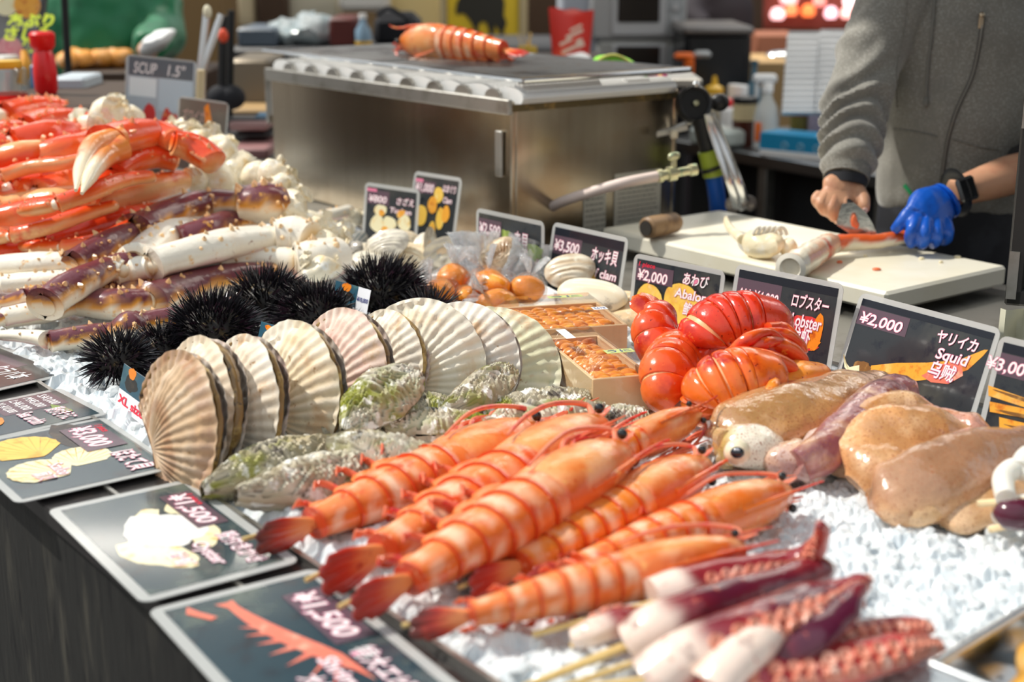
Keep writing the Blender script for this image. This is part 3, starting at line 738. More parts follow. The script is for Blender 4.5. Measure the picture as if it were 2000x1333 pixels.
    # --- eyes on stalks
    for sg in (-1, 1):
        g = G(); e = ax(.905)+S*(sg*.035*L*fat)+D*(.022*L*fat); g.ball(e, .0095*L*fat, 12, 8); part('eye', g, m_eye, t, 'black eye')
    # --- antennal scales, mouth limbs
    g = G()
    for sg in (-1, 1):
        for dz, ln, w in ((.012, .985, .017), (-.014, .97, .014), (-.03, 1.0, .008)):
            p0 = ax(.885)+S*(sg*.020*L)+D*(dz*L); p1 = ax(ln)+S*(sg*.030*L)+D*((dz*.8-.005)*L)
            g.tube([p0, p0.lerp(p1, .35), p0.lerp(p1, .75), p1], [(w*.5*L, w*.5*L), (w*L*.4, w*L), (w*L*.3, w*.75*L), (.001, .001)], 8, D)
    part('antennal_scale', g, m_pleg, t)
    if legs:
        for k in range(5):
            for sg in (-1, 1):
                x = .66+k*.042; r = .06*L*fat
                p = [ax(x)-D*(r*.85)+S*(sg*r*.35), ax(x+.07)-D*(r*(1.35+.15*rr.random()))+S*(sg*r*(.45+.3*rr.random())), ax(x+.16)-D*(r*(1.2+.25*rr.random()))+S*(sg*r*.5), ax(x+.24+.04*rr.random())-D*(r*(.9+.3*rr.random()))+S*(sg*r*(.2+.5*rr.random()))]
                q, rd = spline(p, 4, [.0085*L, .0075*L, .0055*L, .0015*L]); g = G(); g.tube(q, rd, 7, D); part('walking_leg', g, m_pleg, t)
    for i in range(5):
        for sg in (-1, 1):
            x = xs[i]+.035; r = rb[i]*L*fat; cu = rr.uniform(.6, 1.1)
            p = [ax(x)-D*(r*.9)+S*(sg*r*.45), ax(x-.012)-D*(r*1.45)+S*(sg*r*(.8)), ax(x-.035)-D*(r*1.75*cu)+S*(sg*r*1.0), ax(x-.062)-D*(r*1.35*cu)+S*(sg*r*.9)]
            q, rd = spline(p, 4, [(.011*L, .007*L), (.012*L, .006*L), (.010*L, .005*L), (.003*L, .002*L)]); g = G(); g.tube(q, rd, 8, X); part('swimmeret', g, m_pleg, t)
    # --- tail fan
    g = G()
    for k, (an, ln, w) in enumerate(((-30, .15, .019), (-13, .170, .021), (0, .125, .018), (13, .175, .021), (30, .145, .019))):
        an = radians(an)*.42; dr = -X*cos(an)+S*sin(an)*.9-D*.10; base = ax(.162)
        side = dr.cross(D).normalized(); pts = [base, base+dr*(ln*L*.3), base+dr*(ln*L*.65), base+dr*(ln*L*.92), base+dr*(ln*L)]
        rad = [(w*.35*L, .010*L), (w*.8*L, .010*L), (w*L, .007*L), (w*.75*L, .005*L), (w*.2*L, .002*L)]
        pts, rad = spline(pts, 4, rad)
        g.tube(pts, rad, 12, D, lambda q, an: mixc(mixc((.85, .30, .10), C_RED, sm(.2, .7, q)), C_DK, (.95 if dark_tail else .45)*sm(.45, 1.0, q)))
    part('tail_fan', g, m_tail, t, 'dark tipped tail fan' if dark_tail else None)
    # --- feelers swept back over the body
    for k in range(feel*2):
        sg = -1 if k % 2 else 1
        r = .07*L*fat
        p = [ax(.90)+S*(sg*.018*L)-D*(.0*L), ax(.95)+S*(sg*.05*L)-D*(.035*L), ax(.86)+S*(sg*.085*L)-D*(.055*L+.02*L*rr.random()), ax(.72)+S*(sg*(.088+.02*rr.random())*L)-D*(.035*L), ax(.58)+S*(sg*.09*L)-D*(.02*L-.03*L*rr.random())]
        q, rd = spline(p, 7, [.0085*L, .007*L, .0065*L, .006*L, .003*L]); g = G(); g.tube(q, rd, 7, D); part('feeler', g, m_feeler, t)
    if skewer:
        g = G(); p0 = ax(.20)-D*(.012*L); p1 = a-X*(.02*L)-D*(.035*L)-S*(.012*L); g.tube([p0, p1], .0026, 8); part('skewer', g, m_bamboo, t, 'bamboo skewer end')
    return t
def PW(p, z): return W(p[0], p[1], z)
right = V((.8, -.45, .35))
prawn('golden prawn lying furthest back with only its head clear, behind the other prawns', PW((1020, 985), .012), PW((1385, 800), .060), V((.5, -.3, .8)), 17, 1.0, .02, yel=.6, skewer=False)
prawn('short prawn with a blackened tail, lying leftmost below the oysters', PW((508, 1062), .016), PW((1075, 828), .030), V((.55, -.8, .15)), 11, 1.1, .025, True)
prawn('prawn between the leftmost one and the big front one, tail touching the ice', PW((640, 1135), .020), PW((1200, 815), .045), V((.6, -.65, .3)), 12, 1.02, .015)
prawn('orange prawn half hidden under the big striped one, tail under its neighbours', PW((930, 1150), .016), PW((1400, 893), .034), V((.55, -.75, .35)), 14, 1.0, .01, yel=.6)
prawn('pale orange prawn with its eyes showing, second from the tentacle skewers', PW((1040, 1140), .016), PW((1565, 950), .034), V((.45, -.8, .45)), 15, 1.08, .02, yel=.25)
prawn('big glossy striped prawn lying on top in the middle of the pile', PW((700, 1190), .026), PW((1245, 862), .066), V((.62, -.70, .25)), 13, 1.12, .012)
prawn('striped prawn nearest the tentacle skewers with dark tail on the ice', PW((808, 1228), .020), PW((1492, 1062), .046), V((.35, -.80, .45)), 16, .98, .022, True, yel=.15)
# prawn on the grill
gz_ = gh+.046
prawn('whole orange prawn lying on the wire grate of the grill', T(2.55, gv+.26, gz_+.022), T(2.99, gv+.20, gz_+.024), V((-.1, -.4, .9)), 21, 1.15, .02, skewer=False, group=None, feel=1)
# ============================================================ scallops
m_scal = M('scallop_shell', (1, 1, 1), .48, attr=True, layers=[(22, (.66, .44, .26), .55, .74), (90, (.42, .25, .12), .63, .75), (8, (.90, .84, .72), .55, .7)], bump=(130, .35, .002), spec=.3)
m_scal_in = M('scallop_mantle', (.24, .14, .045), .35, layers=[(40, (.60, .42, .14), .5, .7), (70, (.05, .03, .025), .55, .7)], coat=.4)
def valve(g, c, X, Y, N, r, dome, base, band, seed, edge=.0022, side=1):
    """ribbed fan: Y from hinge to rim, N outward"""
    rr = random.Random(seed); nr = 27; na, nd = 217, 26
    ph = rr.uniform(0, 6)
    A = radians(200)
    def prof(th): # outline radius measured from the hinge, th 0 = straight up
        x = abs(th)/(A/2)
        return r*2*(.985*cos(th*.58)**1.15) if x < 1 else 0
    def fn(i, j):
        th = (i-.5)*A; R_ = prof(th)*(1+.008*noise.noise(V((th*9, seed, 1))))
        q = j; rib = (.5+.5*cos(nr*i*2*pi))
        ww = max(0., 1-q)
        p = X*(sin(th)*R_*q*1.02)+Y*(cos(th)*R_*q+0.0)
        # dome over the disc
        lx = sin(th)*R_*q/r; ly = (cos(th)*R_*q-r)/r
        h = dome*r*max(0, 1-(lx*lx+ly*ly))**.72
        h += rib*.0026*(r/.075)*sm(.05, .35, q)*(.55+.45*q)*(1-.6*sm(.97, 1, q))
        h += .0012*noise.noise(V((lx*5, ly*5, seed)))+.0010*sin(q*46+3*noise.noise(V((th*2, q*5, seed))))*sm(.3, .8, q)
        return c+p+N*h
    def cf(i, j):
        rib = (.5+.5*cos(nr*i*2*pi)); q = j
        k = mixc(base, tuple(x*.70 for x in base), .55*(1-rib))
        bd = sm(.35, .75, .5+.5*sin(q*15+ph+2.0*noise.noise(V((i*6, q*3, seed)))))
        k = mixc(k, band, bd*.75*(.4+.6*rib)*sm(.1, .5, q))
        k = mixc(k, (.90, .85, .76), (.25 if seed in (1, 41) else .5)*rib*sm(.0, .5, noise.noise(V((i*9, q*2, seed+5)))+.2))
        return k
    g.grid(na, nd, fn, cf)
    # ears by the hinge
    for sg in (-1, 1):
        g.add([c+X*(sg*.000)+N*.003, c+X*(sg*r*.36)-Y*(r*.02)+N*.002, c+X*(sg*r*.40)+Y*(r*.22)+N*.003, c+X*(sg*r*.20)+Y*(r*.34)+N*.006], [[0, 1, 2, 3]], [base]*4)
    return prof, A
def scallop(label, px, z, n, yang, r, base, band, seed, gap=.0105, dome=.30):
    N = V(n).normalized(); X0 = Z.cross(N).normalized(); Y0 = N.cross(X0)      # X0 to the viewer's right
    a = radians(yang); Y = Y0*cos(a)+X0*sin(a); X = X0*cos(a)-Y0*sin(a)
    ctr = W(px[0], px[1], z); c = ctr-Y*(r*1.0)
    t = thing('scallop', label, 'scallop', V((ctr.x, ctr.y, max(0, ctr.z-r))), 'scallops standing in a row on the ice')
    g = G(); prof, A = valve(g, c, X, Y, N, r, dome, base, band, seed); part('upper_valve', g, m_scal, t)
    g = G(); Nb = (-N+Y*.0).normalized(); valve(g, c-N*.004, -X, (Y-N*(gap/r/2)).normalized(), Nb, r*.985, dome*.9, (.80, .70, .62), (.62, .42, .38), seed+40); part('lower_valve', g, m_scal, t, 'paler back half of the shell')
    g = G(); rim = []; k = 46
    rr = random.Random(seed)
    for i in range(k+1):
        th = (i/k-.5)*A*.94; R_ = prof(th)*.955
        rim.append(c+X*(sin(th)*R_)+Y*(cos(th)*R_)-N*(gap*.5*(max(0, cos(th))**.6)+.001)+N*rr.uniform(-.0015, .0015))
    g.tube(rim, [(gap*.34*rr.uniform(.8, 1.2)+.001, .003) for _ in rim], 8, Y)
    cen = c+Y*r-N*(gap*.45)
    g.add([cen]+[p for p in rim], [[0, i+1, i+2] for i in range(k)])
    part('mantle', g, m_scal_in, t, 'brown mantle between the shell halves'); return t
cream = (.82, .72, .58); tan_ = (.62, .38, .22); rose = (.74, .45, .38); pale = (.84, .78, .66); green_ = (.76, .74, .52); wht = (.86, .80, .72)
n1 = (-.74, -.60, .26); n2 = (-.66, -.68, .26)
scallop('pale greenish scallop leaning far back at the right end of the row', (985, 700), .045, (-.10, -.72, .62), 42, .073, green_, (.62, .60, .40), 9)
scallop('white scallop tucked behind the largest scallop near the right end', (925, 685), .066, (-.34, -.86, .32), 38, .062, wht, cream, 8)
scallop('small cream scallop between the pink one and the largest one', (765, 690), .066, n2, 30, .056, pale, cream, 6)
scallop('pink-tinged rosy scallop standing in the middle of the row', (685, 715), .068, n2, 38, .069, (.80, .60, .50), rose, 5)
scallop('largest cream scallop, wide open face with fine ribs, third from the right end', (848, 690), .068, (-.26, -.90, .32), 42, .068, (.86, .78, .62), (.76, .58, .38), 7)
scallop('yellow-cream scallop with a thick brown rim, fourth from the left end', (588, 752), .066, n2, 42, .072, (.82, .70, .50), (.72, .52, .30), 4)
scallop('white scallop with a pinkish torn edge, third from the left end', (487, 775), .066, n1, 40, .068, (.82, .75, .64), (.74, .60, .44), 3)
scallop('cream scallop with a black frilled rim, second from the left end', (398, 785), .066, n1, 40, .071, (.84, .76, .62), (.72, .55, .38), 2, .016)
scallop('brown striped scallop nearest the ledge, leftmost of the row', (360, 824), .064, (-.70, -.64, .28), 48, .071, (.66, .46, .29), (.34, .14, .06), 1, .009)
# ============================================================ oysters
m_oy = M('oyster_shell', (1, 1, 1), .5, attr=True, layers=[(14, (.44, .37, .24), .48, .66), (24, (.08, .065, .055), .57, .68), (10, (.26, .28, .02), .55, .67), (40, (.93, .91, .85), .55, .66)], bump=(60, .5, .004), spec=.3)
def oyster(label, p0, p1, w, h, seed, up=V((0, 0, 1)), light=.6, green=.4, stripe=1.0):
    a, b = V(p0), V(p1); L = (b-a).length; X, Y, N = frame_axes(b-a, up)
    rr = random.Random(seed); c = (a+b)/2
    t = thing('oyster', label, 'oyster', V((c.x, c.y, min(a.z, b.z)-h*.5)), 'rough oysters in a heap on the ice')
    cv = rr.uniform(-.25, .25)
    for nm, sg, hh in (('upper_shell', 1, h*.62), ('lower_shell', -1, h*.75)):
        g = G()
        def outline(q):
            return (.12+.88*sin(pi*min(1, q*.93+.02))**.62)*(.62+.5*q-.15*q*q)
        def fn(i, j, sg=sg, hh=hh):
            q = i; s_ = (j-.5)*2
            wd = outline(q)*w*.5*(1+.10*noise.noise(V((q*7, s_*2, seed*3.1))))
            x = (q-.5)*L*1.02; y = s_*wd+cv*w*((q-.5)**2)*2
            # growth layers: stepped terraces running round the umbo
            rad_ = sqrt(((q-.12)*1.0)**2*1.0+(s_*.34)**2)
            ly = rad_*(13+3*stripe)+1.6*noise.noise(V((q*4, s_*2.4, seed)))
            st = ly-math.floor(ly)
            z = hh*max(0, (1-abs(s_)**2.4))*(.25+.75*sin(pi*min(1, .08+q*.90)))
            z += (.5-st)*.0072*(1-.3*abs(s_))+.0020*noise.noise(V((x*60, y*80, seed)))+.0050*noise.noise(V((x*16, y*55, seed+7)))
            z *= 1 if abs(s_) < .999 else .3
            return c+X*x+Y*y+N*(sg*z+.0022*noise.noise(V((q*11, s_, seed+4))))
        def cf(i, j):
            q = i; s_ = (j-.5)*2
            rad_ = sqrt((q-.12)**2+(s_*.34)**2); ly = rad_*(13+3*stripe)+1.6*noise.noise(V((q*4, s_*2.4, seed))); st = ly-math.floor(ly)
            k = mixc((.46, .40, .28), (.92, .89, .80), light*(.55+.6*noise.noise(V((q*5, s_*3, seed+2)))))
            k = mixc(k, (.10, .08, .075), .9*sm(.66, 1.0, st))
            k = mixc(k, (.33, .34, .05), green*sm(.0, .45, noise.noise(V((q*4.5, s_*2.2, seed+11)))+.12))
            k = mixc(k, (.36, .24, .12), .6*sm(.75, 1.0, abs(s_)))
            return tuple(max(0, min(1, v)) for v in k)
        g.grid(54, 30, fn, cf); part(nm, g, m_oy, t)
    return t
def oy(label, A, B, z0, z1, w, h, seed, **k): return oyster(label, W(A[0], A[1], z0), W(B[0], B[1], z1), w, h, seed, **k)
oy('dark ridged grey oyster at the back next to the wooden box', (942, 812), (1142, 770), .02, .03, .075, .030, 7, light=.25, green=.15)
oy('small green oyster wedged between the upright oyster and its neighbour', (775, 800), (905, 795), .02, .02, .055, .030, 5, light=.4, green=.8)
oy('grey and green oyster tilted up against the scallops on the right', (870, 815), (1000, 722), .03, .055, .075, .035, 6, up=V((-.35, -.75, .55)), light=.6, green=.75)
oy('yellowish oyster furthest right beside the ice cubes and prawn feelers', (1140, 838), (1262, 812), .015, .02, .065, .03, 10, light=.8, green=.2)
oy('small olive oyster lying under the upright white oyster', (628, 846), (745, 832), .018, .018, .060, .026, 13, light=.4, green=.9)
oy('broad pale oyster lying flat behind the prawn feelers', (752, 842), (948, 822), .026, .03, .085, .035, 8, light=.85, green=.35)
oy('large flat pale oyster with green patches beside the dark one', (925, 845), (1178, 800), .028, .036, .090, .036, 9, light=.7, green=.5)
oy('upright white oyster propped against the middle scallops', (668, 842), (800, 722), .038, .090, .100, .040, 4, up=V((-.30, -.80, .50)), light=.95, green=.35)
oy('long green-stained oyster nearest the brown striped scallop', (392, 952), (655, 862), .016, .030, .075, .042, 1, up=V((-.2, -.5, .8)), light=.35, green=.9)
oy('large oyster with purple-grey stripes in the middle, mouth towards the prawns', (648, 862), (875, 925), .044, .030, .082, .042, 3, up=V((.1, -.45, .9)), light=.55, green=.4)
oy('long white and brown layered oyster lying nearest the prawn tails', (470, 978), (742, 905), .022, .030, .080, .045, 2, up=V((-.15, -.55, .8)), light=.8, green=.12)
# ============================================================ sea urchins
m_ub = M('urchin_test', (.02, .015, .012), .5, layers=[(60, (.16, .10, .03), .55, .7)])
m_us = M('urchin_spine', (.012, .011, .014), .22, spec=.6, layers=[(50, (.05, .02, .035), .5, .7)])
def urchin(label, px, z, r, sp, seed, n=520, flat=.75, comb=None):
    rr = random.Random(seed); c = W(px[0], px[1], z)
    t = thing('sea_urchin', label, 'sea urchin', V((c.x, c.y, max(0, z-r*flat))), 'black sea urchins on the ice')
    g = G(); g.ball(c, (r, r, r*flat), 24, 16); g.rough(70, .002); part('shell', g, m_ub, t)
    g = G()
    for i in range(n):
        zc = 1-1.75*(i+.5)/n; ph = i*2.39996+rr.uniform(-.2, .2); s_ = sqrt(max(0, 1-zc*zc))
        d = V((cos(ph)*s_, sin(ph)*s_, zc)); p = c+V((d.x*r, d.y*r, d.z*r*flat))
        dd = (d+V((rr.uniform(-.45, .45), rr.uniform(-.45, .45), rr.uniform(-.35, .35)))+(comb or V((0, 0, 0)))).normalized()
        if dd.dot(d) < .25: dd = (dd+d).normalized()
        l = sp*rr.uniform(.65, 1.2)
        g.tube([p-d*.004, p+dd*l*.5, p+dd*l], [.0016, .0012, .0002], 4, V((.2, .5, .8)), cap=False)
    part('spines', g, m_us, t, kind='stuff'); return t
urchin('sea urchin half hidden behind the largest scallop, beside the white tray', (835, 615), .030, .036, .030, 7, 380)
urchin('rounded black sea urchin standing apart beside the white tray', (750, 570), .055, .050, .032, 6, 760, comb=V((.3, 0, .25)))
urchin('black sea urchin furthest back, touching the crab legs', (524, 590), .055, .048, .030, 4, 680, comb=V((.2, -.1, .2)))
urchin('black sea urchin directly behind the pink scallop', (612, 618), .045, .047, .030, 5, 680, comb=V((-.2, -.3, .1)))
urchin('low small sea urchin squeezed between two bigger ones', (318, 680), .030, .030, .026, 2, 340)
urchin('large black sea urchin in the middle with long matted spines', (418, 645), .050, .050, .034, 3, 760, comb=V((.15, -.25, .15)))
urchin('small sea urchin with short bristling spines, leftmost of the row', (232, 702), .034, .035, .026, 1, 430)
# ============================================================ king crab
m_crab_o = M('crab_cooked', (1, 1, 1), .26, attr=True, coat=.35, layers=[(45, (.90, .55, .32), .62, .78), (14, (.70, .05, .01), .58, .74)], bump=(90, .35, .003))
m_crab_b = M('crab_raw', (1, 1, 1), .30, attr=True, coat=.3, layers=[(38, (.80, .40, .06), .60, .76), (75, (.30, .09, .03), .64, .76)], bump=(90, .35, .003))
m_meat = M('crab_shoulder', (.86, .77, .58), .42, coat=.2, layers=[(24, (.78, .50, .16), .56, .74), (9, (.62, .56, .38), .52, .72), (60, (.95, .92, .84), .5, .7)], bump=(50, .7, .006))
CO_T = (.82, .07, .012); CO_S = (.86, .17, .025); CO_B = (.90, .50, .22)
CB_T = (.15, .032, .045); CB_M = (.74, .31, .03); CB_W = (.88, .78, .62); CB_P = (.80, .50, .44)
def seg(name, parent, pts, w, style, roll=0., taper=(.8, 1.0, .9), spines=14, seed=1, flat=.82, collar=True):
    """one shell piece of a leg along world points; roll turns the coloured back (0 = up)"""
    rr = random.Random(seed)
    w *= 1.22 if style != 'o' else 1.12; P, t_ = spline(pts, 7, [0.]*len(pts)); n = len(P); rad = []
    for i in range(n):
        q = i/(n-1); k = lerp(taper[0], taper[1], sm(0, .5, q)) if q < .5 else lerp(taper[1], taper[2], sm(.5, 1, q))
        if q > .9: k *= 1+.16*sm(.9, .96, q)-.62*sm(.965, 1.02, q)
        if q < .06: k *= .45+.55*sqrt(q/.06)
        rad.append((w*k, w*k*flat))
    def col(q, a):
        s_ = sin(a-roll); nn = .35*noise.noise(V((q*6, cos(a)*1.5, seed*1.7)))
        if style == 'o':
            c = mixc(CO_B, CO_S, sm(-.75, -.1, s_+nn)); c = mixc(c, CO_T, sm(-.1, .65, s_+nn))
            c = mixc(c, (.88, .45, .18), .6*(sm(.92, 1, q)+1-sm(0, .07, q)))
        elif style == 'w':
            c = mixc(CB_P, CB_W, sm(-.8, -.2, s_+nn)); c = mixc(c, (.92, .86, .74), sm(0, .6, s_)); c = mixc(c, (.82, .48, .10), .75*(sm(.95, 1, q)+1-sm(0, .05, q))); c = mixc(c, CB_M, .55*sm(.25, .5, nn+.12))
        else:
            nn += .3*noise.noise(V((q*16, cos(a)*4, seed*2.7))); c = mixc(CB_W, CB_M, sm(-.15, .15, s_+nn)); c = mixc(c, CB_T, sm(.22, .50, s_+nn*1.4)); c = mixc(c, (.78, .42, .06), .7*(sm(.93, 1, q)+1-sm(0, .06, q)))
        return c
    Pc = P+[P[-1]-(P[-1]-P[-2]).normalized()*w*.35]; rc = rad+[(w*.3, w*.3*flat)]
    g = G(); g.tube(Pc, rc, 18, Z, col, prof=lambda a, t: 1+.035*sin(3*a+seed)+.05*noise.noise(V((cos(a)*2, sin(a)*2, t*9+seed))))
    # thorns
    tt_ = (P[-1]-P[-2]).normalized()
    for k in range(spines):
        i = int(rr.uniform(.06, .96)*(n-1)); i = max(1, min(n-2, i)); a = pi/2+roll+rr.choice((-1.15, -.5, .15, .6, 1.2))+rr.uniform(-.2, .2)
        t = (P[i+1]-P[i-1]).normalized(); S = t.cross(Z)
        if S.length < 1e-4: S = V((1, 0, 0))
        S.normalize(); U = S.cross(t); d = S*cos(a)+U*sin(a); b0 = P[i]+S*(cos(a)*rad[i][0]*.95)+U*(sin(a)*rad[i][1]*.95)
        h = w*rr.uniform(.14, .30); cc = (.92, .55, .26) if style == 'b' else ((.92, .42, .20) if style == 'o' else (.86, .60, .34))
        g.tube([b0-d*h*.3, b0+d*h*.4+t*h*.1, b0+d*h+t*h*.25], [h*.75, h*.45, h*.08], 6, t, lambda q, an: cc)
    return part(name, g, m_crab_o if style == 'o' else m_crab_b, parent)
def joint(parent, p, w, style, seed=0):
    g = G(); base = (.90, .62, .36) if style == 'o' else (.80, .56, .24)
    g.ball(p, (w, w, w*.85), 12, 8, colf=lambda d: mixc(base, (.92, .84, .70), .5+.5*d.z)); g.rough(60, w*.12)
    return part('joint', g, m_crab_o if style == 'o' else m_crab_b, parent)
def cpt(p): return W(p[0], p[1], p[2])
def crab_leg(parent, pieces, seed, name='leg'):
    """pieces: list of (kind, style, width, [(px,py,z)...], roll)"""
    first = None
    for i, (kind, style, w, pts, roll) in enumerate(pieces):
        P = [cpt(p) for p in pts]
        tp = {'merus': (.78, 1.05, 1.0), 'carpus': (.85, 1.05, .9), 'propodus': (.75, 1.0, .85), 'dactyl': (.15, .7, .95), 'coxa': (1.0, 1.1, .9)}[kind]
        fl = {'dactyl': .8}.get(kind, .82)
        if first is None:
            first = seg(name, parent, P, w, style, roll, tp, {'dactyl': 4}.get(kind, 16), seed+i, fl)
        else:
            joint(first, P[-1] if False else P[0], w*.72, style, seed+i); seg(kind, first, P, w, style, roll, tp, {'dactyl': 4}.get(kind, 16), seed+i, fl)
    return first
def shoulder(parent, lst, seed, name='shoulder'):
    for q_ in lst: shoulder1(parent, [q_], seed+int(q_[0]), name)
def shoulder1(parent, lst, seed, name='shoulder'):
    """crumpled white body meat and cut shell"""
    rr = random.Random(seed); g = G()
    for (x, y, z, r, sq) in lst:
        i0 = len(g.v); c = cpt((x, y, z))
        ax = frame_axes(V((rr.uniform(-1, 1), rr.uniform(-1, 1), rr.uniform(-.3, .3))))
        g.ball(c, (r*1.15, r*.85, r*sq), 24, 16, ax); 
        off = rr.uniform(0, 50)
        for i in range(i0, len(g.v)):
            p = g.v[i]; d = (p-c); q = noise.noise(p*20+V((off, 0, 0)))+.3*noise.noise(p*52+V((0, off, 0)))
            q2 = abs(noise.noise(p*22+V((off, 5, 0))))
            g.v[i] = c+d*(1+.30*q-.34*q2)
        for k in range(4):      # frilly membranes
            a = rr.uniform(0, 6.28); o = c+V((cos(a)*r*.8, sin(a)*r*.8, r*sq*rr.uniform(.2, .8))); s1 = V((rr.uniform(-1, 1), rr.uniform(-1, 1), .4)).normalized(); s2 = s1.cross(V((cos(a), sin(a), .3))).normalized(); w_ = r*.7
            g.grid(9, 5, lambda i, j: o+s2*((i-.5)*w_*1.5)+s1*(j*w_*.8*(.4+.6*sin(i*3.1)))+V((cos(a), sin(a), .2))*(w_*.14*sin(i*12+j*4)))
    return part(name, g, m_meat, parent, 'white shoulder meat and torn membrane')
# ---- raw brown and white legs nearest the ice
GB = 'raw king crab leg sections with brown shell'
c1 = thing('crab_leg_section', 'lowest brown crab leg stretched over the ice to the left edge, below the others', 'crab leg', W(200, 660, 0), GB)
crab_leg(c1, [('merus', 'b', .021, [(480, 598, .030), (420, 610, .030), (350, 624, .030), (262, 640, .030)], .0), ('carpus', 'b', .020, [(270, 640, .034), (252, 634, .042), (232, 648, .028)], .2), ('propodus', 'b', .0185, [(240, 646, .026), (170, 657, .026), (92, 668, .024)], .15), ('dactyl', 'w', .014, [(-70, 652, .014), (0, 655, .018), (50, 657, .022), (98, 664, .024)], 0)], 10)
c2 = thing('crab_leg_section', 'two white-bellied thick crab legs side by side with purple brown joints, next to the urchins', 'crab leg', W(400, 540, 0), GB)
shoulder(c2, [(640, 490, .06, .045, .8), (668, 458, .05, .032, .9), (625, 525, .05, .036, .7), (690, 425, .04, .022, .8)], 31)
crab_leg(c2, [('coxa', 'w', .036, [(655, 500, .055), (620, 508, .056), (572, 512, .056)], 0), ('merus', 'w', .029, [(590, 510, .055), (500, 505, .056), (400, 515, .058), (288, 532, .055)], 0), ('carpus', 'b', .024, [(300, 545, .050), (255, 558, .045), (195, 565, .040)], .1), ('propodus', 'w', .017, [(205, 566, .040), (100, 600, .036), (0, 622, .030)], 0), ('dactyl', 'b', .012, [(-90, 640, .02), (-30, 634, .025), (5, 622, .030)], 0)], 20)
crab_leg(c2, [('merus', 'b', .026, [(545, 536, .035), (480, 540, .036), (380, 558, .036), (284, 588, .036)], .25), ('carpus', 'b', .025, [(290, 588, .036), (225, 594, .038), (152, 590, .036)], .2), ('propodus', 'b', .020, [(162, 592, .036), (90, 606, .032), (0, 622, .028)], .3), ('dactyl', 'b', .012, [(-80, 640, .02), (-30, 632, .026), (5, 622, .028)], .2)], 30)
c3 = thing('crab_leg_section', 'upper white crab legs with orange spotted joints, behind the thick white-bellied pair', 'crab leg', W(420, 480, 0), GB)
shoulder(c3, [(600, 445, .085, .040, .8), (560, 420, .11, .034, .9), (625, 468, .06, .03, .8)], 32)
crab_leg(c3, [('coxa', 'w', .034, [(610, 470, .085), (575, 462, .09), (530, 464, .09)], 0), ('merus', 'w', .027, [(548, 462, .09), (470, 472, .092), (390, 490, .09), (285, 520, .08)], .1), ('carpus', 'w', .023, [(298, 522, .078), (250, 530, .07), (215, 540, .065)], 0), ('propodus', 'w', .019, [(228, 538, .065), (110, 546, .058), (0, 556, .05)], .1), ('dactyl', 'w', .012, [(-100, 572, .035), (-40, 566, .045), (5, 556, .05)], 0)], 40)
crab_leg(c3, [('merus', 'w', .027, [(440, 425, .10), (360, 440, .10), (310, 470, .095), (262, 512, .085)], .6), ('carpus', 'b', .020, [(270, 508, .085), (230, 520, .08), (190, 536, .07)], .3)], 47)
c4 = thing('crab_leg_section', 'long dark purple crab leg topmost of the brown ones, ending in torn white shoulder', 'crab leg', W(330, 420, 0), GB)
shoulder(c4, [(545, 372, .14, .042, 1.0), (535, 342, .17, .028, 1.3), (575, 402, .12, .036, .8), (548, 330, .175, .012, 2.6)], 33)
crab_leg(c4, [('coxa', 'b', .036, [(548, 398, .13), (515, 396, .135), (468, 396, .135)], .1), ('merus', 'b', .029, [(480, 396, .135), (410, 398, .13), (340, 416, .125), (255, 455, .11)], .2), ('carpus', 'b', .025, [(262, 450, .11), (205, 482, .10), (136, 518, .085)], .15), ('propodus', 'w', .021, [(150, 512, .085), (75, 516, .08), (-30, 522, .07)], .3)], 50)
crab_leg(c4, [('merus', 'b', .024, [(520, 428, .10), (450, 434, .10), (400, 452, .10), (345, 470, .09)], .2)], 58)
c5 = thing('crab_leg_section', 'short dark purple crab leg piece with a cut hollow end, pointing up across the others', 'crab leg', W(150, 560, 0), GB)
crab_leg(c5, [('merus', 'b', .0245, [(218, 520, .082), (170, 545, .075), (120, 572, .065), (84, 598, .055)], .0), ('carpus', 'w', .020, [(240, 530, .075), (225, 526, .078), (210, 522, .08)], 0)], 60)
crab_leg(c5, [('propodus', 'b', .017, [(110, 570, .050), (70, 576, .046), (45, 582, .045)], .2), ('dactyl', 'b', .015, [(-60, 606, .03), (0, 594, .038), (52, 580, .045)], .3)], 64)
c6 = thing('crab_leg_section', 'pale thin crab leg at the left edge, under the short dark purple piece', 'crab leg', W(60, 545, 0), GB)
crab_leg(c6, [('propodus', 'w', .018, [(150, 545, .055), (80, 548, .052), (-40, 560, .045)], .2)], 66)
c7 = thing('crab_leg_section', 'bare tan crab leg tip sticking out to the right of the white shoulder', 'crab leg', W(640, 430, 0), GB)
crab_leg(c7, [('propodus', 'w', .014, [(600, 432, .055), (640, 422, .055), (684, 410, .055)], 0)], 68)
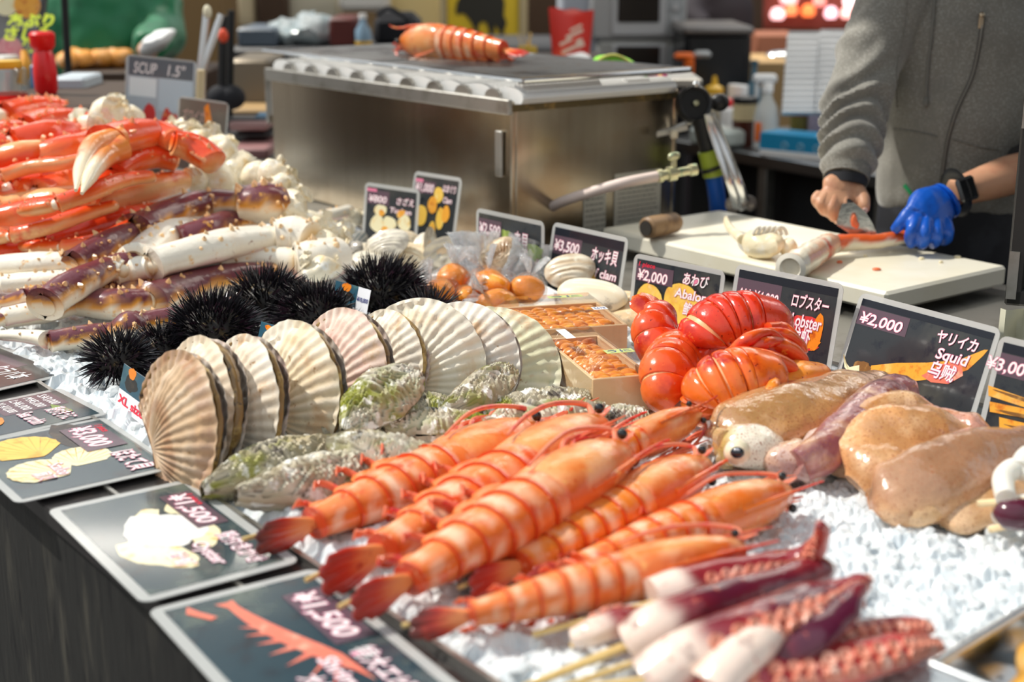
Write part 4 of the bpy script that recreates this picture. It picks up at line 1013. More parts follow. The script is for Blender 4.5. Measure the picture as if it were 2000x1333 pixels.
# ---- cooked orange heap
GO = 'cooked orange king crab leg sections'
def heap(label, base, sh, legs, seed):
    hr = random.Random(seed*13)
    t = thing('crab_leg_section', label, 'crab leg', base, GO)
    if sh: shoulder(t, sh, seed)
    for i, L in enumerate(legs):
        w, pts, roll = L; n = len(pts); roll = roll+hr.choice((-1.1, -.6, 0, .5, 1.0, 2.6))
        crab_leg(t, [('merus', 'o', w, pts[:max(2, (n+1)//2+1)], roll)]+([('carpus', 'o', w*.92, pts[(n+1)//2:], roll)] if n-(n+1)//2 >= 2 else []), seed*10+i*3)
    return t
heap('orange crab legs at the bottom of the heap, just above the raw brown ones', W(150, 470, 0), [(420, 350, .15, .050, .9), (465, 330, .16, .040, .9), (500, 348, .15, .034, .9), (380, 348, .16, .034, .8)], [
 (.031, [(360, 352, .16), (290, 368, .16), (200, 395, .15), (110, 425, .13), (20, 455, .11), (-70, 480, .09)], .1),
 (.026, [(345, 408, .12), (270, 425, .12), (180, 445, .11), (90, 470, .09), (0, 492, .08), (-80, 505, .07)], .2),
 (.024, [(300, 448, .085), (230, 455, .085), (150, 466, .08), (60, 486, .07), (-40, 500, .065)], .0),
 (.022, [(240, 482, .075), (150, 492, .07), (70, 496, .06), (-40, 505, .055)], .1)], 7)
heap('orange crab legs across the middle of the heap with a pale frilled shoulder', W(120, 390, 0), [(395, 285, .20, .045, .9), (430, 300, .19, .036, 1.0), (370, 262, .215, .034, .9), (345, 255, .22, .028, .9)], [
 (.030, [(330, 290, .20), (250, 320, .20), (160, 350, .18), (70, 385, .16), (-20, 405, .14), (-80, 415, .13)], .1),
 (.028, [(150, 402, .15), (100, 408, .15), (40, 422, .14), (-20, 432, .13), (-90, 440, .12)], .2),
 (.026, [(210, 372, .165), (140, 388, .16), (60, 398, .15), (0, 412, .14), (-90, 420, .13)], .15)], 8)
heap('orange crab legs high on the heap beside the big white shoulder', W(80, 330, 0), [(215, 225, .265, .045, .9), (180, 255, .25, .042, .9), (250, 235, .25, .038, .9), (235, 270, .23, .035, .9)], [
 (.030, [(200, 270, .24), (140, 290, .235), (80, 308, .22), (10, 330, .20), (-60, 345, .19)], .1),
 (.030, [(190, 305, .21), (120, 325, .205), (50, 342, .19), (-20, 360, .17), (-80, 370, .16)], .0),
 (.027, [(150, 345, .19), (90, 355, .18), (20, 372, .17), (-60, 385, .15)], .2)], 9)
heap('pinkish orange crab legs topmost at the back of the heap, at the left edge', W(50, 260, 0), [], [
 (.034, [(165, 235, .25), (100, 240, .255), (40, 255, .25), (-30, 275, .24)], .0),
 (.034, [(150, 262, .245), (90, 268, .25), (20, 285, .24), (-50, 300, .23)], .1),
 (.032, [(130, 215, .265), (70, 215, .27), (0, 228, .265), (-60, 240, .25)], .1),
 (.030, [(120, 295, .225), (50, 305, .225), (-20, 318, .21), (-70, 322, .2)], .1)], 10)
heap('thin orange crab legs with pale tips strewn over the left part of the heap', W(90, 400, 0), [], [
 (.016, [(300, 345, .195), (240, 352, .20), (170, 378, .19), (110, 400, .175), (40, 412, .16)], .3),
 (.014, [(190, 300, .235), (130, 318, .225), (60, 326, .215), (0, 345, .2), (-60, 352, .19)], .2),
 (.015, [(230, 400, .155), (160, 420, .145), (90, 444, .13), (20, 462, .115), (-50, 470, .1)], .4),
 (.013, [(140, 250, .262), (80, 262, .255), (20, 268, .25), (-40, 285, .24)], .1),
 (.014, [(320, 425, .12), (260, 440, .12), (200, 468, .11), (120, 484, .095), (40, 480, .09)], .2)], 11)
# big claw
cl = thing('crab_claw', 'orange crab claw with white pointed fingers hanging over the heap', 'crab claw', W(220, 320, .1), None)
a_ = seg('palm', cl, [cpt((345, 275, .245)), cpt((300, 262, .255)), cpt((240, 268, .26)), cpt((205, 282, .255))], .032, 'o', .1, (.8, 1.05, 1.05), 18, 5)
for nm, pts in (('fixed_finger', [(235, 272, .262), (185, 285, .258), (160, 325, .235), (148, 372, .21)]), ('moving_finger', [(240, 288, .25), (205, 305, .24), (178, 340, .225), (160, 378, .205)])):
    P, rd = spline([cpt(p) for p in pts], 6, [.024, .022, .014, .003]); g = G()
    g.tube(P, rd, 12, Z, lambda q, an: mixc((.88, .28, .06), (.93, .80, .58), sm(.3, .6, q))); part(nm, g, m_crab_o, cl, 'white tipped claw finger')
seg('arm', cl, [cpt((420, 320, .21)), cpt((380, 290, .235)), cpt((335, 276, .25))], .029, 'o', 0, (.9, 1.05, .9), 14, 6)
cl2 = thing('crab_claw', 'bent orange crab arm in the middle of the heap, under the claw', 'crab claw', W(300, 330, .1), None)
seg('arm', cl2, [cpt((350, 318, .20)), cpt((300, 305, .215)), cpt((250, 318, .21)), cpt((215, 345, .195))], .026, 'o', .2, (.8, 1.05, .9), 14, 7)
seg('wrist', cl2, [cpt((220, 340, .195)), cpt((195, 362, .185)), cpt((175, 392, .17))], .020, 'o', .4, (.9, 1, .7), 8, 8)
# ============================================================ lobsters
m_lob = M('lobster_shell', (1, 1, 1), .22, attr=True, coat=.45, layers=[(18, (.50, .015, .006), .52, .70), (60, (.90, .30, .04), .62, .76), (170, (.22, .008, .004), .63, .72)], bump=(120, .25, .002))
m_lobm = M('lobster_membrane', (.88, .48, .22), .4, layers=[(60, (.75, .25, .08), .5, .7)])
def lobster(label, path, rad, nabd, seed, hot=0.5, up=Z, legs=(), claws=(), fan=None):
    """path from the carapace front to the curled tail tip"""
    P, rd = spline(path, 12, rad); n = len(P)
    ln = [0.]
    for i in range(1, n): ln.append(ln[-1]+(P[i]-P[i-1]).length)
    tot = ln[-1]
    def at(q):
        q = q*tot
        for i in range(1, n):
            if ln[i] >= q: k = (q-ln[i-1])/max(1e-9, ln[i]-ln[i-1]); return P[i-1].lerp(P[i], k), tuple(lerp(rd[i-1][m], rd[i][m], k) for m in (0, 1))
        return P[-1], rd[-1]
    c = sum(P, V((0, 0, 0)))/n
    t = thing('lobster', label, 'lobster', V((c.x, c.y, 0)), 'cooked red lobsters in a pile')
    top = mixc((.70, .015, .008), (.86, .15, .012), hot); low = mixc((.84, .10, .02), (.92, .33, .045), hot)
    def cf(q, a): return mixc(low, top, .5+.5*sin(a)+.25*noise.noise(V((q*5, cos(a)*2, seed))))
    qc = .40 if nabd else 1.0
    g = G(); pts = []; rr_ = []
    for k in range(14):
        q = qc*k/13; p, r = at(q); kk = (.55+.45*sm(0, .25, k/13)); pts.append(p); rr_.append((r[0]*kk*1.04, r[1]*kk*1.04))
    if nabd: g.tube(pts, rr_, 26, up, cf); part('carapace', g, m_lob, t)
    g = G(); 
    q0 = qc-.01 if nabd else 0
    g2 = G(); pm = []; rm = []
    for k in range(25): p, r = at(q0+.01+(.985-q0-.01)*k/24); pm.append(p); rm.append((r[0]*.93, r[1]*.93))
    g2.tube(pm, rm, 20, up); part('membrane', g2, m_lobm, t, 'pale skin between the tail rings')
    nb = max(nabd, 6)
    for i in range(nb):
        a0 = q0+(1-q0)*i/nb; a1 = q0+(1-q0)*(i+1.0)/nb-.0015
        pts = []; rr_ = []
        for k in range(8):
            q = a0+(a1-a0)*k/7; p, r = at(q); kk = 1.0+.05*sin(pi*(k/7)**.7)+.025*(k/7)
            if k == 7: kk *= .965
            if k == 0: kk *= .965
            pts.append(p); rr_.append((r[0]*kk, r[1]*kk))
        g.tube(pts, rr_, 26, up, cf)
    part('tail_rings', g, m_lob, t)
    if fan:
        g = G(); o, d, s = fan; d = d.normalized(); sd = d.cross(s).normalized()
        for k in (-2, -1, 0, 1, 2):
            dr = (d+sd*(.38*k)).normalized(); L = .058-.006*abs(k)
            pts, rd2 = spline([o, o+dr*L*.4, o+dr*L*.8, o+dr*L], 4, [(.008, .003), (.015, .004), (.016, .003), (.010, .0015)]); g.tube(pts, rd2, 12, s, lambda q, a: mixc(top, low, q))
        part('tail_fan', g, m_lob, t)
    for pts, w in legs:
        q, rd2 = spline(pts, 5, [w, w*1.1, w*.8, w*.35] if len(pts) == 4 else [w]*(len(pts)-1)+[w*.4]); g = G()
        g.tube(q, rd2, 9, Z, lambda q, a: mixc((.78, .06, .012), (.90, .26, .03), hot+.4*sin(a)-.2)); part('leg', g, m_lob, t)
    for pts, w in claws:
        q, rd2 = spline(pts, 6, w); g = G(); g.tube(q, rd2, 16, Z, lambda q, a: mixc((.80, .05, .01), (.92, .30, .04), hot+.3*sin(a)+.2*noise.noise(V((q*4, a, seed))))); g.rough(30, .0015); part('claw', g, m_lob, t)
    return t
def S3(l): return [W(x, y, z) for x, y, z in l]
lobster('dark red lobster tail at the back left of the lobster pile, tail fan pointing up', S3([(1330, 670, .045), (1312, 690, .05), (1290, 680, .06), (1278, 655, .075), (1284, 628, .09), (1300, 608, .10)]), [(.030, .026), (.036, .030), (.036, .031), (.034, .030), (.030, .027), (.020, .018)], 0, 1, .25, V((.6, -.3, .6)), fan=(W(1284, 622, .098), W(1268, 586, .115)-W(1284, 622, .098), V((.4, -.8, .3))), legs=[(S3([(1262, 690, .04), (1246, 665, .06), (1248, 640, .075), (1262, 625, .085)]), .0055), (S3([(1285, 660, .075), (1262, 650, .08), (1255, 625, .085), (1264, 605, .09)]), .005)])
lobster('bright red lobster on top of the lobster pile with a domed curled tail', S3([(1520, 632, .095), (1490, 630, .105), (1455, 630, .108), (1415, 638, .104), (1385, 655, .094), (1378, 678, .078), (1392, 696, .066)]), [(.026, .022), (.040, .036), (.046, .042), (.048, .044), (.044, .041), (.036, .034), (.022, .020)], 6, 2, .12, Z,
 legs=[(S3([(1430, 690, .095), (1460, 664, .115), (1500, 650, .118), (1535, 668, .10)]), .0085), (S3([(1445, 696, .09), (1490, 672, .108), (1530, 668, .10), (1562, 696, .075)]), .008), (S3([(1430, 698, .085), (1475, 690, .09), (1512, 690, .085), (1540, 712, .065)]), .007), (S3([(1500, 640, .115), (1530, 640, .11), (1552, 656, .10), (1566, 690, .075)]), .007)],
 claws=[(S3([(1485, 665, .105), (1525, 676, .095), (1560, 700, .075), (1572, 726, .055)]), [(.012, .010), (.016, .013), (.017, .012), (.005, .004)]), (S3([(1470, 690, .10), (1505, 700, .095), (1540, 716, .08), (1556, 732, .065)]), [(.009, .009), (.012, .010), (.011, .010), (.004, .003)]), (S3([(1500, 650, .11), (1535, 655, .105), (1560, 672, .09), (1575, 690, .08)]), [(.008, .008), (.010, .009), (.010, .008), (.003, .003)])])
lobster('red-orange lobster tail at the front left of the pile, standing on the ice', S3([(1375, 700, .05), (1350, 690, .06), (1322, 702, .065), (1305, 730, .06), (1302, 762, .045), (1325, 788, .03)]), [(.028, .024), (.035, .031), (.038, .034), (.038, .034), (.034, .030), (.024, .02)], 0, 3, .45, V((.4, -.6, .6)))
lobster('orange lobster at the front of the pile with its claw reaching right', S3([(1520, 752, .062), (1490, 744, .070), (1455, 744, .072), (1418, 754, .067), (1392, 770, .056), (1388, 794, .040), (1405, 814, .03)]), [(.028, .024), (.042, .037), (.048, .042), (.048, .043), (.044, .040), (.034, .032), (.02, .018)], 6, 4, .85, Z,
 legs=[(S3([(1460, 806, .045), (1490, 792, .055), (1516, 770, .065), (1534, 752, .065)]), .008), (S3([(1495, 790, .06), (1508, 762, .075), (1516, 734, .08), (1526, 722, .08)]), .009), (S3([(1440, 812, .025), (1475, 795, .03), (1505, 790, .03), (1530, 780, .03)]), .006)],
 claws=[(S3([(1505, 770, .055), (1530, 755, .058), (1560, 735, .06), (1595, 730, .055), (1624, 738, .045)]), [(.012, .01), (.017, .015), (.026, .020), (.023, .016), (.004, .004)]), (S3([(1500, 745, .065), (1520, 730, .07), (1545, 720, .065), (1560, 722, .06)]), [(.010, .01), (.013, .011), (.013, .010), (.004, .004)])])
# ============================================================ squid and tentacles
m_sq = M('squid_skin', (1, 1, 1), .26, attr=True, sss=.08, sssr=(.02, .008, .005), coat=.9, layers=[(9, (.86, .58, .34), .50, .70), (24, (.56, .25, .11), .56, .76, (1, 1, 1)), (380, (.36, .12, .05), .56, .66)], bump=(30, .8, .006))
def squid(label, pts, rad, c1, c2, seed, fin=None, up=Z, head=None, flesh=None, name='squid', fold=0.0):
    P, rd = spline(pts, 8, rad); c = P[len(P)//2]
    t = thing(name, label, 'squid', V((c.x, c.y, 0)), 'whole squid on the ice')
    def cf(q, a):
        k = .5+.5*sin(a)+.5*noise.noise(V((q*4, cos(a)*1.6, seed)))
        r = mixc(c2, c1, max(0, min(1, k)))
        return mixc(mixc(r, tuple(x_*.55 for x_ in c1), .7*sm(.55, 1.0, sin(a)+.35*noise.noise(V((q*7, a, seed))))), (.86, .62, .42), .6*sm(.2, .8, -sin(a)))
    g = G(); g.tube(P, rd, 26, up, cf, prof=lambda a, q: 1+.09*noise.noise(V((cos(a)*1.5, sin(a)*1.5, q*5+seed)))+.05*noise.noise(V((cos(a)*4, sin(a)*4, q*3+seed)))+fold*.22*sin(2*a+q*5)*sin(pi*q)+fold*.10*sin(5*a+q*9+seed)*sin(pi*q))
    g.rough(24, .0022)
    part('mantle', g, m_sq, t)
    if fin:
        for nm, lst in (('fin', fin),):
            for f in lst:
                g = G(); base, tip, side, w, h = f
                g.grid(14, 8, lambda i, j: base.lerp(tip, i)+side*(w*sin(pi*min(1, i*.95+.05))**.7*j)+Z*(h*(1-j)*sin(pi*i)+.004*sin(i*9+j*5)-.006*j), lambda i, j: mixc(c1, (.90, .60, .40), .5*j))
                n_ = len(g.v); f_ = [list(x) for x in g.f]
                g.add([p-Z*.004 for p in g.v[:n_]], [x[::-1] for x in f_], [tuple(cc) for cc in g.c[:n_]])
                part('fin', g, m_sq, t)
    return t
tan1 = (.60, .31, .115); tan2 = (.72, .42, .21); pur1 = (.33, .085, .10); pur2 = (.62, .28, .26); pk1 = (.72, .36, .20); pk2 = (.82, .50, .29)
q1 = squid('large tan squid with a big round eye, furthest back against the squid sign', S3([(1400, 856, .034), (1445, 842, .040), (1540, 812, .045), (1640, 778, .044), (1710, 758, .040), (1748, 746, .032)]), [(.028, .018), (.048, .030), (.058, .036), (.046, .032), (.026, .022), (.006, .006)], tan1, tan2, 1, up=V((-.3, -.4, .9)),
 fin=[(W(1600, 822, .045), W(1748, 750, .035), (W(1650, 850, .03)-W(1640, 810, .04)).normalized(), .034, .01)])
hd = W(1462, 872, .035)
g = G(); g.ball(hd, (.042, .034, .028), 24, 14, colf=lambda d: mixc((.88, .80, .66), (.56, .40, .12), sm(-.2, -.75, d.x))); g.rough(28, .004); part('head', g, m_sq, q1, 'pale wet head')
e0 = W(1440, 884, .052)
g = G(); g.ball(e0, .0155, 18, 12); part('eyeball', g, M('eye_white', (.84, .76, .55), .12, coat=.6), q1)
dv = (V((0, 0, CAMZ))-e0).normalized()
g = G(); g.ball(e0+dv*.0095, (.0088, .0088, .0075), 16, 10); part('pupil', g, M('pupil', (.01, .012, .02), .08, coat=.6), q1)
g = G(); g.ball(e0+dv*.0155, (.0048, .0048, .0022), 12, 8, (dv.cross(Z).normalized(), dv.cross(dv.cross(Z)).normalized(), dv)); part('lens', g, M('lens', (.40, .43, .48), .1), q1)
for k, l in enumerate(([(1430, 868, .04), (1400, 862, .03), (1385, 872, .015)], [(1425, 880, .03), (1398, 878, .02), (1380, 890, .01)], [(1420, 862, .045), (1395, 850, .035), (1372, 855, .02)], [(1425, 890, .03), (1415, 900, .02), (1430, 915, .008)])):
    P, rd = spline(S3(l), 5, [.013, .011, .003]); g = G(); g.tube(P, rd, 10, Z, lambda q, a: mixc((.60, .42, .16), (.80, .66, .42), q)); part('arm', g, m_sq, q1)
q2 = squid('narrow purple squid lying between the tan squid and the folded ones', S3([(1560, 912, .030), (1610, 885, .040), (1660, 842, .048), (1710, 798, .052), (1750, 768, .052), (1772, 758, .044)]), [(.022, .018), (.026, .023), (.031, .027), (.032, .028), (.028, .024), (.008, .008)], pur1, pur2, 2, up=V((-.2, -.6, .8)))
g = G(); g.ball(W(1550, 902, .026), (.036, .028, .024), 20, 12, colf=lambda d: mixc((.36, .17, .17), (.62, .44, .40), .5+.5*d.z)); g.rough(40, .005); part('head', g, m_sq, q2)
for k, l in enumerate(([(1560, 915, .03), (1590, 930, .02), (1615, 925, .012)], [(1545, 915, .02), (1530, 932, .012), (1515, 925, .008)], [(1565, 905, .03), (1600, 912, .025), (1625, 905, .015)])):
    P, rd = spline(S3(l), 5, [.012, .010, .004]); g = G(); g.tube(P, rd, 10, Z, lambda q, a: mixc((.40, .20, .18), (.75, .66, .58), q)); part('arm', g, m_sq, q2)
squid('pale flesh flap lying open against the narrow purple squid', S3([(1575, 880, .030), (1610, 858, .036), (1650, 828, .040), (1670, 812, .040)]), [(.010, .008), (.024, .014), (.022, .014), (.008, .006)], (.86, .66, .58), (.90, .78, .70), 3, up=V((-.3, -.5, .8)))
squid('orange tan squid folded over with its bent tip towards the sign', S3([(1640, 912, .024), (1665, 880, .034), (1705, 840, .046), (1755, 812, .052), (1800, 822, .046), (1815, 845, .036)]), [(.024, .016), (.036, .026), (.036, .030), (.030, .028), (.026, .024), (.008, .008)], (.72, .32, .10), pk2, 4, up=V((-.2, -.6, .8)), fold=.5)
squid('plump orange squid body in the middle of the squid heap', S3([(1675, 950, .018), (1710, 918, .034), (1760, 882, .044), (1820, 868, .044), (1870, 880, .036), (1892, 900, .025)]), [(.020, .012), (.050, .024), (.060, .028), (.054, .026), (.036, .020), (.010, .008)], (.78, .38, .15), (.84, .52, .28), 5, up=V((-.2, -.6, .8)), fold=.8, fin=[(W(1690, 955, .02), W(1880, 905, .03), (W(1700, 990, .0)-W(1700, 930, .02)).normalized(), .030, .012), (W(1760, 862, .05), W(1885, 872, .045), V((.5, .8, -.3)).normalized(), .03, .008)])
squid('pinkish crumpled squid piece at the back under the sign', S3([(1800, 862, .03), (1835, 848, .04), (1880, 862, .035), (1930, 880, .028), (1955, 895, .02)]), [(.014, .012), (.030, .022), (.034, .022), (.026, .018), (.008, .006)], (.74, .36, .26), (.84, .56, .44), 6, up=V((-.2, -.6, .8)), fold=1.2)
squid('wet striped squid at the front of the squid heap, reaching the right edge', S3([(1700, 990, .014), (1750, 968, .030), (1830, 938, .040), (1920, 905, .042), (2010, 880, .040), (2080, 862, .03)]), [(.012, .008), (.042, .024), (.050, .032), (.044, .032), (.032, .024), (.008, .008)], (.56, .29, .16), (.78, .46, .22), 7, up=V((-.2, -.6, .8)), fold=.35, fin=[(W(1745, 1000, .012), W(1990, 915, .03), (W(1800, 1010, .0)-W(1800, 960, .02)).normalized(), .034, .012)])
squid('orange squid mantle lying lowest beside the striped one', S3([(1730, 1010, .012), (1790, 985, .026), (1860, 958, .030), (1915, 930, .034), (1925, 912, .034)]), [(.008, .006), (.026, .016), (.030, .020), (.024, .018), (.008, .006)], (.78, .40, .14), (.84, .54, .27), 8, up=V((-.2, -.6, .8)))
squid('thin orange squid flap under the squid sticks at the right edge', S3([(1830, 1015, .010), (1880, 998, .020), (1950, 965, .026), (2030, 930, .028)]), [(.008, .005), (.030, .012), (.034, .014), (.010, .008)], (.80, .46, .22), (.86, .62, .40), 9, up=V((-.2, -.6, .8)), fold=.5)
# squid rings threaded on picks
m_ring = M('white_squid', (.88, .84, .76), .32, sss=.3, sssr=(.02, .015, .01), coat=.3)
def pick(label, a, b, rings, seed, dark=None):
    A, B = W(*a), W(*b); t = thing('squid_stick', label, 'squid stick', V((A.x, A.y, min(A.z, B.z)-.002)), 'squid sticks at the right edge')
    d = (B-A).normalized()
    g = G(); g.tube([A, A+d*.004, B], [(.001, .0035), (.006, .0035), (.006, .0035)], 8, Z); part('bamboo_pick', g, M('pale_bamboo', (.80, .62, .36), .5), t)
    for (x, y, z), pts in rings:
        P, rd = spline([W(*p) for p in pts], 7, [.011, .012, .012, .011][:len(pts)] if len(pts) == 4 else [.012]*len(pts)); g = G(); g.tube(P, rd, 14, Z); part('squid_ring', g, m_ring, t)
    if dark:
        g = G(); g.ball(W(*dark), (.024, .018, .016), 16, 10); g.rough(50, .003); part('dark_skin', g, M('dark_squid', (.09, .012, .03), .2, coat=.5), t)
pick('upper squid stick with bent white rings at the right edge', (1908, 984, .040), (2060, 975, .050), [((1950, 940, .05), [(1965, 975, .05), (1960, 935, .055), (1985, 915, .06), (2020, 930, .055)]), ((1990, 930, .06), [(1990, 920, .06), (2010, 890, .065), (2050, 900, .06)])], 1)
pick('lower squid stick with a dark skinned ring at the right edge', (1930, 1036, .016), (2060, 1008, .040), [((1980, 1000, .03), [(1955, 1015, .028), (1985, 990, .036), (2030, 990, .036)])], 2, (1985, 1005, .045))
# ============================================================ tentacle skewers
m_ten = M('octopus_skin', (1, 1, 1), .22, attr=True, coat=.5, sss=.1, layers=[(30, (.10, .01, .02), .58, .76), (70, (.72, .16, .10), .60, .74)], bump=(70, .3, .003))
m_cup = M('octopus_sucker', (.80, .30, .20), .25, coat=.4, layers=[(60, (.92, .62, .50), .5, .7)])
def tentacle(label, pts, rad, seed, white=.25, side=1, stick=None, up=Z, dark=0., cups=True, c0=(.25, .018, .028), c1=(.60, .085, .055)):
    P, rd = spline(pts, 10, rad); n = len(P); c = P[n//2]
    t = thing('tentacle_skewer', label, 'skewer', V((c.x, c.y, 0)), 'octopus tentacle skewers on the ice')
    def cf(q, a):
        k = mixc(c1, c0, max(0, min(1, .5+.6*sin(a)+.4*noise.noise(V((q*6, cos(a)*2, seed))))))
        k = mixc(k, (.05, .008, .03), dark*sm(-.2, .5, noise.noise(V((q*4, a*.5, seed+3)))+.2))
        w = 1-sm(white*.75, white*1.25, q+.06*noise.noise(V((a, q*3, seed))))
        return mixc(k, (.88, .70, .60), w)
    g = G(); g.tube(P, rd, 18, up, cf, prof=lambda a, q: 1+.05*noise.noise(V((cos(a)*2, sin(a)*2, q*8+seed)))); part('flesh', g, m_ten, t)
    if cups:
        g = G(); step = 0; i = int(n*(white*.9+.05)); 
        while i < n-2:
            tt = (P[i+1]-P[i]).normalized(); S = tt.cross(up).normalized(); U = S.cross(tt); r = rd[i]
            for kk, an in enumerate((.35, .95)):
                a = an if side > 0 else pi-an
                d = (S*cos(a)+U*sin(a)).normalized(); p = P[i]+S*(cos(a)*r[0])+U*(sin(a)*r[1]); cr = r[0]*.23+.0010
                g.lathe(p-d*.002, [(cr*.9, 0), (cr*1.1, cr*.5), (cr*.95, cr*.95), (cr*.55, cr*.75), (cr*.2, cr*.45)], 10, d)
            st = max(1, int((r[0]*.68+.002)/max(1e-5, (P[i+1]-P[i]).length))); i += st
        part('suckers', g, m_cup, t, 'pale orange suckers')
    if stick:
        g = G(); a, b = stick; g.tube([a, b], [.0028, .0032], 8, Z); part('skewer', g, m_bamboo, t, 'bamboo skewer')
    return t
tentacle('thin dark tentacle tip furthest back behind the other skewers', S3([(1390, 1130, .03), (1440, 1118, .035), (1500, 1095, .036), (1543, 1078, .03)]), [(.012, .010), (.014, .010), (.011, .008), (.004, .003)], 1, .05, 1, c0=(.24, .02, .04))
tentacle('tentacle skewer with a curled tip standing up, furthest back of the white ended ones', S3([(1275, 1172, .036), (1330, 1155, .040), (1400, 1135, .042), (1480, 1118, .042), (1545, 1106, .044), (1588, 1078, .060), (1606, 1045, .082), (1604, 1028, .094), (1594, 1032, .094)]), [(.020, .020), (.023, .020), (.022, .018), (.019, .016), (.016, .013), (.012, .011), (.0075, .007), (.005, .005), (.002, .002)], 2, .17, 1, (W(1040, 1240, .010), W(1300, 1172, .034)), V((-.2, -.3, .9)))
tentacle('small pink and white tentacle scrap beside the nearest striped prawn', S3([(1118, 1246, .016), (1160, 1235, .022), (1205, 1215, .026), (1250, 1195, .028)]), [(.010, .008), (.015, .012), (.016, .012), (.006, .005)], 3, .45, -1, (W(1115, 1262, .008), W(1180, 1238, .022)), c1=(.85, .35, .28))
tentacle('thick maroon tentacle with a blunt pink end and black tapered tip', S3([(1235, 1262, .026), (1280, 1232, .040), (1350, 1200, .048), (1430, 1172, .048), (1530, 1140, .044), (1590, 1118, .042), (1625, 1112, .036)]), [(.022, .020), (.024, .022), (.022, .020), (.021, .018), (.018, .015), (.017, .015), (.006, .006)], 4, .16, -1, (W(1045, 1336, .008), W(1250, 1255, .024)), V((-.2, -.3, .9)), .7, cups=False, c0=(.22, .012, .022), c1=(.50, .05, .045))
tentacle('pinkish tentacle with small suckers lying at the right, pointing to the metal tray', S3([(1480, 1300, .018), (1560, 1278, .026), (1640, 1254, .028), (1720, 1238, .026), (1790, 1228, .022), (1815, 1232, .016)]), [(.018, .014), (.021, .016), (.020, .015), (.017, .013), (.013, .010), (.004, .003)], 5, .04, 1, None, Z, c0=(.38, .03, .05), c1=(.76, .16, .11))
tentacle('coral pink tentacle nearest the metal tray, at the bottom edge', S3([(1440, 1345, .018), (1540, 1322, .028), (1640, 1298, .032), (1740, 1276, .030), (1810, 1264, .022), (1832, 1268, .015)]), [(.020, .016), (.024, .019), (.024, .018), (.020, .015), (.012, .009), (.004, .003)], 6, .03, 1, None, Z, c0=(.55, .06, .06), c1=(.84, .24, .17))
tentacle('dark skewer with a bright white stalk under a wide flared tentacle', S3([(1268, 1338, .030), (1330, 1290, .048), (1410, 1250, .060), (1500, 1212, .062), (1580, 1182, .058), (1640, 1168, .056), (1678, 1140, .066), (1690, 1130, .066)]), [(.024, .022), (.024, .021), (.024, .018), (.026, .014), (.028, .013), (.022, .011), (.011, .008), (.003, .003)], 7, .22, 1, (W(1120, 1345, .006), W(1290, 1325, .030)), V((-.2, -.3, .9)), .8)
tentacle('flared maroon tentacle sheet with suckers along its edge, on the right side', S3([(1470, 1322, .030), (1520, 1285, .046), (1580, 1245, .056), (1635, 1200, .062), (1668, 1160, .068), (1688, 1138, .068)]), [(.008, .008), (.017, .011), (.021, .011), (.019, .010), (.011, .008), (.004, .003)], 8, .02, -1, None, V((-.5, -.4, .7)), .8, c0=(.20, .012, .022), c1=(.58, .05, .045))
tentacle('bulging cream white stump at the bottom edge between the dark tentacles', S3([(1395, 1345, .040), (1420, 1308, .052), (1465, 1268, .060), (1520, 1232, .060)]), [(.022, .020), (.019, .017), (.019, .016), (.010, .008)], 9, 1.1, 1, (W(1170, 1390, .005), W(1400, 1335, .036)), V((-.2, -.3, .9)), cups=False)
tentacle('red tentacle hanging at the bottom edge below the cream stump', S3([(1335, 1372, .020), (1400, 1350, .030), (1470, 1330, .036), (1560, 1318, .034), (1660, 1312, .028)]), [(.018, .016), (.022, .018), (.023, .018), (.02, .015), (.008, .006)], 10, .05, 1, None, Z, c0=(.42, .03, .05), c1=(.72, .14, .10))
for k, (a, b) in enumerate((((1000, 1352, .004), (1215, 1262, .020)), ((1050, 1362, .004), (1250, 1290, .024)))):
    g = G(); g.tube([W(*a), W(*b)], .0028, 8); s_ = solo('skewer', g, m_bamboo, ('loose bamboo skewer leaving the bottom edge, left of the tentacle sticks', 'loose bamboo skewer between the tentacle sticks at the bottom edge')[k], 'skewer', 'loose bamboo skewers')
# ============================================================ metal tray with shellfish meat at the right corner
tr = thing('metal_tray', 'polished metal tray cut off by the bottom right corner', 'tray', W(2000, 1340, .0))
c_a, c_b = W(1822, 1300, .055), W(2030, 1175, .055)
X = (c_b-c_a); X.z = 0; X.normalize(); Yv = Z.cross(X)*-1
g = G(); L_ = .34; D_ = .26; h_ = .055
def wall(p, q, th=.004):
    d = (q-p).normalized(); nn = d.cross(Z)
    g.box((p+q)/2-Z*(h_/2), ((q-p).length, th, h_), (d, Z.cross(d), Z), .001)
k0 = c_a; k1 = c_a+X*L_; k2 = k1+Yv*D_; k3 = k0+Yv*D_
for p, q in ((k0, k1), (k1, k2), (k2, k3), (k3, k0)): wall(p, q)
g.box((k0+k2)/2-Z*(h_-.002), (L_, D_, .004), (X, Yv, Z)); part('pan', g, m_steelp, tr)
rimp = [k0, k1, k2, k3, k0]; g = G()
for i in range(4): g.tube([rimp[i], rimp[i+1]], .0045, 10)
for p in rimp[:4]: g.ball(p, .0045, 10, 8)
part('rolled_rim', g, m_steelp, tr, 'bright rolled rim')
g = G(); P = spline([k3+X*.0+Z*.0, k3.lerp(k0, .25)-X*.02+Z*.004, k3.lerp(k0, .75)-X*.02+Z*.004, k0], 6)
m_liver = M('shellfish_meat', (.72, .36, .06), .3, coat=.4, layers=[(30, (.85, .60, .26), .5, .7), (14, (.42, .16, .02), .55, .7)], bump=(60, .4, .003))
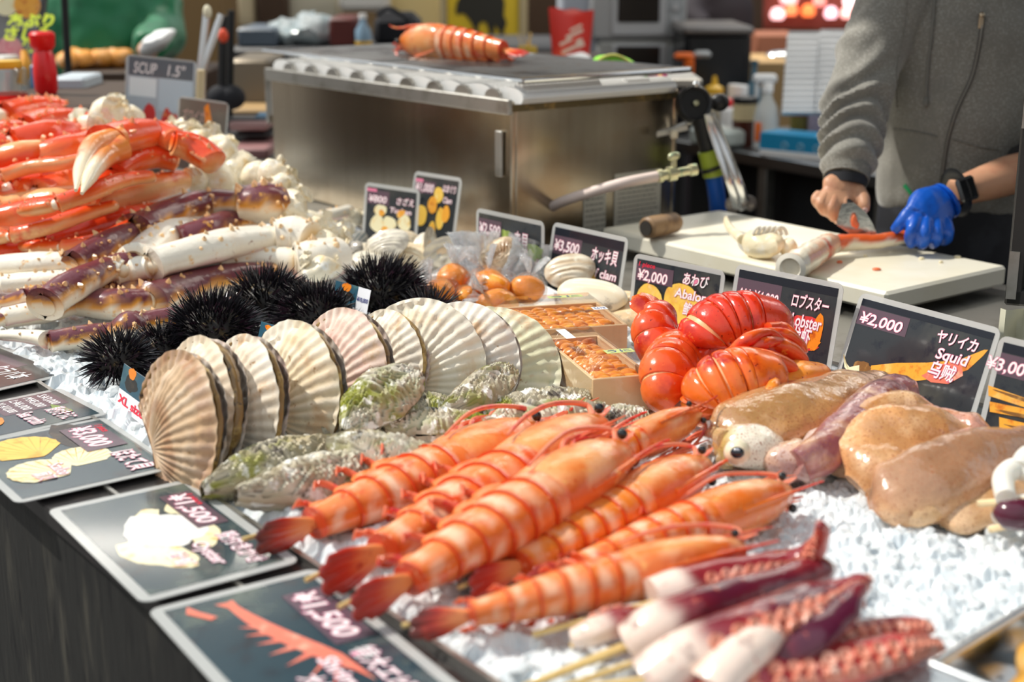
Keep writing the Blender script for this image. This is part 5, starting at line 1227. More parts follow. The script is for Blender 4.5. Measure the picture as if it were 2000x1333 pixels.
for i, (dx, dy, r, pale_) in enumerate(((.06, .06, .030, 0), (.12, .05, .032, 0), (.18, .06, .03, 0), (.09, .11, .034, 0), (.16, .12, .034, 1), (.05, .13, .03, 1), (.11, .18, .036, 1), (.20, .18, .034, 0), (.25, .08, .03, 0), (.04, .19, .03, 1))):
    g = G(); c = k0+X*dx+Yv*dy+Z*(-h_+r*.78+.004); g.ball(c, (r*1.15, r*.9, r*.75), 18, 12, frame_axes(V((rnd(-1, 1), rnd(-1, 1), 0)))); g.rough(26, r*.25)
    solo('shellfish_meat', g, m_liver if not pale_ else M('pale_meat', (.84, .74, .50), .3, coat=.4, layers=[(30, (.80, .56, .26), .55, .75)]), 'lump of '+('pale cream' if pale_ else 'orange brown')+' shellfish meat heaped in the metal tray at the corner', 'shellfish', ('pale' if pale_ else 'orange')+' shellfish lumps in the tray')
# ============================================================ white tray, wrapped ark shells, clams, urchin roe boxes
m_foam = M('white_foam', (.88, .89, .90), .55)
def tray(label, pts, z, h, name='foam_tray'):
    P = [W(x, y, z) for x, y in pts]; c = sum(P, V((0, 0, 0)))/len(P)
    t = thing(name, label, 'tray', V((c.x, c.y, z-h)), None)
    g = G(); n = len(P); inn = [p+(c-p).normalized()*.016 for p in P]
    low = [V((p.x, p.y, z-h))+(c-p)*.10 for p in P]; lowi = [V((p.x, p.y, z-h+.004))+(c-p)*.14 for p in P]
    out = [p+(p-c).normalized()*.004-Z*.004 for p in P]
    vs = low+out+P+inn+lowi
    fs = [[a*n+i, a*n+(i+1) % n, (a+1)*n+(i+1) % n, (a+1)*n+i] for a in range(4) for i in range(n)]+[list(range(n))[::-1], [4*n+i for i in range(n)]]
    g.add(vs, fs); part('shell', g, m_foam, t, smooth=False); return t
tray('white foam tray of plastic wrapped shellfish behind the scallops and urchins', [(810, 578), (962, 652), (1230, 640), (1040, 545)], .030, .032)
tray('white foam tray of clams at the back, under the ¥800 and ¥1,000 signs', [(668, 520), (770, 556), (925, 522), (812, 492)], .020, .022)
m_roe = M('ark_meat', (.92, .27, .012), .32, coat=.5, layers=[(40, (.94, .44, .07), .5, .7), (18, (.80, .20, .02), .56, .72)], bump=(60, .4, .003))
m_film = film('cling_film', (.99, .99, .99), .045, .05, (55, 1.0, .008))
m_filmw = film('crumpled_film', (.98, .985, .99), .10, .08, (60, 1.0, .008), haze=.22)
def wrapped(label, px, z, r, seed, tw=(0, 0, 1), sq=1.0):
    rr = random.Random(seed); c = W(px[0], px[1], z)
    t = thing('wrapped_shellfish', label, 'shellfish', V((c.x, c.y, z-r*.8)), 'orange shellfish wrapped in clear film')
    g = G(); g.ball(c, (r*sq, r*.92, r*.80), 24, 14, frame_axes(V((rr.uniform(-1, 1), rr.uniform(-1, 1), 0)))); g.rough(22, r*.13); part('meat', g, m_roe, t)
    g = G(); g.ball(c, (r*1.10*sq, r*1.05, r*.92), 26, 16); g.rough(36, r*.10); part('film', g, m_film, t, 'clear film')
    d = V(tw).normalized(); X, Y, N = frame_axes(d)
    g = G(); o = c+d*r*.80
    for k in range(5):
        a0 = rr.uniform(0, 6.28)
        g.grid(12, 8, lambda i, j: o+X*(j*r*1.25*(1-.35*abs(i-.5)))+(Y*cos(a0+(i-.5)*1.6)+N*sin(a0+(i-.5)*1.6))*(r*(.12+.85*j)*(1+.25*sin(i*17+k+j*5)))*.8)
    g.rough(40, r*.10); part('twisted_end', g, m_filmw, t, 'crumpled twisted end of the film')
for l, p, z, r, tw, sq in (
 ('wrapped orange shellfish ball furthest back left in the white tray', (884, 545), .052, .030, (.2, .3, 1), 1.1),
 ('wrapped orange shellfish ball at the left rim of the white tray', (858, 572), .044, .029, (-.5, .2, .6), 1.25),
 ('pale orange wrapped shellfish ball between its neighbours low in the tray', (912, 580), .036, .022, (.4, -.2, .5), 1.2),
 ('widest orange wrapped shellfish in the middle of the white tray', (958, 556), .050, .034, (-.3, .5, .9), 1.35),
 ('round bright orange wrapped shellfish ball at the right, with film fanned above it', (1030, 565), .045, .031, (.2, .5, .9), 1.0),
 ('orange wrapped shellfish ball at the front of the white tray', (972, 592), .034, .028, (-.8, -.1, .4), 1.25)): wrapped(l, p, z, r, int(p[0]), tw, sq)
# clams
m_clam = M('clam_shell', (1, 1, 1), .38, attr=True, layers=[(30, (.30, .24, .17), .58, .74), (80, (.85, .78, .62), .58, .74)], coat=.3)
def clam(label, px, z, r, n, roll, c1, c2, seed, name='clam', open_=0., ridges=34, elong=1.35, cat='clam', group='clams at the back of the ice', radial=False):
    N = V(n).normalized(); X0 = Z.cross(N)
    if X0.length < .01: X0 = V((1, 0, 0))
    X0.normalize(); Y0 = N.cross(X0); a = radians(roll); X = X0*cos(a)+Y0*sin(a); Y = Y0*cos(a)-X0*sin(a)
    c = W(px[0], px[1], z); t = thing(name, label, cat, V((c.x, c.y, max(0, z-r*.6))), group)
    for nm, sg in (('upper_valve', 1), ('lower_valve', -1)):
        g = G(); tilt = open_*.5*sg; Nn = (N*cos(tilt)*sg+Y*sin(tilt)*sg*sg*1.0).normalized(); Yy = (Y*cos(tilt)-N*sin(tilt)).normalized() if sg > 0 else (Y*cos(tilt)-N*sin(tilt)).normalized()
        h = c-Y*r*.8
        def fn(i, j):
            th = i*2*pi; q = j; rx = r*elong*(1+.06*cos(th-1.2)); ry = r*.9
            p = V((cos(th)*q, sin(th)*q)); x = p.x*rx; y = p.y*ry+r*.8*(1-0)-.0
            hh = r*.45*sqrt(max(0, 1-q*q))*(1.0-.35*p.y)
            ro = sqrt((p.x*.8)**2+(p.y+.9)**2)/1.9; an_ = atan2(p.x, p.y+1.05)
            hh += (.0016*sin(an_*46) if radial else .0010*sin(ridges*1.6*ro+1.5*noise.noise(V((p.x, p.y, seed)))))*(r/.035)
            return h+X*x+Yy*y+Nn*hh
        def cf(i, j):
            th = i*2*pi; px_ = cos(th)*j; py2 = sin(th)*j; k = .5+.5*sin(sqrt((px_*.8)**2+(py2+.9)**2)*ridges*.5+1.5*noise.noise(V((px_*2, py2*2, seed)))); return mixc(c1, c2, max(0, min(1, k*.8+.5*noise.noise(V((cos(th)*j*3, sin(th)*j*3, seed+3))))))
        g.grid(36, 16, fn, cf, True); part(nm, g, m_clam, t)
    if open_:
        g = G(); g.ball(c-Y*r*.1, (r*.7, r*.5, r*.28), 14, 8, (X, Y, N)); g.rough(50, r*.08); part('flesh', g, M('clam_flesh', (.82, .58, .34), .3, coat=.4), t, 'pale flesh inside the open shell')
    return t
grey = (.50, .45, .38); crm = (.80, .70, .50); dk = (.16, .15, .14); brn = (.36, .22, .12); lt = (.86, .80, .66)
clam('round grey clam leaning against the ¥800 sign', (755, 478), .055, .034, (-.3, -.8, .5), 20, grey, lt, 1)
clam('yellowish cream clam lying in the middle of the back tray', (803, 500), .032, .032, (-.2, -.7, .7), -10, crm, (.62, .46, .28), 2)
clam('open white clam with its upper shell raised against the ¥1,000 sign', (833, 482), .045, .028, (.5, -.6, .5), 60, lt, grey, 3, open_=1.0)
clam('grey and cream open clam at the right end of the back tray', (868, 494), .040, .032, (.1, -.8, .5), 15, grey, crm, 4, open_=.7)
clam('dark grey clam at the left end of the back tray', (682, 498), .028, .026, (-.5, -.7, .4), 40, dk, grey, 5)
clam('pale clam low in the front of the back tray', (728, 510), .026, .034, (0, -.5, .85), 0, lt, grey, 6)
clam('dark blue grey clam beside the white crab shoulder', (700, 478), .035, .022, (.3, -.8, .4), 60, (.12, .15, .16), grey, 7)
clam('small green grey clam beside the ice lump at the left of the tray', (668, 512), .020, .020, (0, -.7, .7), 10, (.30, .32, .26), lt, 8)
clam('small tan clam tucked behind the grey clam', (788, 470), .045, .024, (.1, -.8, .5), 0, (.66, .48, .26), lt, 9)
clam('cream clam behind the left end of the back tray', (712, 492), .030, .022, (-.1, -.6, .7), -20, lt, (.7, .55, .35), 19)
clam('brown ribbed ark shell leaning on the ¥2,500 sign', (972, 500), .070, .034, (-.35, -.75, .5), 50, brn, (.78, .62, .42), 10, 'ark_shell', ridges=10, elong=1.2, cat='shell', group=None, radial=True)
clam('large smooth tan surf clam leaning on the ¥3,500 sign', (1112, 530), .062, .035, (-.2, -.85, .45), 12, (.58, .44, .28), lt, 11, 'surf_clam', ridges=26, elong=1.3, cat='clam', group=None)
clam('big flat cream shell wrapped in film between the ¥3,500 sign and the roe box', (1155, 578), .050, .040, (-.1, -.55, .8), -10, (.84, .72, .52), (.88, .80, .64), 12, 'flat_shell', ridges=10, elong=1.5, cat='shell', group=None)
clam('orange brown flat shell behind the wooden roe boxes, near the ¥2,000 abalone sign', (1225, 598), .030, .038, (0, -.5, .85), -5, (.70, .44, .20), (.84, .64, .40), 13, 'flat_shell', ridges=10, elong=1.4, cat='shell', group=None)
clam('cream flat shell lowest beside the rear roe box', (1236, 622), .020, .034, (0, -.4, .9), 0, (.80, .60, .36), (.66, .46, .26), 14, 'flat_shell', ridges=10, elong=1.4, cat='shell', group=None)
clam('grey shell under the wrapped balls at the tray front', (905, 602), .022, .022, (0, -.7, .7), 0, (.40, .36, .32), lt, 15)
# loose crumpled plastic bags standing behind the wrapped balls
for i, (lab, px, z, r, tw) in enumerate((('crumpled clear plastic bag standing between the ¥1,000 and ¥2,500 signs', (925, 505), .06, .040, (0, .2, 1)), ('crumpled clear plastic bag before the ¥2,500 sign, beside the ark shell', (1030, 520), .05, .040, (.3, .2, .9)), ('folded clear plastic bag lying between ark shell and wrapped balls', (1000, 530), .045, .036, (.6, 0, .5)))):
    c = W(px[0], px[1], z); X, Y, N = frame_axes(V(tw)); g = G(); rr = random.Random(i+70)
    for k in range(6):
        a0 = rr.uniform(0, 6.28); g.grid(16, 10, lambda i_, j: c-X*(r*.7)+X*(j*r*1.9)+(Y*cos(a0+(i_-.5)*2.2)+N*sin(a0+(i_-.5)*2.2))*(r*(.3+.7*j)*(1+.3*sin(i_*14+k+j*6))))
    g.rough(30, r*.14); solo('plastic_bag', g, m_filmw, lab, 'plastic bag', 'crumpled plastic bags on the ice')
# urchin roe boxes
m_pine = M('thin_pine', (.80, .54, .30), .5, layers=[(30, (.72, .48, .26), .5, .7, (1, 1, .15))])
m_wrap = film('clear_lid', (.99, .99, .985), .03, .05, (26, .35, .003))
m_roeu = M('urchin_roe', (.76, .24, .008), .32, coat=.4, layers=[(60, (.86, .38, .03), .5, .7), (20, (.48, .11, .005), .54, .72)], bump=(200, .4, .002))
def roe_box(label, F, L, Rr, B, zt, zb, seed, stickers):
    """F front corner, L left, R right, B back corner of the rim (px)"""
    f, l, r, bk = [W(p[0], p[1], zt) for p in (F, L, Rr, B)]
    X = (r-f); X.z = 0; Yv = (l-f); Yv.z = 0; w, d = X.length, Yv.length; X.normalize(); Yv = (Yv-X*Yv.dot(X)).normalized(); h = zt-zb
    t = thing('roe_box', label, 'box', V((f+X*w/2+Yv*d/2).xyz)-Z*h, 'wooden boxes of sea urchin roe')
    ax = (X, Yv, Z); th = .005
    g = G()
    for c, s in ((f+X*w/2+Yv*th/2, (w, th, h)), (f+X*w/2+Yv*(d-th/2), (w, th, h)), (f+X*th/2+Yv*d/2, (th, d-2*th, h)), (f+X*(w-th/2)+Yv*d/2, (th, d-2*th, h))): g.box(c-Z*h/2, s, ax, .0008)
    g.box(f+X*w/2+Yv*d/2-Z*(h-.003), (w-2*th, d-2*th, .005), ax); part('wooden_box', g, m_pine, t, smooth=False)
    rr = random.Random(seed); nx = max(3, int(w/.022)); ny = max(3, int(d/.016))
    roe = None
    for i in range(nx):
        for j in range(ny):
            g = G(); c = f+X*(th+.010+(w-2*th-.02)*(i+.5)/nx)+Yv*(th+.006+(d-2*th-.012)*(j+.5)/ny)-Z*(.012-.005*rr.random())
            q = rr.uniform(-.4, .4); dx = X*cos(q)+Yv*sin(q)
            g.ball(c, (.0155, .0085, .0085), 12, 8, frame_axes(dx)); g.rough(90, .0016); part('roe_piece', g, m_roeu, t)
    g = G(); a = .022; hh = .020   # clear domed lid
    lo = [f, f+X*w, f+X*w+Yv*d, f+Yv*d]; hi = [f+X*a+Yv*a*.7+Z*hh, f+X*(w-a)+Yv*a*.7+Z*hh, f+X*(w-a)+Yv*(d-a*.7)+Z*hh, f+X*a+Yv*(d-a*.7)+Z*hh]
    g.add(lo+hi, [[0, 1, 5, 4], [1, 2, 6, 5], [2, 3, 7, 6], [3, 0, 4, 7], [4, 5, 6, 7]]); lid = part('lid', g, m_wrap, t, 'clear plastic lid', smooth=False)
    g = G(); e_ = .0015
    for p, q in ((0, 1), (1, 2), (2, 3), (3, 0)):
        P0, P1 = lo[p], lo[q]; dd = (P1-P0).normalized(); nn = dd.cross(Z)
        g.add([P0+nn*e_, P1+nn*e_, P1+nn*e_-Z*h*.9, P0+nn*e_-Z*h*.9], [[0, 1, 2, 3]])
    part('wrapping_film', g, m_wrap, t, 'clear wrap round the box', smooth=False)
    for k, (x, y, sw, sh, m, tx) in enumerate(stickers):
        o = f+X*(w*x)+Yv*(d*y)+Z*(hh+.0008); g = G(); g.prism([(0, 0), (sw, 0), (sw, sh), (0, sh)], o, X, Yv, Z, .0003); s_ = part('sticker', g, m, lid, 'label sticker on the lid', smooth=False)
        if tx: g = G(); put_text(g, tx, o+X*sw*.5+Yv*sh*.25+Z*.0005, X, Yv, sh*.55, sw*.8, .02, 0, 'C', Z); part('sticker_print', g, m_navy, s_, smooth=False)
    return t
m_stg = M('sticker_green', (.52, .60, .22), .5); m_stw = M('sticker_white', (.86, .90, .92), .5)
roe_box('rear wooden box of orange urchin roe, against the white tray', (1012, 648), (962, 602), (1226, 634), (1172, 592), .060, .006, 3, [(.45, .70, .055, .014, m_stg, 'うに'), (.72, .12, .022, .016, m_stw, '5678')])
roe_box('front wooden box of orange urchin roe, standing on ice beside the lobsters', (1158, 742), (1046, 664), (1274, 732), (1150, 650), .055, .006, 4, [(.08, .62, .014, .05, m_stw, None), (.42, .20, .040, .018, m_stg, 'うに')])
# ============================================================ what lies on the board, tongs, burner
m_meatp = M('crab_meat_pale', (.86, .74, .50), .4, coat=.3, layers=[(30, (.80, .52, .18), .54, .74), (60, (.92, .86, .72), .5, .7)], bump=(50, .6, .004))
def lump(g, px, z, r, seed, ax=None, k=.22):
    c = W(px[0], px[1], z); i0 = len(g.v); g.ball(c, r, 20, 14, ax); rr = random.Random(seed); o = rr.uniform(0, 30)
    for i in range(i0, len(g.v)): p = g.v[i]; g.v[i] = c+(p-c)*(1+k*noise.noise(p*38+V((o, 0, 0)))+k*.5*noise.noise(p*90))
cm = thing('crab_body_meat', 'pale yellow lump of cut crab body on the cutting board', 'crab meat', W(1490, 490, BZ))
g = G(); lump(g, (1488, 478), BZ+.024, (.048, .030, .028), 3, (TU*-1, TV, Z)); part('body', g, m_meatp, cm)
g = G(); lump(g, (1540, 487), BZ+.018, (.018, .018, .020), 4); part('joint', g, m_meatp, cm)
P, rd = spline([W(1450, 468, BZ+.03), W(1430, 452, BZ+.034), W(1420, 436, BZ+.038), W(1418, 426, BZ+.040)], 5, [.010, .008, .007, .004]); g = G(); g.tube(P, rd, 9); part('stub', g, m_meatp, cm)
g = G()
for k in range(5):
    c = W(1470+k*10, 458, BZ+.045); g.tube(spline([c, c+V((.008, 0, .012)), c+V((.02, .004, .010)), c+V((.026, .002, -.002))], 4), .0035, 7)
part('meat_threads', g, M('meat_white', (.92, .86, .74), .4), cm)
lg = thing('crab_leg_half', 'red and white crab leg being cut on the board, held by the blue glove', 'crab leg', W(1600, 500, BZ))
def redwhite(q, a): return mixc((.90, .80, .62), (.82, .13, .03), sm(-.1, .35, sin(a*1.0)+.8*noise.noise(V((q*5, cos(a), 4)))))
P, rd = spline([W(1545, 524, BZ+.022), W(1575, 505, BZ+.024), W(1612, 482, BZ+.026), W(1625, 476, BZ+.025)], 7, [.025, .025, .022, .019]); g = G(); g.tube(P, rd, 18, Z, lambda q, a: mixc((.90, .82, .66), (.86, .35, .18), .7*sm(.35, .6, noise.noise(V((q*5, a, 2)))+.45*q+.2))); g.rough(60, .002); part('merus', g, m_crab_o, lg)
g = G(); d = (P[1]-P[0]).normalized(); g.lathe(P[0]-d*.001, [(.026, .002), (.0275, -.002), (.019, -.005), (.014, .004), (.006, .012)], 18, d); part('cut_end', g, M('meat_white', (.92, .86, .74), .4), lg, 'cream cut end of the leg')
P, rd = spline([W(1622, 478, BZ+.024), W(1660, 474, BZ+.024), W(1710, 472, BZ+.024), W(1768, 463, BZ+.028)], 7, [.017, .0165, .014, .013]); g = G(); g.tube(P, rd, 14, Z, redwhite); g.rough(60, .0015); part('carpus', g, m_crab_o, lg)
g = G()
for k in range(4): lump(g, (1605+k*10, 470-4*k % 9), BZ+.042, .008, 30+k)
part('shell_scraps', g, m_crab_o, lg) if False else None
for k, (x, y, r) in enumerate(((1712, 526, .006), (1870, 502, .005), (1800, 505, .004), (1838, 512, .003), (1640, 512, .004), (1690, 500, .003))):
    g = G(); g.ball(W(x, y, BZ+.002), (r*1.4, r, .003), 10, 6); solo('meat_scrap', g, M('scrap_red', (.85, .20, .08), .4) if k in (0, 4) else M('scrap_pale', (.86, .76, .52), .4), ('red crab shell scrap on the board, front left of the glove', 'pale meat scrap furthest right on the board', 'pale meat scrap below the glove on the board', 'tiny pale scrap right of the middle of the board', 'small red scrap just below the cut leg', 'tiny pale scrap below the knife tip')[k], 'scrap', 'scraps on the cutting board')
# tongs hanging from the burner bar
tg = thing('tongs', 'long steel tongs leaning from the burner down to the cutting board', 'tongs', W(1448, 412, BZ))
p0 = WD(1386, 222, 3.02); p1 = WD(1400, 262, 3.02); p2 = WD(1436, 360, 3.00); p3 = W(1450, 408, BZ+.012)
g = G(); sx = V((1, 0, 0))
for o in (-.006, .006):
    P, rd = spline([p0+sx*o*.5, p1+sx*o, p2+sx*o*1.6, p3+sx*o*1.2], 8, [(.009, .0016), (.010, .0018), (.009, .0018), (.014, .003)]); g.tube(P, rd, 10, V((0, -1, .3)))
part('arms', g, m_steelp, tg)
g = G(); 
for o in (-.008, .008):
    P, rd = spline([p2.lerp(p3, .55)+sx*o, p2.lerp(p3, .8)+sx*o*2, p3+sx*o], 6, [(.010, .003), (.019, .004), (.010, .003)]); g.tube(P, rd, 12, V((0, -1, .3)))
part('scoop_ends', g, M('dark_steel', (.22, .20, .19), .35, .9), tg, 'dark scoop shaped ends')
bn = thing('burner_arm', 'black round burner head on an arm with green yellow band and blue hose', 'burner', WD(1395, 405, 3.1))
c = WD(1358, 202, 3.08); nv = V((.25, -1, .25)).normalized()
g = G(); g.lathe(c-nv*.012, [(.034, -.016), (.040, -.008), (.040, .010), (.036, .016), (.031, .014), (.030, .010), (.007, .010), (.006, .016), (.003, .018)], 32, nv); part('head', g, M('black_rubber', (.014, .014, .015), .38), bn)
g = G(); g.lathe(c-nv*.026, [(.030, 0), (.037, .004), (.037, .014), (.034, .016)], 28, nv); part('lime_backing', g, M('lime_plastic', (.36, .44, .04), .4), bn, 'lime green backing')
g = G(); g.lathe(c+nv*.002, [(.006, 0), (.006, .005), (.002, .006)], 14, nv); part('bolt', g, m_brass, bn)
g = G(); g.lathe(c+Z*.036, [(.007, 0), (.008, .006), (.004, .012)], 14, V((0, 0, 1))); part('cap_nut', g, m_steelp, bn)
P, rd = spline([WD(1372, 228, 3.09), WD(1378, 262, 3.09), WD(1386, 298, 3.09)], 6, [.024, .022, .020]); g = G(); g.tube(P, rd, 16, V((0, -1, 0))); part('grip', g, MATS['black_rubber'], bn)
P, rd = spline([WD(1383, 294, 3.085), WD(1390, 322, 3.085), WD(1394, 344, 3.085)], 6, [.0235, .0235, .0235]); g = G(); g.tube(P, rd, 16, V((0, -1, 0))); part('band', g, M('lime_plastic', (.36, .44, .04), .4), bn, 'green yellow band')
g = G(); g.tube([WD(1389, 326, 3.08), WD(1391, 332, 3.08)], .0242, 16, V((0, -1, 0))); part('ring', g, m_black, bn)
P = spline([WD(1393, 340, 3.09), WD(1398, 370, 3.10), WD(1402, 410, 3.12), WD(1404, 470, 3.16)], 6); g = G(); g.tube(P, .019, 14, V((0, -1, 0))); part('blue_hose', g, M('blue_hose', (.01, .10, .48), .4), bn, 'blue hose')
g = G(); g.ball(WD(1405, 200, 3.12), (.022, .016, .020), 16, 10); g.tube([WD(1385, 205, 3.11), WD(1405, 200, 3.12)], .008, 10); part('knob', g, MATS['black_rubber'], bn)
g = G(); g.box(WD(1300, 258, 3.10), (.10, .012, .014), (V((.97, .05, .22)).normalized(), V((-.05, .99, 0)).normalized(), V((-.22, 0, .97)).normalized()), .002); g.tube([WD(1270, 268, 3.12), WD(1355, 236, 3.10)], .006, 8); part('bracket', g, m_steeldull, bn)
g = G(); g.box(WD(1316, 262, 3.06), (.016, .02, .018), None, .003); part('clip', g, M('cream_clip', (.75, .66, .50), .4), bn)
# ============================================================ people
from mathutils.bvhtree import BVHTree
def fuse(g, voxel, it=6):
    """melt overlapping volumes into one continuous surface"""
    me = bpy.data.meshes.new('melt'); me.from_pydata(g.v, [], g.f); me.update()
    ob = bpy.data.objects.new('melt', me); COL.objects.link(ob)
    m = ob.modifiers.new('r', 'REMESH'); m.mode = 'VOXEL'; m.voxel_size = voxel
    s = ob.modifiers.new('s', 'SMOOTH'); s.iterations = it; s.factor = .5
    dg = bpy.context.evaluated_depsgraph_get(); dg.update()
    m2 = bpy.data.meshes.new_from_object(ob.evaluated_get(dg))
    o = G(); o.add([v.co.copy() for v in m2.vertices], [list(p.vertices) for p in m2.polygons])
    bpy.data.objects.remove(ob); bpy.data.meshes.remove(me); bpy.data.meshes.remove(m2); return o
def bvh(g): return BVHTree.FromPolygons([tuple(v) for v in g.v], g.f)
def onto(tree, px, py, out=.002):
    d = ray(px, py).normalized(); h = tree.ray_cast(V((0, 0, CAMZ)), d)
    return (h[0]-d*out) if h[0] else None
def wrinkle(g, fn):
    me = bpy.data.meshes.new('w'); me.from_pydata(g.v, [], g.f); me.update()
    ns = [v.normal.copy() for v in me.vertices]; bpy.data.meshes.remove(me)
    g.v = [p+n*fn(p) for p, n in zip(g.v, ns)]; return g
m_skin = M('skin', (.62, .33, .20), .45, sss=.12, sssr=(.012, .005, .003), layers=[(22, (.56, .25, .15), .5, .75)], bump=(140, .2, .001))
m_hood = M('grey_fleece', (.24, .232, .205), .95, sheen=.4, layers=[(240, (.36, .352, .318), .48, .64), (5, (.20, .193, .172), .45, .7)], bump=(500, .3, .001))
m_hoodd = M('grey_rib', (.20, .192, .17), .95, layers=[(300, (.28, .27, .245), .5, .65)], bump=(240, .4, .001))
m_trou = M('black_apron', (.012, .013, .018), .7, layers=[(12, (.025, .027, .035), .5, .7)])
m_glove = M('blue_nitrile', (.005, .10, .55), .38, coat=.2, layers=[(30, (.003, .065, .42), .5, .7)], bump=(60, .3, .003))
m_hair = M('black_hair', (.012, .010, .009), .5, bump=(90, .6, .003, (1, 1, .1)))
pr = thing('person', 'person in grey zip hoodie cutting crab with a knife, one blue glove, black watch', 'person', V((.90, 2.92, -.85)))
tor = [(-.02, .155, .115), (.10, .165, .125), (.20, .165, .118), (.32, .172, .118), (.44, .180, .115), (.50, .165, .10), (.545, .10, .075), (.58, .062, .062), (.64, .058, .062)]
cx_, cy_ = .925, 2.92
fx = V((.96, .20, 0)).normalized(); fy = V((-.20, .96, 0)).normalized()
def torso(g, zs, grow=0.0):
    pts = []; rad = []
    for z, a, b in zs: pts.append(V((cx_, cy_, z))-fy*(.035*sm(.1, .5, z))); rad.append((a+grow, b+grow))
    P, rd = spline(pts, 5, rad); g.tube(P, rd, 28, fy)
    return g
sh_r = WD(1752, -45, 2.86); el_r = WD(1672, 205, 2.78); wr_r = WD(1652, 352, 2.70)
sh_l = V((cx_, cy_, .475))+fx*.165-fy*.03; el_l = WD(2065, 312, 2.74); wr_l = WD(1862, 378, 2.66)
# body: one continuous surface - head, trunk, arms, legs
g = G(); torso(g, tor, -.018)
for side in (-1, 1):
    hip = V((cx_, cy_, .02))+fx*(.085*side); kn = V((cx_, cy_, -.40))+fx*(.095*side)-fy*.02; an = V((cx_, cy_, -.78))+fx*(.10*side)
    P, rd = spline([hip, kn, an], 8, [.085, .056, .038]); g.tube(P, rd, 16, fy)
    g.ball(an-fy*.06-Z*.045, (.045, .12, .035), 14, 8, (fx, fy, Z))
for s_, e_, w_ in ((sh_r, el_r, wr_r), (sh_l, el_l, wr_l)):
    P, rd = spline([s_, s_.lerp(e_, .5), e_, e_.lerp(w_, .45), w_], 6, [.052, .047, .040, .039, .028]); g.tube(P, rd, 16, fy)
hc = V((cx_, cy_, .765))-fy*.075
g.ball(hc, (.074, .092, .112), 24, 16, (fx, fy, Z)); g.ball(hc-fy*.035-Z*.055, (.052, .055, .058), 16, 10, (fx, fy, Z))
g.ball(hc-fy*.096-Z*.012, (.014, .020, .022), 10, 8, (fx, fy, Z)); g.ball(hc-fy*.088-Z*.052, (.024, .012, .008), 10, 6, (fx, fy, Z))
for side in (-1, 1): g.ball(hc+fx*(.078*side)-Z*.01, (.010, .022, .032), 10, 8, (fx, fy, Z))
# right hand (bare), fist round the knife handle
def fin(g, pts, r): P, rd = spline(pts, 5, r); g.tube(P, rd, 12, V((.2, -1, .3)))
def H(x, y, Y): return WD(x, y, Y)
HB = G()
HB.tube(*spline([wr_r, H(1650, 362, 2.69), H(1640, 378, 2.675), H(1628, 392, 2.665)], 5, [(.030, .024), (.037, .023), (.042, .022), (.030, .016)]), 18, V((.2, -1, .3)))
fin(HB, [H(1648, 384, 2.665), H(1650, 402, 2.645), H(1640, 426, 2.645), H(1634, 432, 2.665)], [.0115, .0108, .0095, .007])
fin(HB, [H(1630, 384, 2.66), H(1624, 406, 2.635), H(1628, 424, 2.645), H(1644, 420, 2.67)], [.0118, .0112, .0098, .008])
fin(HB, [H(1613, 382, 2.66), H(1603, 398, 2.64), H(1612, 414, 2.655), H(1634, 412, 2.68)], [.0112, .0106, .0094, .008])
fin(HB, [H(1600, 380, 2.665), H(1593, 390, 2.65), H(1602, 403, 2.665), H(1620, 402, 2.685)], [.010, .0095, .0085, .007])
fin(HB, [H(1668, 366, 2.685), H(1684, 384, 2.665), H(1688, 400, 2.65), H(1689, 415, 2.645)], [.0165, .0135, .0115, .008])
g.add(HB.v, HB.f)
gb = fuse(g, .0075, 3)
# finer hand melted by itself, drawn over the coarse one
part('body', gb, m_skin, pr)
hf = fuse(HB, .0024, 5); part('hand', hf, m_skin, pr, 'bare fist closed round the knife handle')
for x, y, Y in ((1689, 412, 2.634), (1636, 430, 2.640)):
    g = G(); g.ball(H(x, y, Y), (.0055, .002, .0065), 10, 6); part('nail', g, M('nail', (.80, .50, .42), .3, coat=.3), pr)
hg = G()
for k in range(5):
    hg.ball(hc+Z*(.03+.012*k)+fy*(.012), (.082-.004*k, .100-.005*k, .095-.012*k), 22, 12, (fx, fy, Z))
hgf = fuse(hg, .008, 2); hgf.v = [p+fy*.012+Z*.012 for p in hgf.v]; wrinkle(hgf, lambda p: .004*noise.noise(p*60)); part('hair', hgf, m_hair, pr)
for side in (-1, 1):
    g = G(); g.ball(hc-fy*.080+fx*(.031*side)+Z*.012, (.013, .008, .008), 12, 8, (fx, fy, Z)); e_ = part('eye', g, M('eye_white', (.84, .76, .55), .12), pr)
    g = G(); g.ball(hc-fy*.087+fx*(.031*side)+Z*.012, (.0055, .003, .0055), 10, 6, (fx, fy, Z)); part('iris', g, m_eye, e_)
# hoodie
g = G(); torso(g, [(.085, .165, .128), (.12, .176, .135), (.20, .178, .130), (.32, .182, .128), (.44, .188, .122), (.50, .172, .108), (.545, .105, .085)])
P, rd = spline([sh_r+V((.01, 0, -.005)), sh_r.lerp(el_r, .5), el_r+Z*.012, el_r.lerp(wr_r, .45), el_r.lerp(wr_r, .80), wr_r+Z*.004], 7, [.070, .066, .064, .060, .050, .043]); g.tube(P, rd, 20, fy)
cutoff = el_l.lerp(wr_l, .30)
P, rd = spline([sh_l, sh_l.lerp(el_l, .5), el_l, cutoff], 7, [.070, .064, .058, .050]); g.tube(P, rd, 20, fy)
ring = [V((cx_, cy_, .535))+fx*(cos(a)*.085)+fy*(sin(a)*.080-.02)+Z*(.018*sin(a)) for a in [2*pi*k/20 for k in range(21)]]
g.tube(ring, .028, 12, Z)
gh_ = fuse(g, .0062, 8)
axr = (wr_r-el_r).normalized()
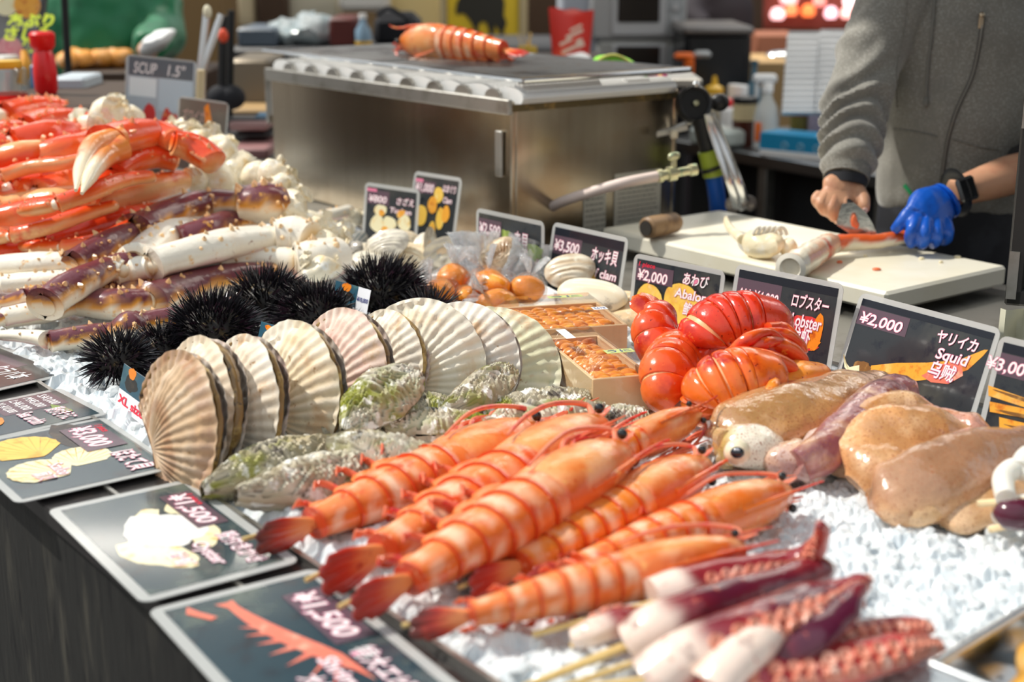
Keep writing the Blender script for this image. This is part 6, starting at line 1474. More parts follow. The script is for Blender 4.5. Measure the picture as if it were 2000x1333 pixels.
def folds(p):
    # sleeve bunches in rings towards the cuff; body has long soft folds
    d = (p-el_r).dot(axr); L_ = (wr_r-el_r).length; off = (p-el_r)-axr*d
    k = 1-sm(.07, .10, off.length); up_ = sm(-.22, -.02, d)*(1-sm(L_*.82, L_*.95, d))
    w = .0062*k*up_*sin(d*120+9.0*noise.noise(p*7)+p.x*40)+.005*k*noise.noise(p*26)
    w += (1-k)*(.0085*noise.noise(V((p.x*9, p.y*6, p.z*5)))+.004*noise.noise(V((p.x*22, p.y*14, p.z*13))))
    w += .010*k*(1-up_)*noise.noise(p*11)*(1-sm(L_*.8, L_*.95, d))
    return w
wrinkle(gh_, folds); part('hoodie', gh_, m_hood, pr, 'grey fleece zip hoodie')
tree = bvh(gh_)
def line(name, pxs, r, m, label=None, out=.0015, k=8):
    pts = spline([V((x, y, 0)) for x, y in pxs], k); P = [onto(tree, p.x, p.y, out) for p in pts]; P = [p for p in P if p is not None]
    if len(P) < 2: return None
    g = G(); g.tube(P, r, 8, V((0, -1, .2))); return part(name, g, m, pr, label)
line('zip', [(1920, 34), (1912, 90), (1898, 150), (1870, 212), (1852, 270), (1842, 330), (1836, 376)], (.0045, .003), M('zip_tape', (.10, .095, .085), .6), 'zip down the front of the hoodie', .001)
line('zip', [(1920, 34), (1912, 90), (1898, 150), (1870, 212), (1852, 270), (1842, 330), (1836, 376)], (.0014, .0014), M('zip_teeth', (.30, .29, .26), .4, .6), 'metal zip teeth', .004)
p_ = onto(tree, 1917, 36, .006)
if p_: g = G(); g.box(p_-Z*.008, (.010, .004, .022), None, .002); g.ball(p_+Z*.006, .006, 10, 8); part('zip_puller', g, M('zip_brass', (.55, .45, .32), .3, .9), pr)
line('drawstring', [(1826, -10), (1820, 60), (1812, 130), (1808, 195)], .0032, M('drawstring', (.20, .195, .175), .9), 'drawstring hanging on the left side of the zip', .004)
p_ = onto(tree, 1808, 200, .006)
if p_: g = G(); g.ball(p_, (.006, .005, .010), 10, 8); part('drawstring_tip', g, MATS['drawstring'], pr)
line('seam', [(1745, 252), (1790, 258), (1830, 268)], .0016, m_hoodd, None, .001); line('seam', [(1862, 272), (1910, 286), (1950, 292)], .0016, m_hoodd, None, .001)
line('seam', [(1772, -10), (1765, 60), (1752, 130), (1752, 210)], .0016, m_hoodd, None, .001)
# cuff, black undersleeve
g = G(); P, rd = spline([el_r.lerp(wr_r, .84), el_r.lerp(wr_r, .92), wr_r+Z*.002], 5, [.046, .0445, .0435]); g.tube(P, rd, 24, fy); part('cuff', g, m_hoodd, pr, 'ribbed cuff')
g = G(); P, rd = spline([wr_r.lerp(el_r, .05), wr_r-Z*.006+axr*.004], 4, [.0415, .0405]); g.tube(P, rd, 24, fy); part('undersleeve', g, m_trou, pr, 'black undersleeve edge')
g = G(); P, rd = spline([el_l.lerp(wr_l, .16), el_l.lerp(wr_l, .34)], 4, [.056, .050]); g.tube(P, rd, 24, fy); part('cuff', g, m_trou, pr, 'black pushed up cuff')
# trousers and apron
g = G(); torso(g, [(-.05, .158, .122), (.10, .168, .128), (.16, .150, .115)])
for side in (-1, 1):
    P, rd = spline([V((cx_, cy_, .02))+fx*(.085*side), V((cx_, cy_, -.40))+fx*(.095*side)-fy*.02, V((cx_, cy_, -.80))+fx*(.10*side)], 8, [.105, .078, .062]); g.tube(P, rd, 18, fy)
gt_ = fuse(g, .010, 4); wrinkle(gt_, lambda p: .006*noise.noise(p*12)); part('trousers', gt_, m_trou, pr, 'black trousers and apron')
line('hoodie_hem', [(1766, 362), (1785, 384), (1800, 392)], .004, M('green_lining', (.02, .34, .12), .6), 'green edge under the hem', .004)
for side in (-1, 1):
    g = G(); g.ball(V((cx_, cy_, -.815))+fx*(.10*side)-fy*.06, (.052, .135, .040), 16, 10, (fx, fy, Z)); part('shoe', g, m_black, pr)
# gloved hand
GL = G()
GL.tube(*spline([H(1846, 393, 2.653), H(1834, 400, 2.648), H(1818, 414, 2.63), H(1805, 436, 2.61)], 5, [(.034, .030), (.040, .030), (.050, .028), (.046, .022)]), 20, V((.2, -1, .3)))
fin(GL, [H(1790, 428, 2.605), H(1782, 448, 2.585), H(1778, 466, 2.59), H(1780, 478, 2.61)], [.0145, .0125, .0115, .009])
fin(GL, [H(1808, 436, 2.60), H(1806, 456, 2.58), H(1804, 472, 2.59), H(1800, 480, 2.615)], [.0145, .0128, .0115, .009])
fin(GL, [H(1828, 438, 2.605), H(1830, 456, 2.59), H(1828, 472, 2.60), H(1820, 478, 2.625)], [.0142, .0124, .011, .009])
fin(GL, [H(1845, 432, 2.615), H(1852, 450, 2.605), H(1850, 466, 2.615), H(1842, 474, 2.635)], [.0135, .0115, .0105, .008])
fin(GL, [H(1795, 405, 2.63), H(1775, 418, 2.615), H(1760, 436, 2.61), H(1745, 452, 2.615)], [.018, .0145, .0125, .009])
glf = fuse(GL, .0026, 5); wrinkle(glf, lambda p: .0012*noise.noise(V((p.x*60, p.y*60, p.z*35)))); part('glove', glf, m_glove, pr, 'blue disposable glove holding the crab leg')
g = G(); g.tube([H(1850, 390, 2.655), H(1845, 393.5, 2.653)], [.036, .037], 20, fy); part('glove_roll', g, m_glove, pr)
# watch
ad = (wr_l-el_l).normalized(); wc = el_l.lerp(wr_l, .975); tocam = (V((0, 0, CAMZ))-wc); tocam = (tocam-ad*tocam.dot(ad)).normalized(); sd_ = ad.cross(tocam)
g = G(); ring = [wc+tocam*(cos(a)*.0355)+sd_*(sin(a)*.0355) for a in [2*pi*k/30 for k in range(31)]]; g.tube(ring, (.0125, .002), 10, ad); part('watch_strap', g, m_black, pr, 'black watch strap')
g = G(); g.box(wc+tocam*.0375, (.040, .046, .012), (ad, sd_, tocam), .005); part('watch_case', g, M('watch_glass', (.008, .009, .011), .06, coat=1.0), pr, 'black rounded watch case')
# ---- knife
kn = thing('knife', 'broad wet kitchen knife held in the bare fist above the crab leg', 'knife', WD(1690, 450, 2.61))
pts = [(1645, 398), (1668, 396), (1690, 414), (1704, 436), (1712, 456), (1716, 473), (1690, 468), (1660, 457), (1634, 440), (1638, 418)]
P = [WD(x, y, 2.632-.012*(x-1640)/75) for x, y in pts]; nn = (P[2]-P[0]).cross(P[7]-P[0]).normalized()
g = G(); n = len(P); g.add(P+[p+nn*.003 for p in P], [list(range(n)), [n+i for i in range(n)][::-1]]+[[i, (i+1) % n, n+(i+1) % n, n+i] for i in range(n)])
part('blade', g, M('wet_blade', (.42, .45, .47), .22, 1.0, layers=[(50, (.60, .62, .64), .5, .7), (90, (.20, .2, .2), .6, .75)], bump=(90, .3, .002)), kn, 'wet steel blade', smooth=False)
g = G(); P, rd = spline([WD(1660, 404, 2.640), WD(1648, 398, 2.650), WD(1622, 396, 2.668)], 5, [(.012, .009), (.012, .009), (.011, .009)]); g.tube(P, rd, 14, V((0, -1, 0))); part('handle', g, m_black, kn)
g = G(); g.ball(WD(1668, 432, 2.618), (.006, .003, .012), 10, 8); g.ball(WD(1673, 440, 2.617), (.005, .003, .007), 10, 8)
solo('crab_scrap', g, M('scrap_red', (.85, .20, .08), .4), 'red crab shell scrap stuck to the knife blade', 'scrap')
# ---- green jacket stallholder in the background
gp = thing('person', 'person in green jacket seen from neck to hips behind the far left stall', 'person', WD(205, 60, 4.9)*1.0-Z*(WD(205, 60, 4.9).z+.85))
px_, py_ = WD(205, 60, 4.9).x, 4.9
g = G()
P, rd = spline([V((px_, py_, z)) for z in (-.10, .08, .25, .42, .50, .56, .64)], 5, [(.20, .14), (.21, .15), (.215, .15), (.22, .13), (.16, .11), (.07, .07), (.06, .06)]); g.tube(P, rd, 22, V((0, 1, 0)))
a1 = V((px_-.22, py_-.02, .43)); P, rd = spline([a1, a1+V((-.03, -.02, -.28)), a1+V((.02, -.20, -.46))], 6, [.075, .065, .055]); g.tube(P, rd, 16, V((0, 1, 0)))
a2 = V((px_+.20, py_-.02, .43)); e2 = WD(322, 62, 4.80); P, rd = spline([a2, e2, WD(290, 95, 4.60)], 6, [.08, .07, .055]); g.tube(P, rd, 16, V((0, 1, 0)))
jk = fuse(g, .012, 5); wrinkle(jk, lambda p: .020*noise.noise(V((p.x*6, p.y*6, p.z*4)))+.008*noise.noise(p*16))
g = G(); hc2 = V((px_, py_-.03, .77)); g.ball(hc2, (.075, .095, .115), 20, 14); g.tube([hc2-Z*.16, hc2-Z*.06], .055, 14, V((0, 1, 0)))
g.tube(*spline([V((px_, py_, .5)), V((px_, py_, .1)), V((px_, py_, -.1))], 4, [(.12, .09), (.15, .10), (.14, .10)]), 16, V((0, 1, 0)))
for side in (-1, 1): g.tube(*spline([V((px_+.09*side, py_, .0)), V((px_+.10*side, py_, -.42)), V((px_+.10*side, py_-.02, -.83))], 5, [.09, .06, .045]), 14, V((0, 1, 0)))
g.ball(WD(288, 98, 4.56), (.035, .045, .03), 12, 8); g.tube([WD(290, 95, 4.60), WD(288, 98, 4.56)], .03, 12, V((0, 0, 1)))
g.ball(hc2-V((0, .098, .012)), (.013, .018, .02), 8, 6)
part('body', fuse(g, .010, 3), m_skin, gp)
part('jacket', jk, M('green_nylon', (.004, .155, .062), .42, layers=[(6, (.002, .07, .028), .45, .7)], sheen=.2), gp, 'shiny green jacket')
g = G(); g.ball(hc2+Z*.035+V((0, .02, 0)), (.085, .10, .095), 18, 12); part('hair', g, m_hair, gp)
g = G()
for side in (-1, 1): g.tube(*spline([V((px_+.09*side, py_, .0)), V((px_+.10*side, py_, -.42)), V((px_+.10*side, py_-.02, -.84))], 5, [.115, .085, .07]), 14, V((0, 1, 0)))
part('trousers', fuse(g, .012, 3), m_trou, gp)
# ============================================================ behind the stall
m_wallb = M('brown_wall', (.20, .12, .05), .6, layers=[(5, (.28, .18, .08), .5, .7)])
m_cream = M('cream_panel', (.62, .52, .34), .6); m_lgrey = M('light_grey', (.52, .54, .58), .5); m_dgrey = M('dark_grey', (.05, .05, .055), .5)
m_dbrown = M('dark_brown', (.05, .025, .012), .6); m_tan = M('tan_board', (.42, .27, .12), .6); m_silver = M('oven_silver', (.40, .41, .42), .4, .3)
def bb(g, x0, y0, x1, y1, Y, d, bev=.01):
    """upright box whose near face fills the pixel window at distance Y"""
    a, b = WD(x0, y0, Y), WD(x1, y1, Y)
    g.box(V(((a.x+b.x)/2, Y+d/2, (a.z+b.z)/2)), (abs(b.x-a.x), d, abs(a.z-b.z)), None, bev); return g
def bbf(g, x0, y0, x1, Y, d, zb, bev=.01):
    a, b = WD(x0, y0, Y), WD(x1, y0, Y)
    g.box(V(((a.x+b.x)/2, Y+d/2, (a.z+zb)/2)), (abs(b.x-a.x), d, abs(a.z-zb)), None, bev); return g
def item(name, label, cat, g, m, group=None): return solo(name, g, m, label, cat, group)
# back wall, and an unseen roof added to keep sun off the working side
g = G(); g.box((0, 9.0, .30), (14, .1, 2.4)); struct('wall_back', g, m_wallb, smooth=False)
m_shade = M('shade_sheet', (.16, .15, .14), .8)
g = G(); g.box(T(1.5, 1.66+.85, 1.66), (7.0, 1.7, .05), TABX); struct('shade_roof', g, m_shade, smooth=False)
# back worktop
bw = thing('back_worktop', 'stainless steel worktop along the back with bottles and boxes on it', 'worktop', V((1.1, 4.6, -.85)))
wz = -.02
e0, e1 = W(1288, 268, wz), W(1690, 338, wz); d = (e1-e0); d.z = 0; d.normalize(); nb_ = Z.cross(d)
g = G(); ee1 = e0+d*2.2; c = (e0+ee1)/2+nb_*.40-Z*.02; g.box(c, (2.2, .80, .04), (d, nb_, Z), .004); part('steel_top', g, M('worktop_steel', (.42, .43, .44), .28, 1.0), bw)
g = G(); g.box(c-Z*.42+nb_*.05, (2.15, .66, .78), (d, nb_, Z), .004); part('cabinet', g, M('dark_steel_front', (.05, .052, .055), .45, .5), bw)
for k in (.50, 1.0):
    g = G(); g.box(e0+d*k+nb_*.04-Z*.42, (.04, .04, .80), (d, nb_, Z), .004); part('leg', g, m_steeldull, bw)
def onb(px, py): return W(px, py, wz)
def stand(name, label, cat, px, py, prof, m, n=20, group=None, lab=None):
    """a turned vessel standing on the back worktop"""
    o = onb(px, py); t = thing(name, label, cat, o, group); g = G(); g.lathe(o, prof, n); part('body', g, m, t); return t, o
m_bluebox = M('blue_carton', (.01, .26, .50), .5)
a, b = onb(1482, 302), onb(1640, 318); dd = (b-a).normalized(); t = thing('carton', 'blue carton of gloves lying on the back worktop next to the spray bottle', 'box', a)
g = G(); g.box((a+b)/2+Z*.035+Z.cross(dd)*.06, ((b-a).length, .12, .07), (dd, Z.cross(dd), Z), .002); part('carton', g, m_bluebox, t, smooth=False)
g = G(); g.box((a+b)/2+Z*.010+Z.cross(dd)*(-.001), ((b-a).length*.98, .002, .018), (dd, Z.cross(dd), Z)); part('white_band', g, m_foam, t, smooth=False)
g = G(); o = (a+b)/2+Z*.035-Z.cross(dd)*.001
for k in range(3): o2 = o+dd*(-.05+k*.055); g.tube([o2+dd*(cos(q)*.010)+Z*(sin(q)*.010) for q in [2*pi*i/14 for i in range(15)]], .002, 6, Z.cross(dd))
part('printed_rings', g, M('pale_blue', (.30, .55, .70), .5), t)
m_clear = M('clear_plastic', (.78, .82, .82), .15, alpha=.55, spec=.8)
t, o = stand('spray_bottle', 'white trigger spray bottle standing on the back worktop', 'bottle', 1494, 292, [(.032, 0), (.040, .008), (.041, .10), (.034, .135), (.017, .165), (.015, .185)], m_clear)
g = G(); g.lathe(o+Z*.183, [(.018, 0), (.018, .025), (.014, .03)], 16); g.box(o+Z*.225+V((-.010, 0, 0)), (.075, .028, .03), None, .008); g.box(o+Z*.19+V((-.035, 0, 0)), (.01, .014, .05), None, .003); part('trigger_head', g, m_foam, t, 'white trigger head')
g = G(); g.box(o+Z*.06+V((-.028, -.032, 0)), (.026, .004, .06), None, .001); part('label', g, M('orange_label', (.80, .16, .02), .5), t)
t, o = stand('sauce_bottle', 'brown sauce bottle with a black cap, left of the spray bottle', 'bottle', 1452, 285, [(.038, 0), (.040, .005), (.040, .085)], M('brown_sauce', (.07, .018, .010), .25))
g = G(); g.lathe(o+Z*.085, [(.040, 0), (.040, .05), (.034, .055)], 18); part('upper_wall', g, M('cream_sauce', (.60, .50, .30), .4), t); g = G(); g.lathe(o+Z*.14, [(.041, 0), (.041, .018), (.036, .02)], 18); part('cap', g, m_black, t)
t, o = stand('spray_can', 'lilac and white gas can with a silver cap behind the blue carton', 'can', 1600, 280, [(.040, 0), (.042, .004), (.042, .135), (.036, .15), (.022, .158)], M('lilac_can', (.55, .50, .68), .4))
g = G(); g.lathe(o+Z*.150, [(.026, 0), (.028, .004), (.026, .028), (.014, .034)], 18); part('cap', g, m_steelp, t); g = G(); g.lathe(o+Z*.11, [(.0425, 0), (.0425, .022)], 20); part('band', g, M('red_band', (.45, .03, .06), .5), t)
t, o = stand('jar', 'yellow lidded jar between spray bottle and gas can', 'jar', 1560, 278, [(.03, 0), (.032, .004), (.032, .09)], M('olive_jar', (.22, .20, .05), .35)); g = G(); g.lathe(o+Z*.09, [(.034, 0), (.034, .016), (.03, .018)], 18); part('lid', g, M('red_band', (.45, .03, .06), .5), t)
t, o = stand('mustard_bottle', 'cream squeeze bottle with a yellow nozzle cap near the burner head', 'bottle', 1392, 262, [(.036, 0), (.038, .004), (.038, .12), (.03, .14)], M('cream_bottle', (.55, .50, .38), .4)); g = G(); g.lathe(o+Z*.14, [(.032, 0), (.032, .02), (.012, .03), (.006, .06)], 16); part('cap', g, M('yellow_cap', (.72, .42, .02), .4), t)
t, o = stand('squeeze_bottle', 'small bottle with a bright red cap behind the burner', 'bottle', 1420, 266, [(.026, 0), (.027, .004), (.026, .09), (.014, .10)], m_foam); g = G(); g.ball(o+Z*.112, .018, 12, 8); part('cap', g, M('red_cap', (.75, .01, .02), .4), t)
t, o = stand('pump_bottle', 'blue tinted bottle with a steel neck, left of the foam sheets', 'bottle', 1468, 250, [(.030, 0), (.032, .004), (.030, .14), (.012, .17), (.010, .22), (.014, .225), (.014, .24)], M('blue_bottle', (.06, .14, .20), .2))
g = G(); c = onb(1400, 285); g.box(c+Z*.03, (.16, .12, .06), (d, nb_, Z), .012); t = item('food_container', 'pale translucent food container on the back worktop behind the tongs', 'container', g, M('milky_plastic', (.50, .56, .54), .35))
g = G(); c = onb(1438, 262); g.box(c+Z*.085, (.075, .03, .17), (d, nb_, Z), .003); item('white_carton', 'upright white carton behind the sauce bottle', 'carton', g, m_foam)
# two foam sheets leaning
for i, (x0, x1, lab) in enumerate(((1540, 1600, 'left one of two tall white corrugated foam sheets leaning beside the hoodie'), (1602, 1672, 'right one of two tall white corrugated foam sheets leaning beside the hoodie'))):
    Y_ = 4.62+.03*i; g = G(); t0 = WD(x0, 62-4*i, Y_); t1 = WD(x1, 62-4*i, Y_); b0 = WD(x0-12, 222, Y_-.10)
    X = (t1-t0); w = X.length; X.normalize(); Yd = (t0-b0); hh = Yd.length; Yd.normalize(); N = X.cross(Yd)
    g.grid(8, 60, lambda q, j: b0+X*(w*q)+Yd*(hh*j)+N*(.006*sin(j*90)), None); n_ = len(g.v); f0 = [list(f) for f in g.f]; g.add([p-N*.02 for p in g.v[:n_]], [f[::-1] for f in f0])
    solo('foam_sheet', g, m_foam, lab, 'foam sheet', 'foam sheets', smooth=True)
# black fryer with things on it, microwaves
t = thing('fryer', 'black square kettle oven standing between microwaves and foam sheets', 'oven', WD(1405, 230, 5.2)); g = G(); bbf(g, 1338, 62, 1470, 5.2, .45, wz-.02, .02); part('body', g, M('gloss_black', (.010, .011, .013), .25), t)
g = G(); bb(g, 1334, 52, 1474, 70, 5.18, .5, .01); part('lid', g, M('dark_steel', (.22, .20, .19), .35, .9), t, 'dark metal rim')
t = thing('orange_tap', 'orange hand pump with a grey spout in front of the black oven', 'tap', WD(1348, 150, 5.0))
g = G(); bb(g, 1338, 112, 1356, 152, 5.0, .05, .01); bb(g, 1318, 104, 1358, 118, 5.0, .05, .012); part('handle', g, M('orange_plastic', (.70, .13, .01), .45), t); g = G(); bb(g, 1356, 100, 1390, 114, 5.02, .04, .01); part('spout', g, m_silver, t); g = G(); bbf(g, 1340, 150, 1354, 5.0, .05, wz-.0, .01); part('stem', g, m_dgrey, t)
for i, (y0, y1, lab) in enumerate(((-60, 78, 'upper silver microwave oven with a black window'), (80, 150, 'lower silver microwave oven under the other one'))):
    Yo = 5.6; t = thing('microwave', lab, 'microwave', WD(1260, y1, Yo), 'microwaves'); g = G(); bb(g, 1156 if i == 0 else 1168, y0, 1340, y1, Yo, .42, .012); part('body', g, m_silver if i == 0 else M('oven_warm', (.36, .37, .36), .4, .3), t)
    g = G(); bb(g, 1196, y0+6, 1302, y1-8, Yo-.012, .014, .006); part('door', g, M('oven_door', (.46, .47, .49), .4), t); g = G(); bb(g, 1208 if i == 0 else 1204, y0+10, 1288, y1-(34 if i == 0 else 10), Yo-.018, .010, .004); part('window', g, M('oven_window', (.015, .012, .010), .15), t)
    g = G(); bb(g, 1304, y0+10, 1334, y1-8, Yo-.010, .012, .004); part('control_panel', g, M('panel_grey', (.33, .35, .37), .4), t)
    for k in range(2): g = G(); p = WD(1320, y0+(74 if i == 0 else 30)+k*26, Yo-.012); g.lathe(p, [(.014, 0), (.013, .012)], 14, V((0, -1, 0))); part('knob', g, M('oven_door', (.46, .47, .49), .4), t)
g = G(); bbf(g, 1090, 150, 1345, 5.5, .6, -.85, .01); item('oven_shelf', 'dark shelf carrying the microwaves', 'shelf', g, m_dgrey)
g = G(); bb(g, 1096, -60, 1170, 150, 5.75, .5, .01); item('refrigerator', 'pale blue grey fridge side left of the microwaves', 'fridge', g, M('fridge_side', (.46, .50, .58), .5))
g = G(); bbf(g, 1000, 124, 1190, 4.36, .50, -.85, .008); item('prep_bench', 'brown prep bench directly behind the grill under the red pouch', 'bench', g, m_dbrown)
# red pouch
t = thing('pouch', 'red foil stand-up pouch with white printing behind the grill', 'pouch', WD(1115, 128, 4.6))
A_, B_, C_, D_ = WD(1080, 122, 4.6), WD(1150, 119, 4.6), WD(1160, 22, 4.6), WD(1072, 16, 4.6)
g = G(); g.grid(12, 14, lambda i, j: A_.lerp(B_, i).lerp(D_.lerp(C_, i), j)+V((0, -.04*sin(pi*i)*(1-j)**.7, .003*sin(i*14)))); n_ = len(g.v); g.add([V((p.x, 9.24-p.y, p.z)) for p in g.v[:n_]], [f[::-1] for f in [list(q) for q in g.f]]); part('bag', g, M('red_foil', (.62, .03, .02), .3, layers=[(9, (.80, .09, .05), .5, .7)]), t)
g = G()
for k, (x, y, w, h) in enumerate(((1096, 96, 34, 7), (1092, 82, 26, 6), (1104, 66, 36, 7), (1112, 54, 26, 5), (1126, 84, 14, 16))): p = WD(x, y, 4.535); g.box(p+V((w*.0008, 0, 0)), (w*.0016, .002, h*.0016), (V((.9, 0, .42)).normalized(), V((0, 1, 0)), V((-.42, 0, .9)).normalized()))
part('white_print', g, M('print_cream', (.80, .62, .52), .5), t, smooth=False)
g = G(); bb(g, 1080, 112, 1112, 126, 4.5, .08, .01); item('yellow_jar', 'small yellow jar at the foot of the red pouch', 'jar', g, M('yellow_cap', (.72, .42, .02), .4))
g = G(); c = WD(1128, 116, 4.45); g.ball(c, (.045, .03, .02), 14, 8); g.rough(30, .008); item('white_cloth', 'crumpled white cloth on the far edge of the grill', 'cloth', g, m_foam)
# lime cloth cushion and pink toy behind the grill
t = thing('oven_mitt', 'lime green padded mitt lying behind the grill', 'mitt', T(2.40, 2.26, gh+.03)); c = WD(1202, 128, 3.36); 
g = G(); g.ball(c-Z*.004, (.060, .035, .028), 20, 12, (V((.98, .1, -.16)).normalized(), V((-.1, 1, 0)).normalized(), V((.16, 0, .98)).normalized())); g.rough(20, .006); part('padding', g, M('lime_cloth', (.22, .62, .04), .7), t)
P = spline([WD(1160, 128, 3.34), WD(1180, 112, 3.34), WD(1205, 109, 3.34), WD(1232, 124, 3.34), WD(1246, 138, 3.34)], 6); g = G(); g.tube(P, .004, 8); part('piping', g, M('yellow_green', (.55, .55, .12), .6), t)
t = thing('toy_clip', 'pink and green toy clip with a yellow dot at the back corner of the grill', 'clip', WD(1283, 152, 3.3)); g = G(); g.box(WD(1288, 150, 3.3), (.035, .02, .022), None, .006); g.ball(WD(1270, 141, 3.3), (.012, .012, .014), 12, 8); part('body', g, M('hot_pink', (.85, .05, .30), .4), t); g = G(); g.ball(WD(1262, 139, 3.29), (.010, .010, .013), 12, 8); part('ear', g, MATS['lime_cloth'], t); g = G(); g.ball(WD(1290, 152, 3.285), .007, 10, 8); part('dot', g, MATS['yellow_cap'], t)
g = G(); bb(g, 1236, 154, 1372, 172, 3.52, .35, .004); item('steel_shelf', 'grey steel shelf corner behind the grill', 'shelf', g, m_steeldull)
# yellow bull poster
t = thing('poster', 'yellow framed poster with a black bull silhouette', 'poster', WD(935, 110, 6.4)); Yp = 6.4
g = G(); bb(g, 872, -120, 1014, 84, Yp, .02, .002); part('sheet', g, M('poster_yellow', (.62, .43, .02), .5, layers=[(10, (.50, .36, .03), .5, .7)]), t)
g = G()
for r_ in ((858, -130, 872, 98), (1014, -130, 1030, 98), (858, 84, 1030, 98)): bb(g, *r_, Yp-.01, .04, .004)
part('frame', g, M('poster_frame', (.40, .32, .18), .5), t)
bull = [(892, 6), (898, -6), (906, -12), (925, -16), (960, -12), (982, -8), (986, 6), (984, 30), (990, 44), (984, 62), (986, 80), (976, 80), (975, 60), (966, 48), (966, 62), (962, 80), (954, 80), (956, 62), (950, 44), (940, 42), (934, 52), (936, 80), (926, 80), (926, 56), (918, 40), (908, 28), (900, 26), (894, 30), (890, 22)]
g = G(); P = [WD(x, y, Yp-.004) for x, y in bull]; g.add(P, [list(range(len(P)))]); part('bull_silhouette', g, M('poster_black', (.02, .018, .012), .6), t, smooth=False)
g = G(); bb(g, 745, -60, 858, 78, 6.7, .2, .01); item('cream_cabinet', 'cream yellow cabinet side left of the bull poster', 'cabinet', g, M('cream_yellow', (.66, .52, .25), .55))
g = G(); bb(g, 1030, -60, 1100, 140, 6.9, .3, .01); item('brown_cabinet', 'brown cabinet right of the bull poster', 'cabinet', g, m_dbrown)
g = G(); g.lathe(WD(1030, 122, 4.5)-Z*.0, [(.028, 0), (.030, .03), (.03, .05)], 14); t = thing('skewer_cup', 'cup of bamboo skewers in front of the brown cabinet', 'cup', WD(1030, 118, 4.5)); part('cup', g, M('yellow_cup', (.55, .38, .05), .5), t)
for k in range(7): g = G(); o = WD(1030, 112, 4.5); g.tube([o+V((rnd(-.015, .015), 0, -.02)), o+V((rnd(-.035, .035), rnd(-.01, .01), .075))], .002, 5); part('skewer', g, m_bamboo, t)
# long back bench between left and the microwaves, with bags and boxes
g = G(); bbf(g, 440, 94, 1090, 5.0, .8, -.85, .01); item('back_bench', 'long dark back bench behind the grill', 'bench', g, m_dgrey)
t = thing('plastic_bags', 'heap of clear plastic packs on the back bench left of the prawn', 'plastic packs', WD(585, 95, 5.05)); g = G(); g.ball(WD(590, 66, 5.2), (.13, .10, .065), 26, 16); g.rough(16, .03); g.rough(60, .006); part('bag', g, M('bag_film', (.30, .36, .38), .12, layers=[(12, (.50, .55, .57), .5, .65)], coat=.6), t)
g = G(); bb(g, 642, 34, 696, 93, 5.05, .25, .01); item('maroon_box', 'dark maroon box on the back bench right of the plastic packs', 'box', g, M('maroon', (.10, .015, .012), .5))
t = thing('water_bottle', 'clear bottle with pale blue label in front of the black bag', 'bottle', WD(710, 93.5, 5.05)); o = WD(710, 93.5, 5.05); g = G(); g.lathe(o, [(.026, 0), (.028, .01), (.028, .06), (.012, .085), (.012, .10)], 16); part('body', g, M('bottle_blue', (.22, .34, .46), .2), t); g = G(); g.lathe(o+Z*.10, [(.013, 0), (.013, .016)], 12); part('cap', g, m_foam, t); g = G(); g.lathe(o+Z*.004, [(.029, 0), (.029, .02)], 16); part('label', g, M('yellow_cap', (.72, .42, .02), .4), t)
t = thing('black_bag', 'black cloth bag slumped on the back bench left of the bull poster', 'bag', WD(775, 80, 5.05)); g = G(); bb(g, 724, 26, 818, 93, 5.15, .22, .03); g.rough(12, .012); part('bag', g, M('black_cloth', (.010, .011, .016), .8), t); P = spline([WD(735, 30, 5.04), WD(760, 16, 5.04), WD(800, 40, 5.03)], 6); g = G(); g.tube(P, .008, 8); part('strap', g, MATS['black_cloth'], t)
g = G(); bb(g, 660, -30, 760, 22, 6.6, .2, .02); item('white_box', 'white box on a high shelf above the maroon box', 'box', g, M('dull_white', (.60, .58, .55), .6))
g = G(); bb(g, 462, -40, 500, 52, 6.8, .2, .01); item('cream_door', 'cream panel on the back wall left of the dark opening', 'panel', g, m_cream)
g = G(); bb(g, 500, -40, 560, 52, 6.75, .2, .01); item('dark_cabinet', 'dark brown cabinet above the back bench', 'cabinet', g, m_dbrown)
g = G(); bb(g, 560, -40, 660, 40, 6.85, .2, .01); item('pale_cabinet', 'pale grey beige cabinet behind the plastic packs', 'cabinet', g, M('beige', (.50, .46, .36), .6))
g = G(); bb(g, 462, 54, 540, 93, 5.05, .3, .01); item('steel_box', 'low grey metal box at the left end of the back bench', 'box', g, M('blue_grey', (.10, .13, .17), .4))
# between the crab heap and the grill: dark racks
g = G(); bb(g, 444, 116, 528, 206, 4.3, .3, .01); item('steel_cabinet', 'brownish steel cabinet left of the grill', 'cabinet', g, M('brown_steel', (.24, .20, .15), .4, .5))
for k, (y, m_, lab) in enumerate(((214, m_tan, 'tan board lying on the rack left of the grill'), (238, M('pink_pack', (.40, .25, .24), .5), 'pink package on the lower rack left of the grill'), (290, M('pink_pack2', (.34, .17, .17), .5), 'dark pink package at the bottom of the rack left of the grill'))):
    g = G(); bb(g, 446, y, 524, y+14+k*4, 4.1-k*.12, .3, .006); item('package', lab, 'package', g, m_, 'packages on the rack left of the grill')
g = G(); bb(g, 440, 206, 530, 330, 4.36, .1, .004)
for y in (232, 262): bb(g, 440, y, 530, y+6, 4.0, .4, .002)
item('black_rack', 'black shelf rack left of the grill', 'rack', g, m_dgrey)
g = G(); bb(g, 492, 226, 528, 246, 4.02, .1, .01); item('blue_pack', 'small blue pack on the rack beside the grill corner', 'package', g, M('blue_pack', (.05, .14, .24), .4))
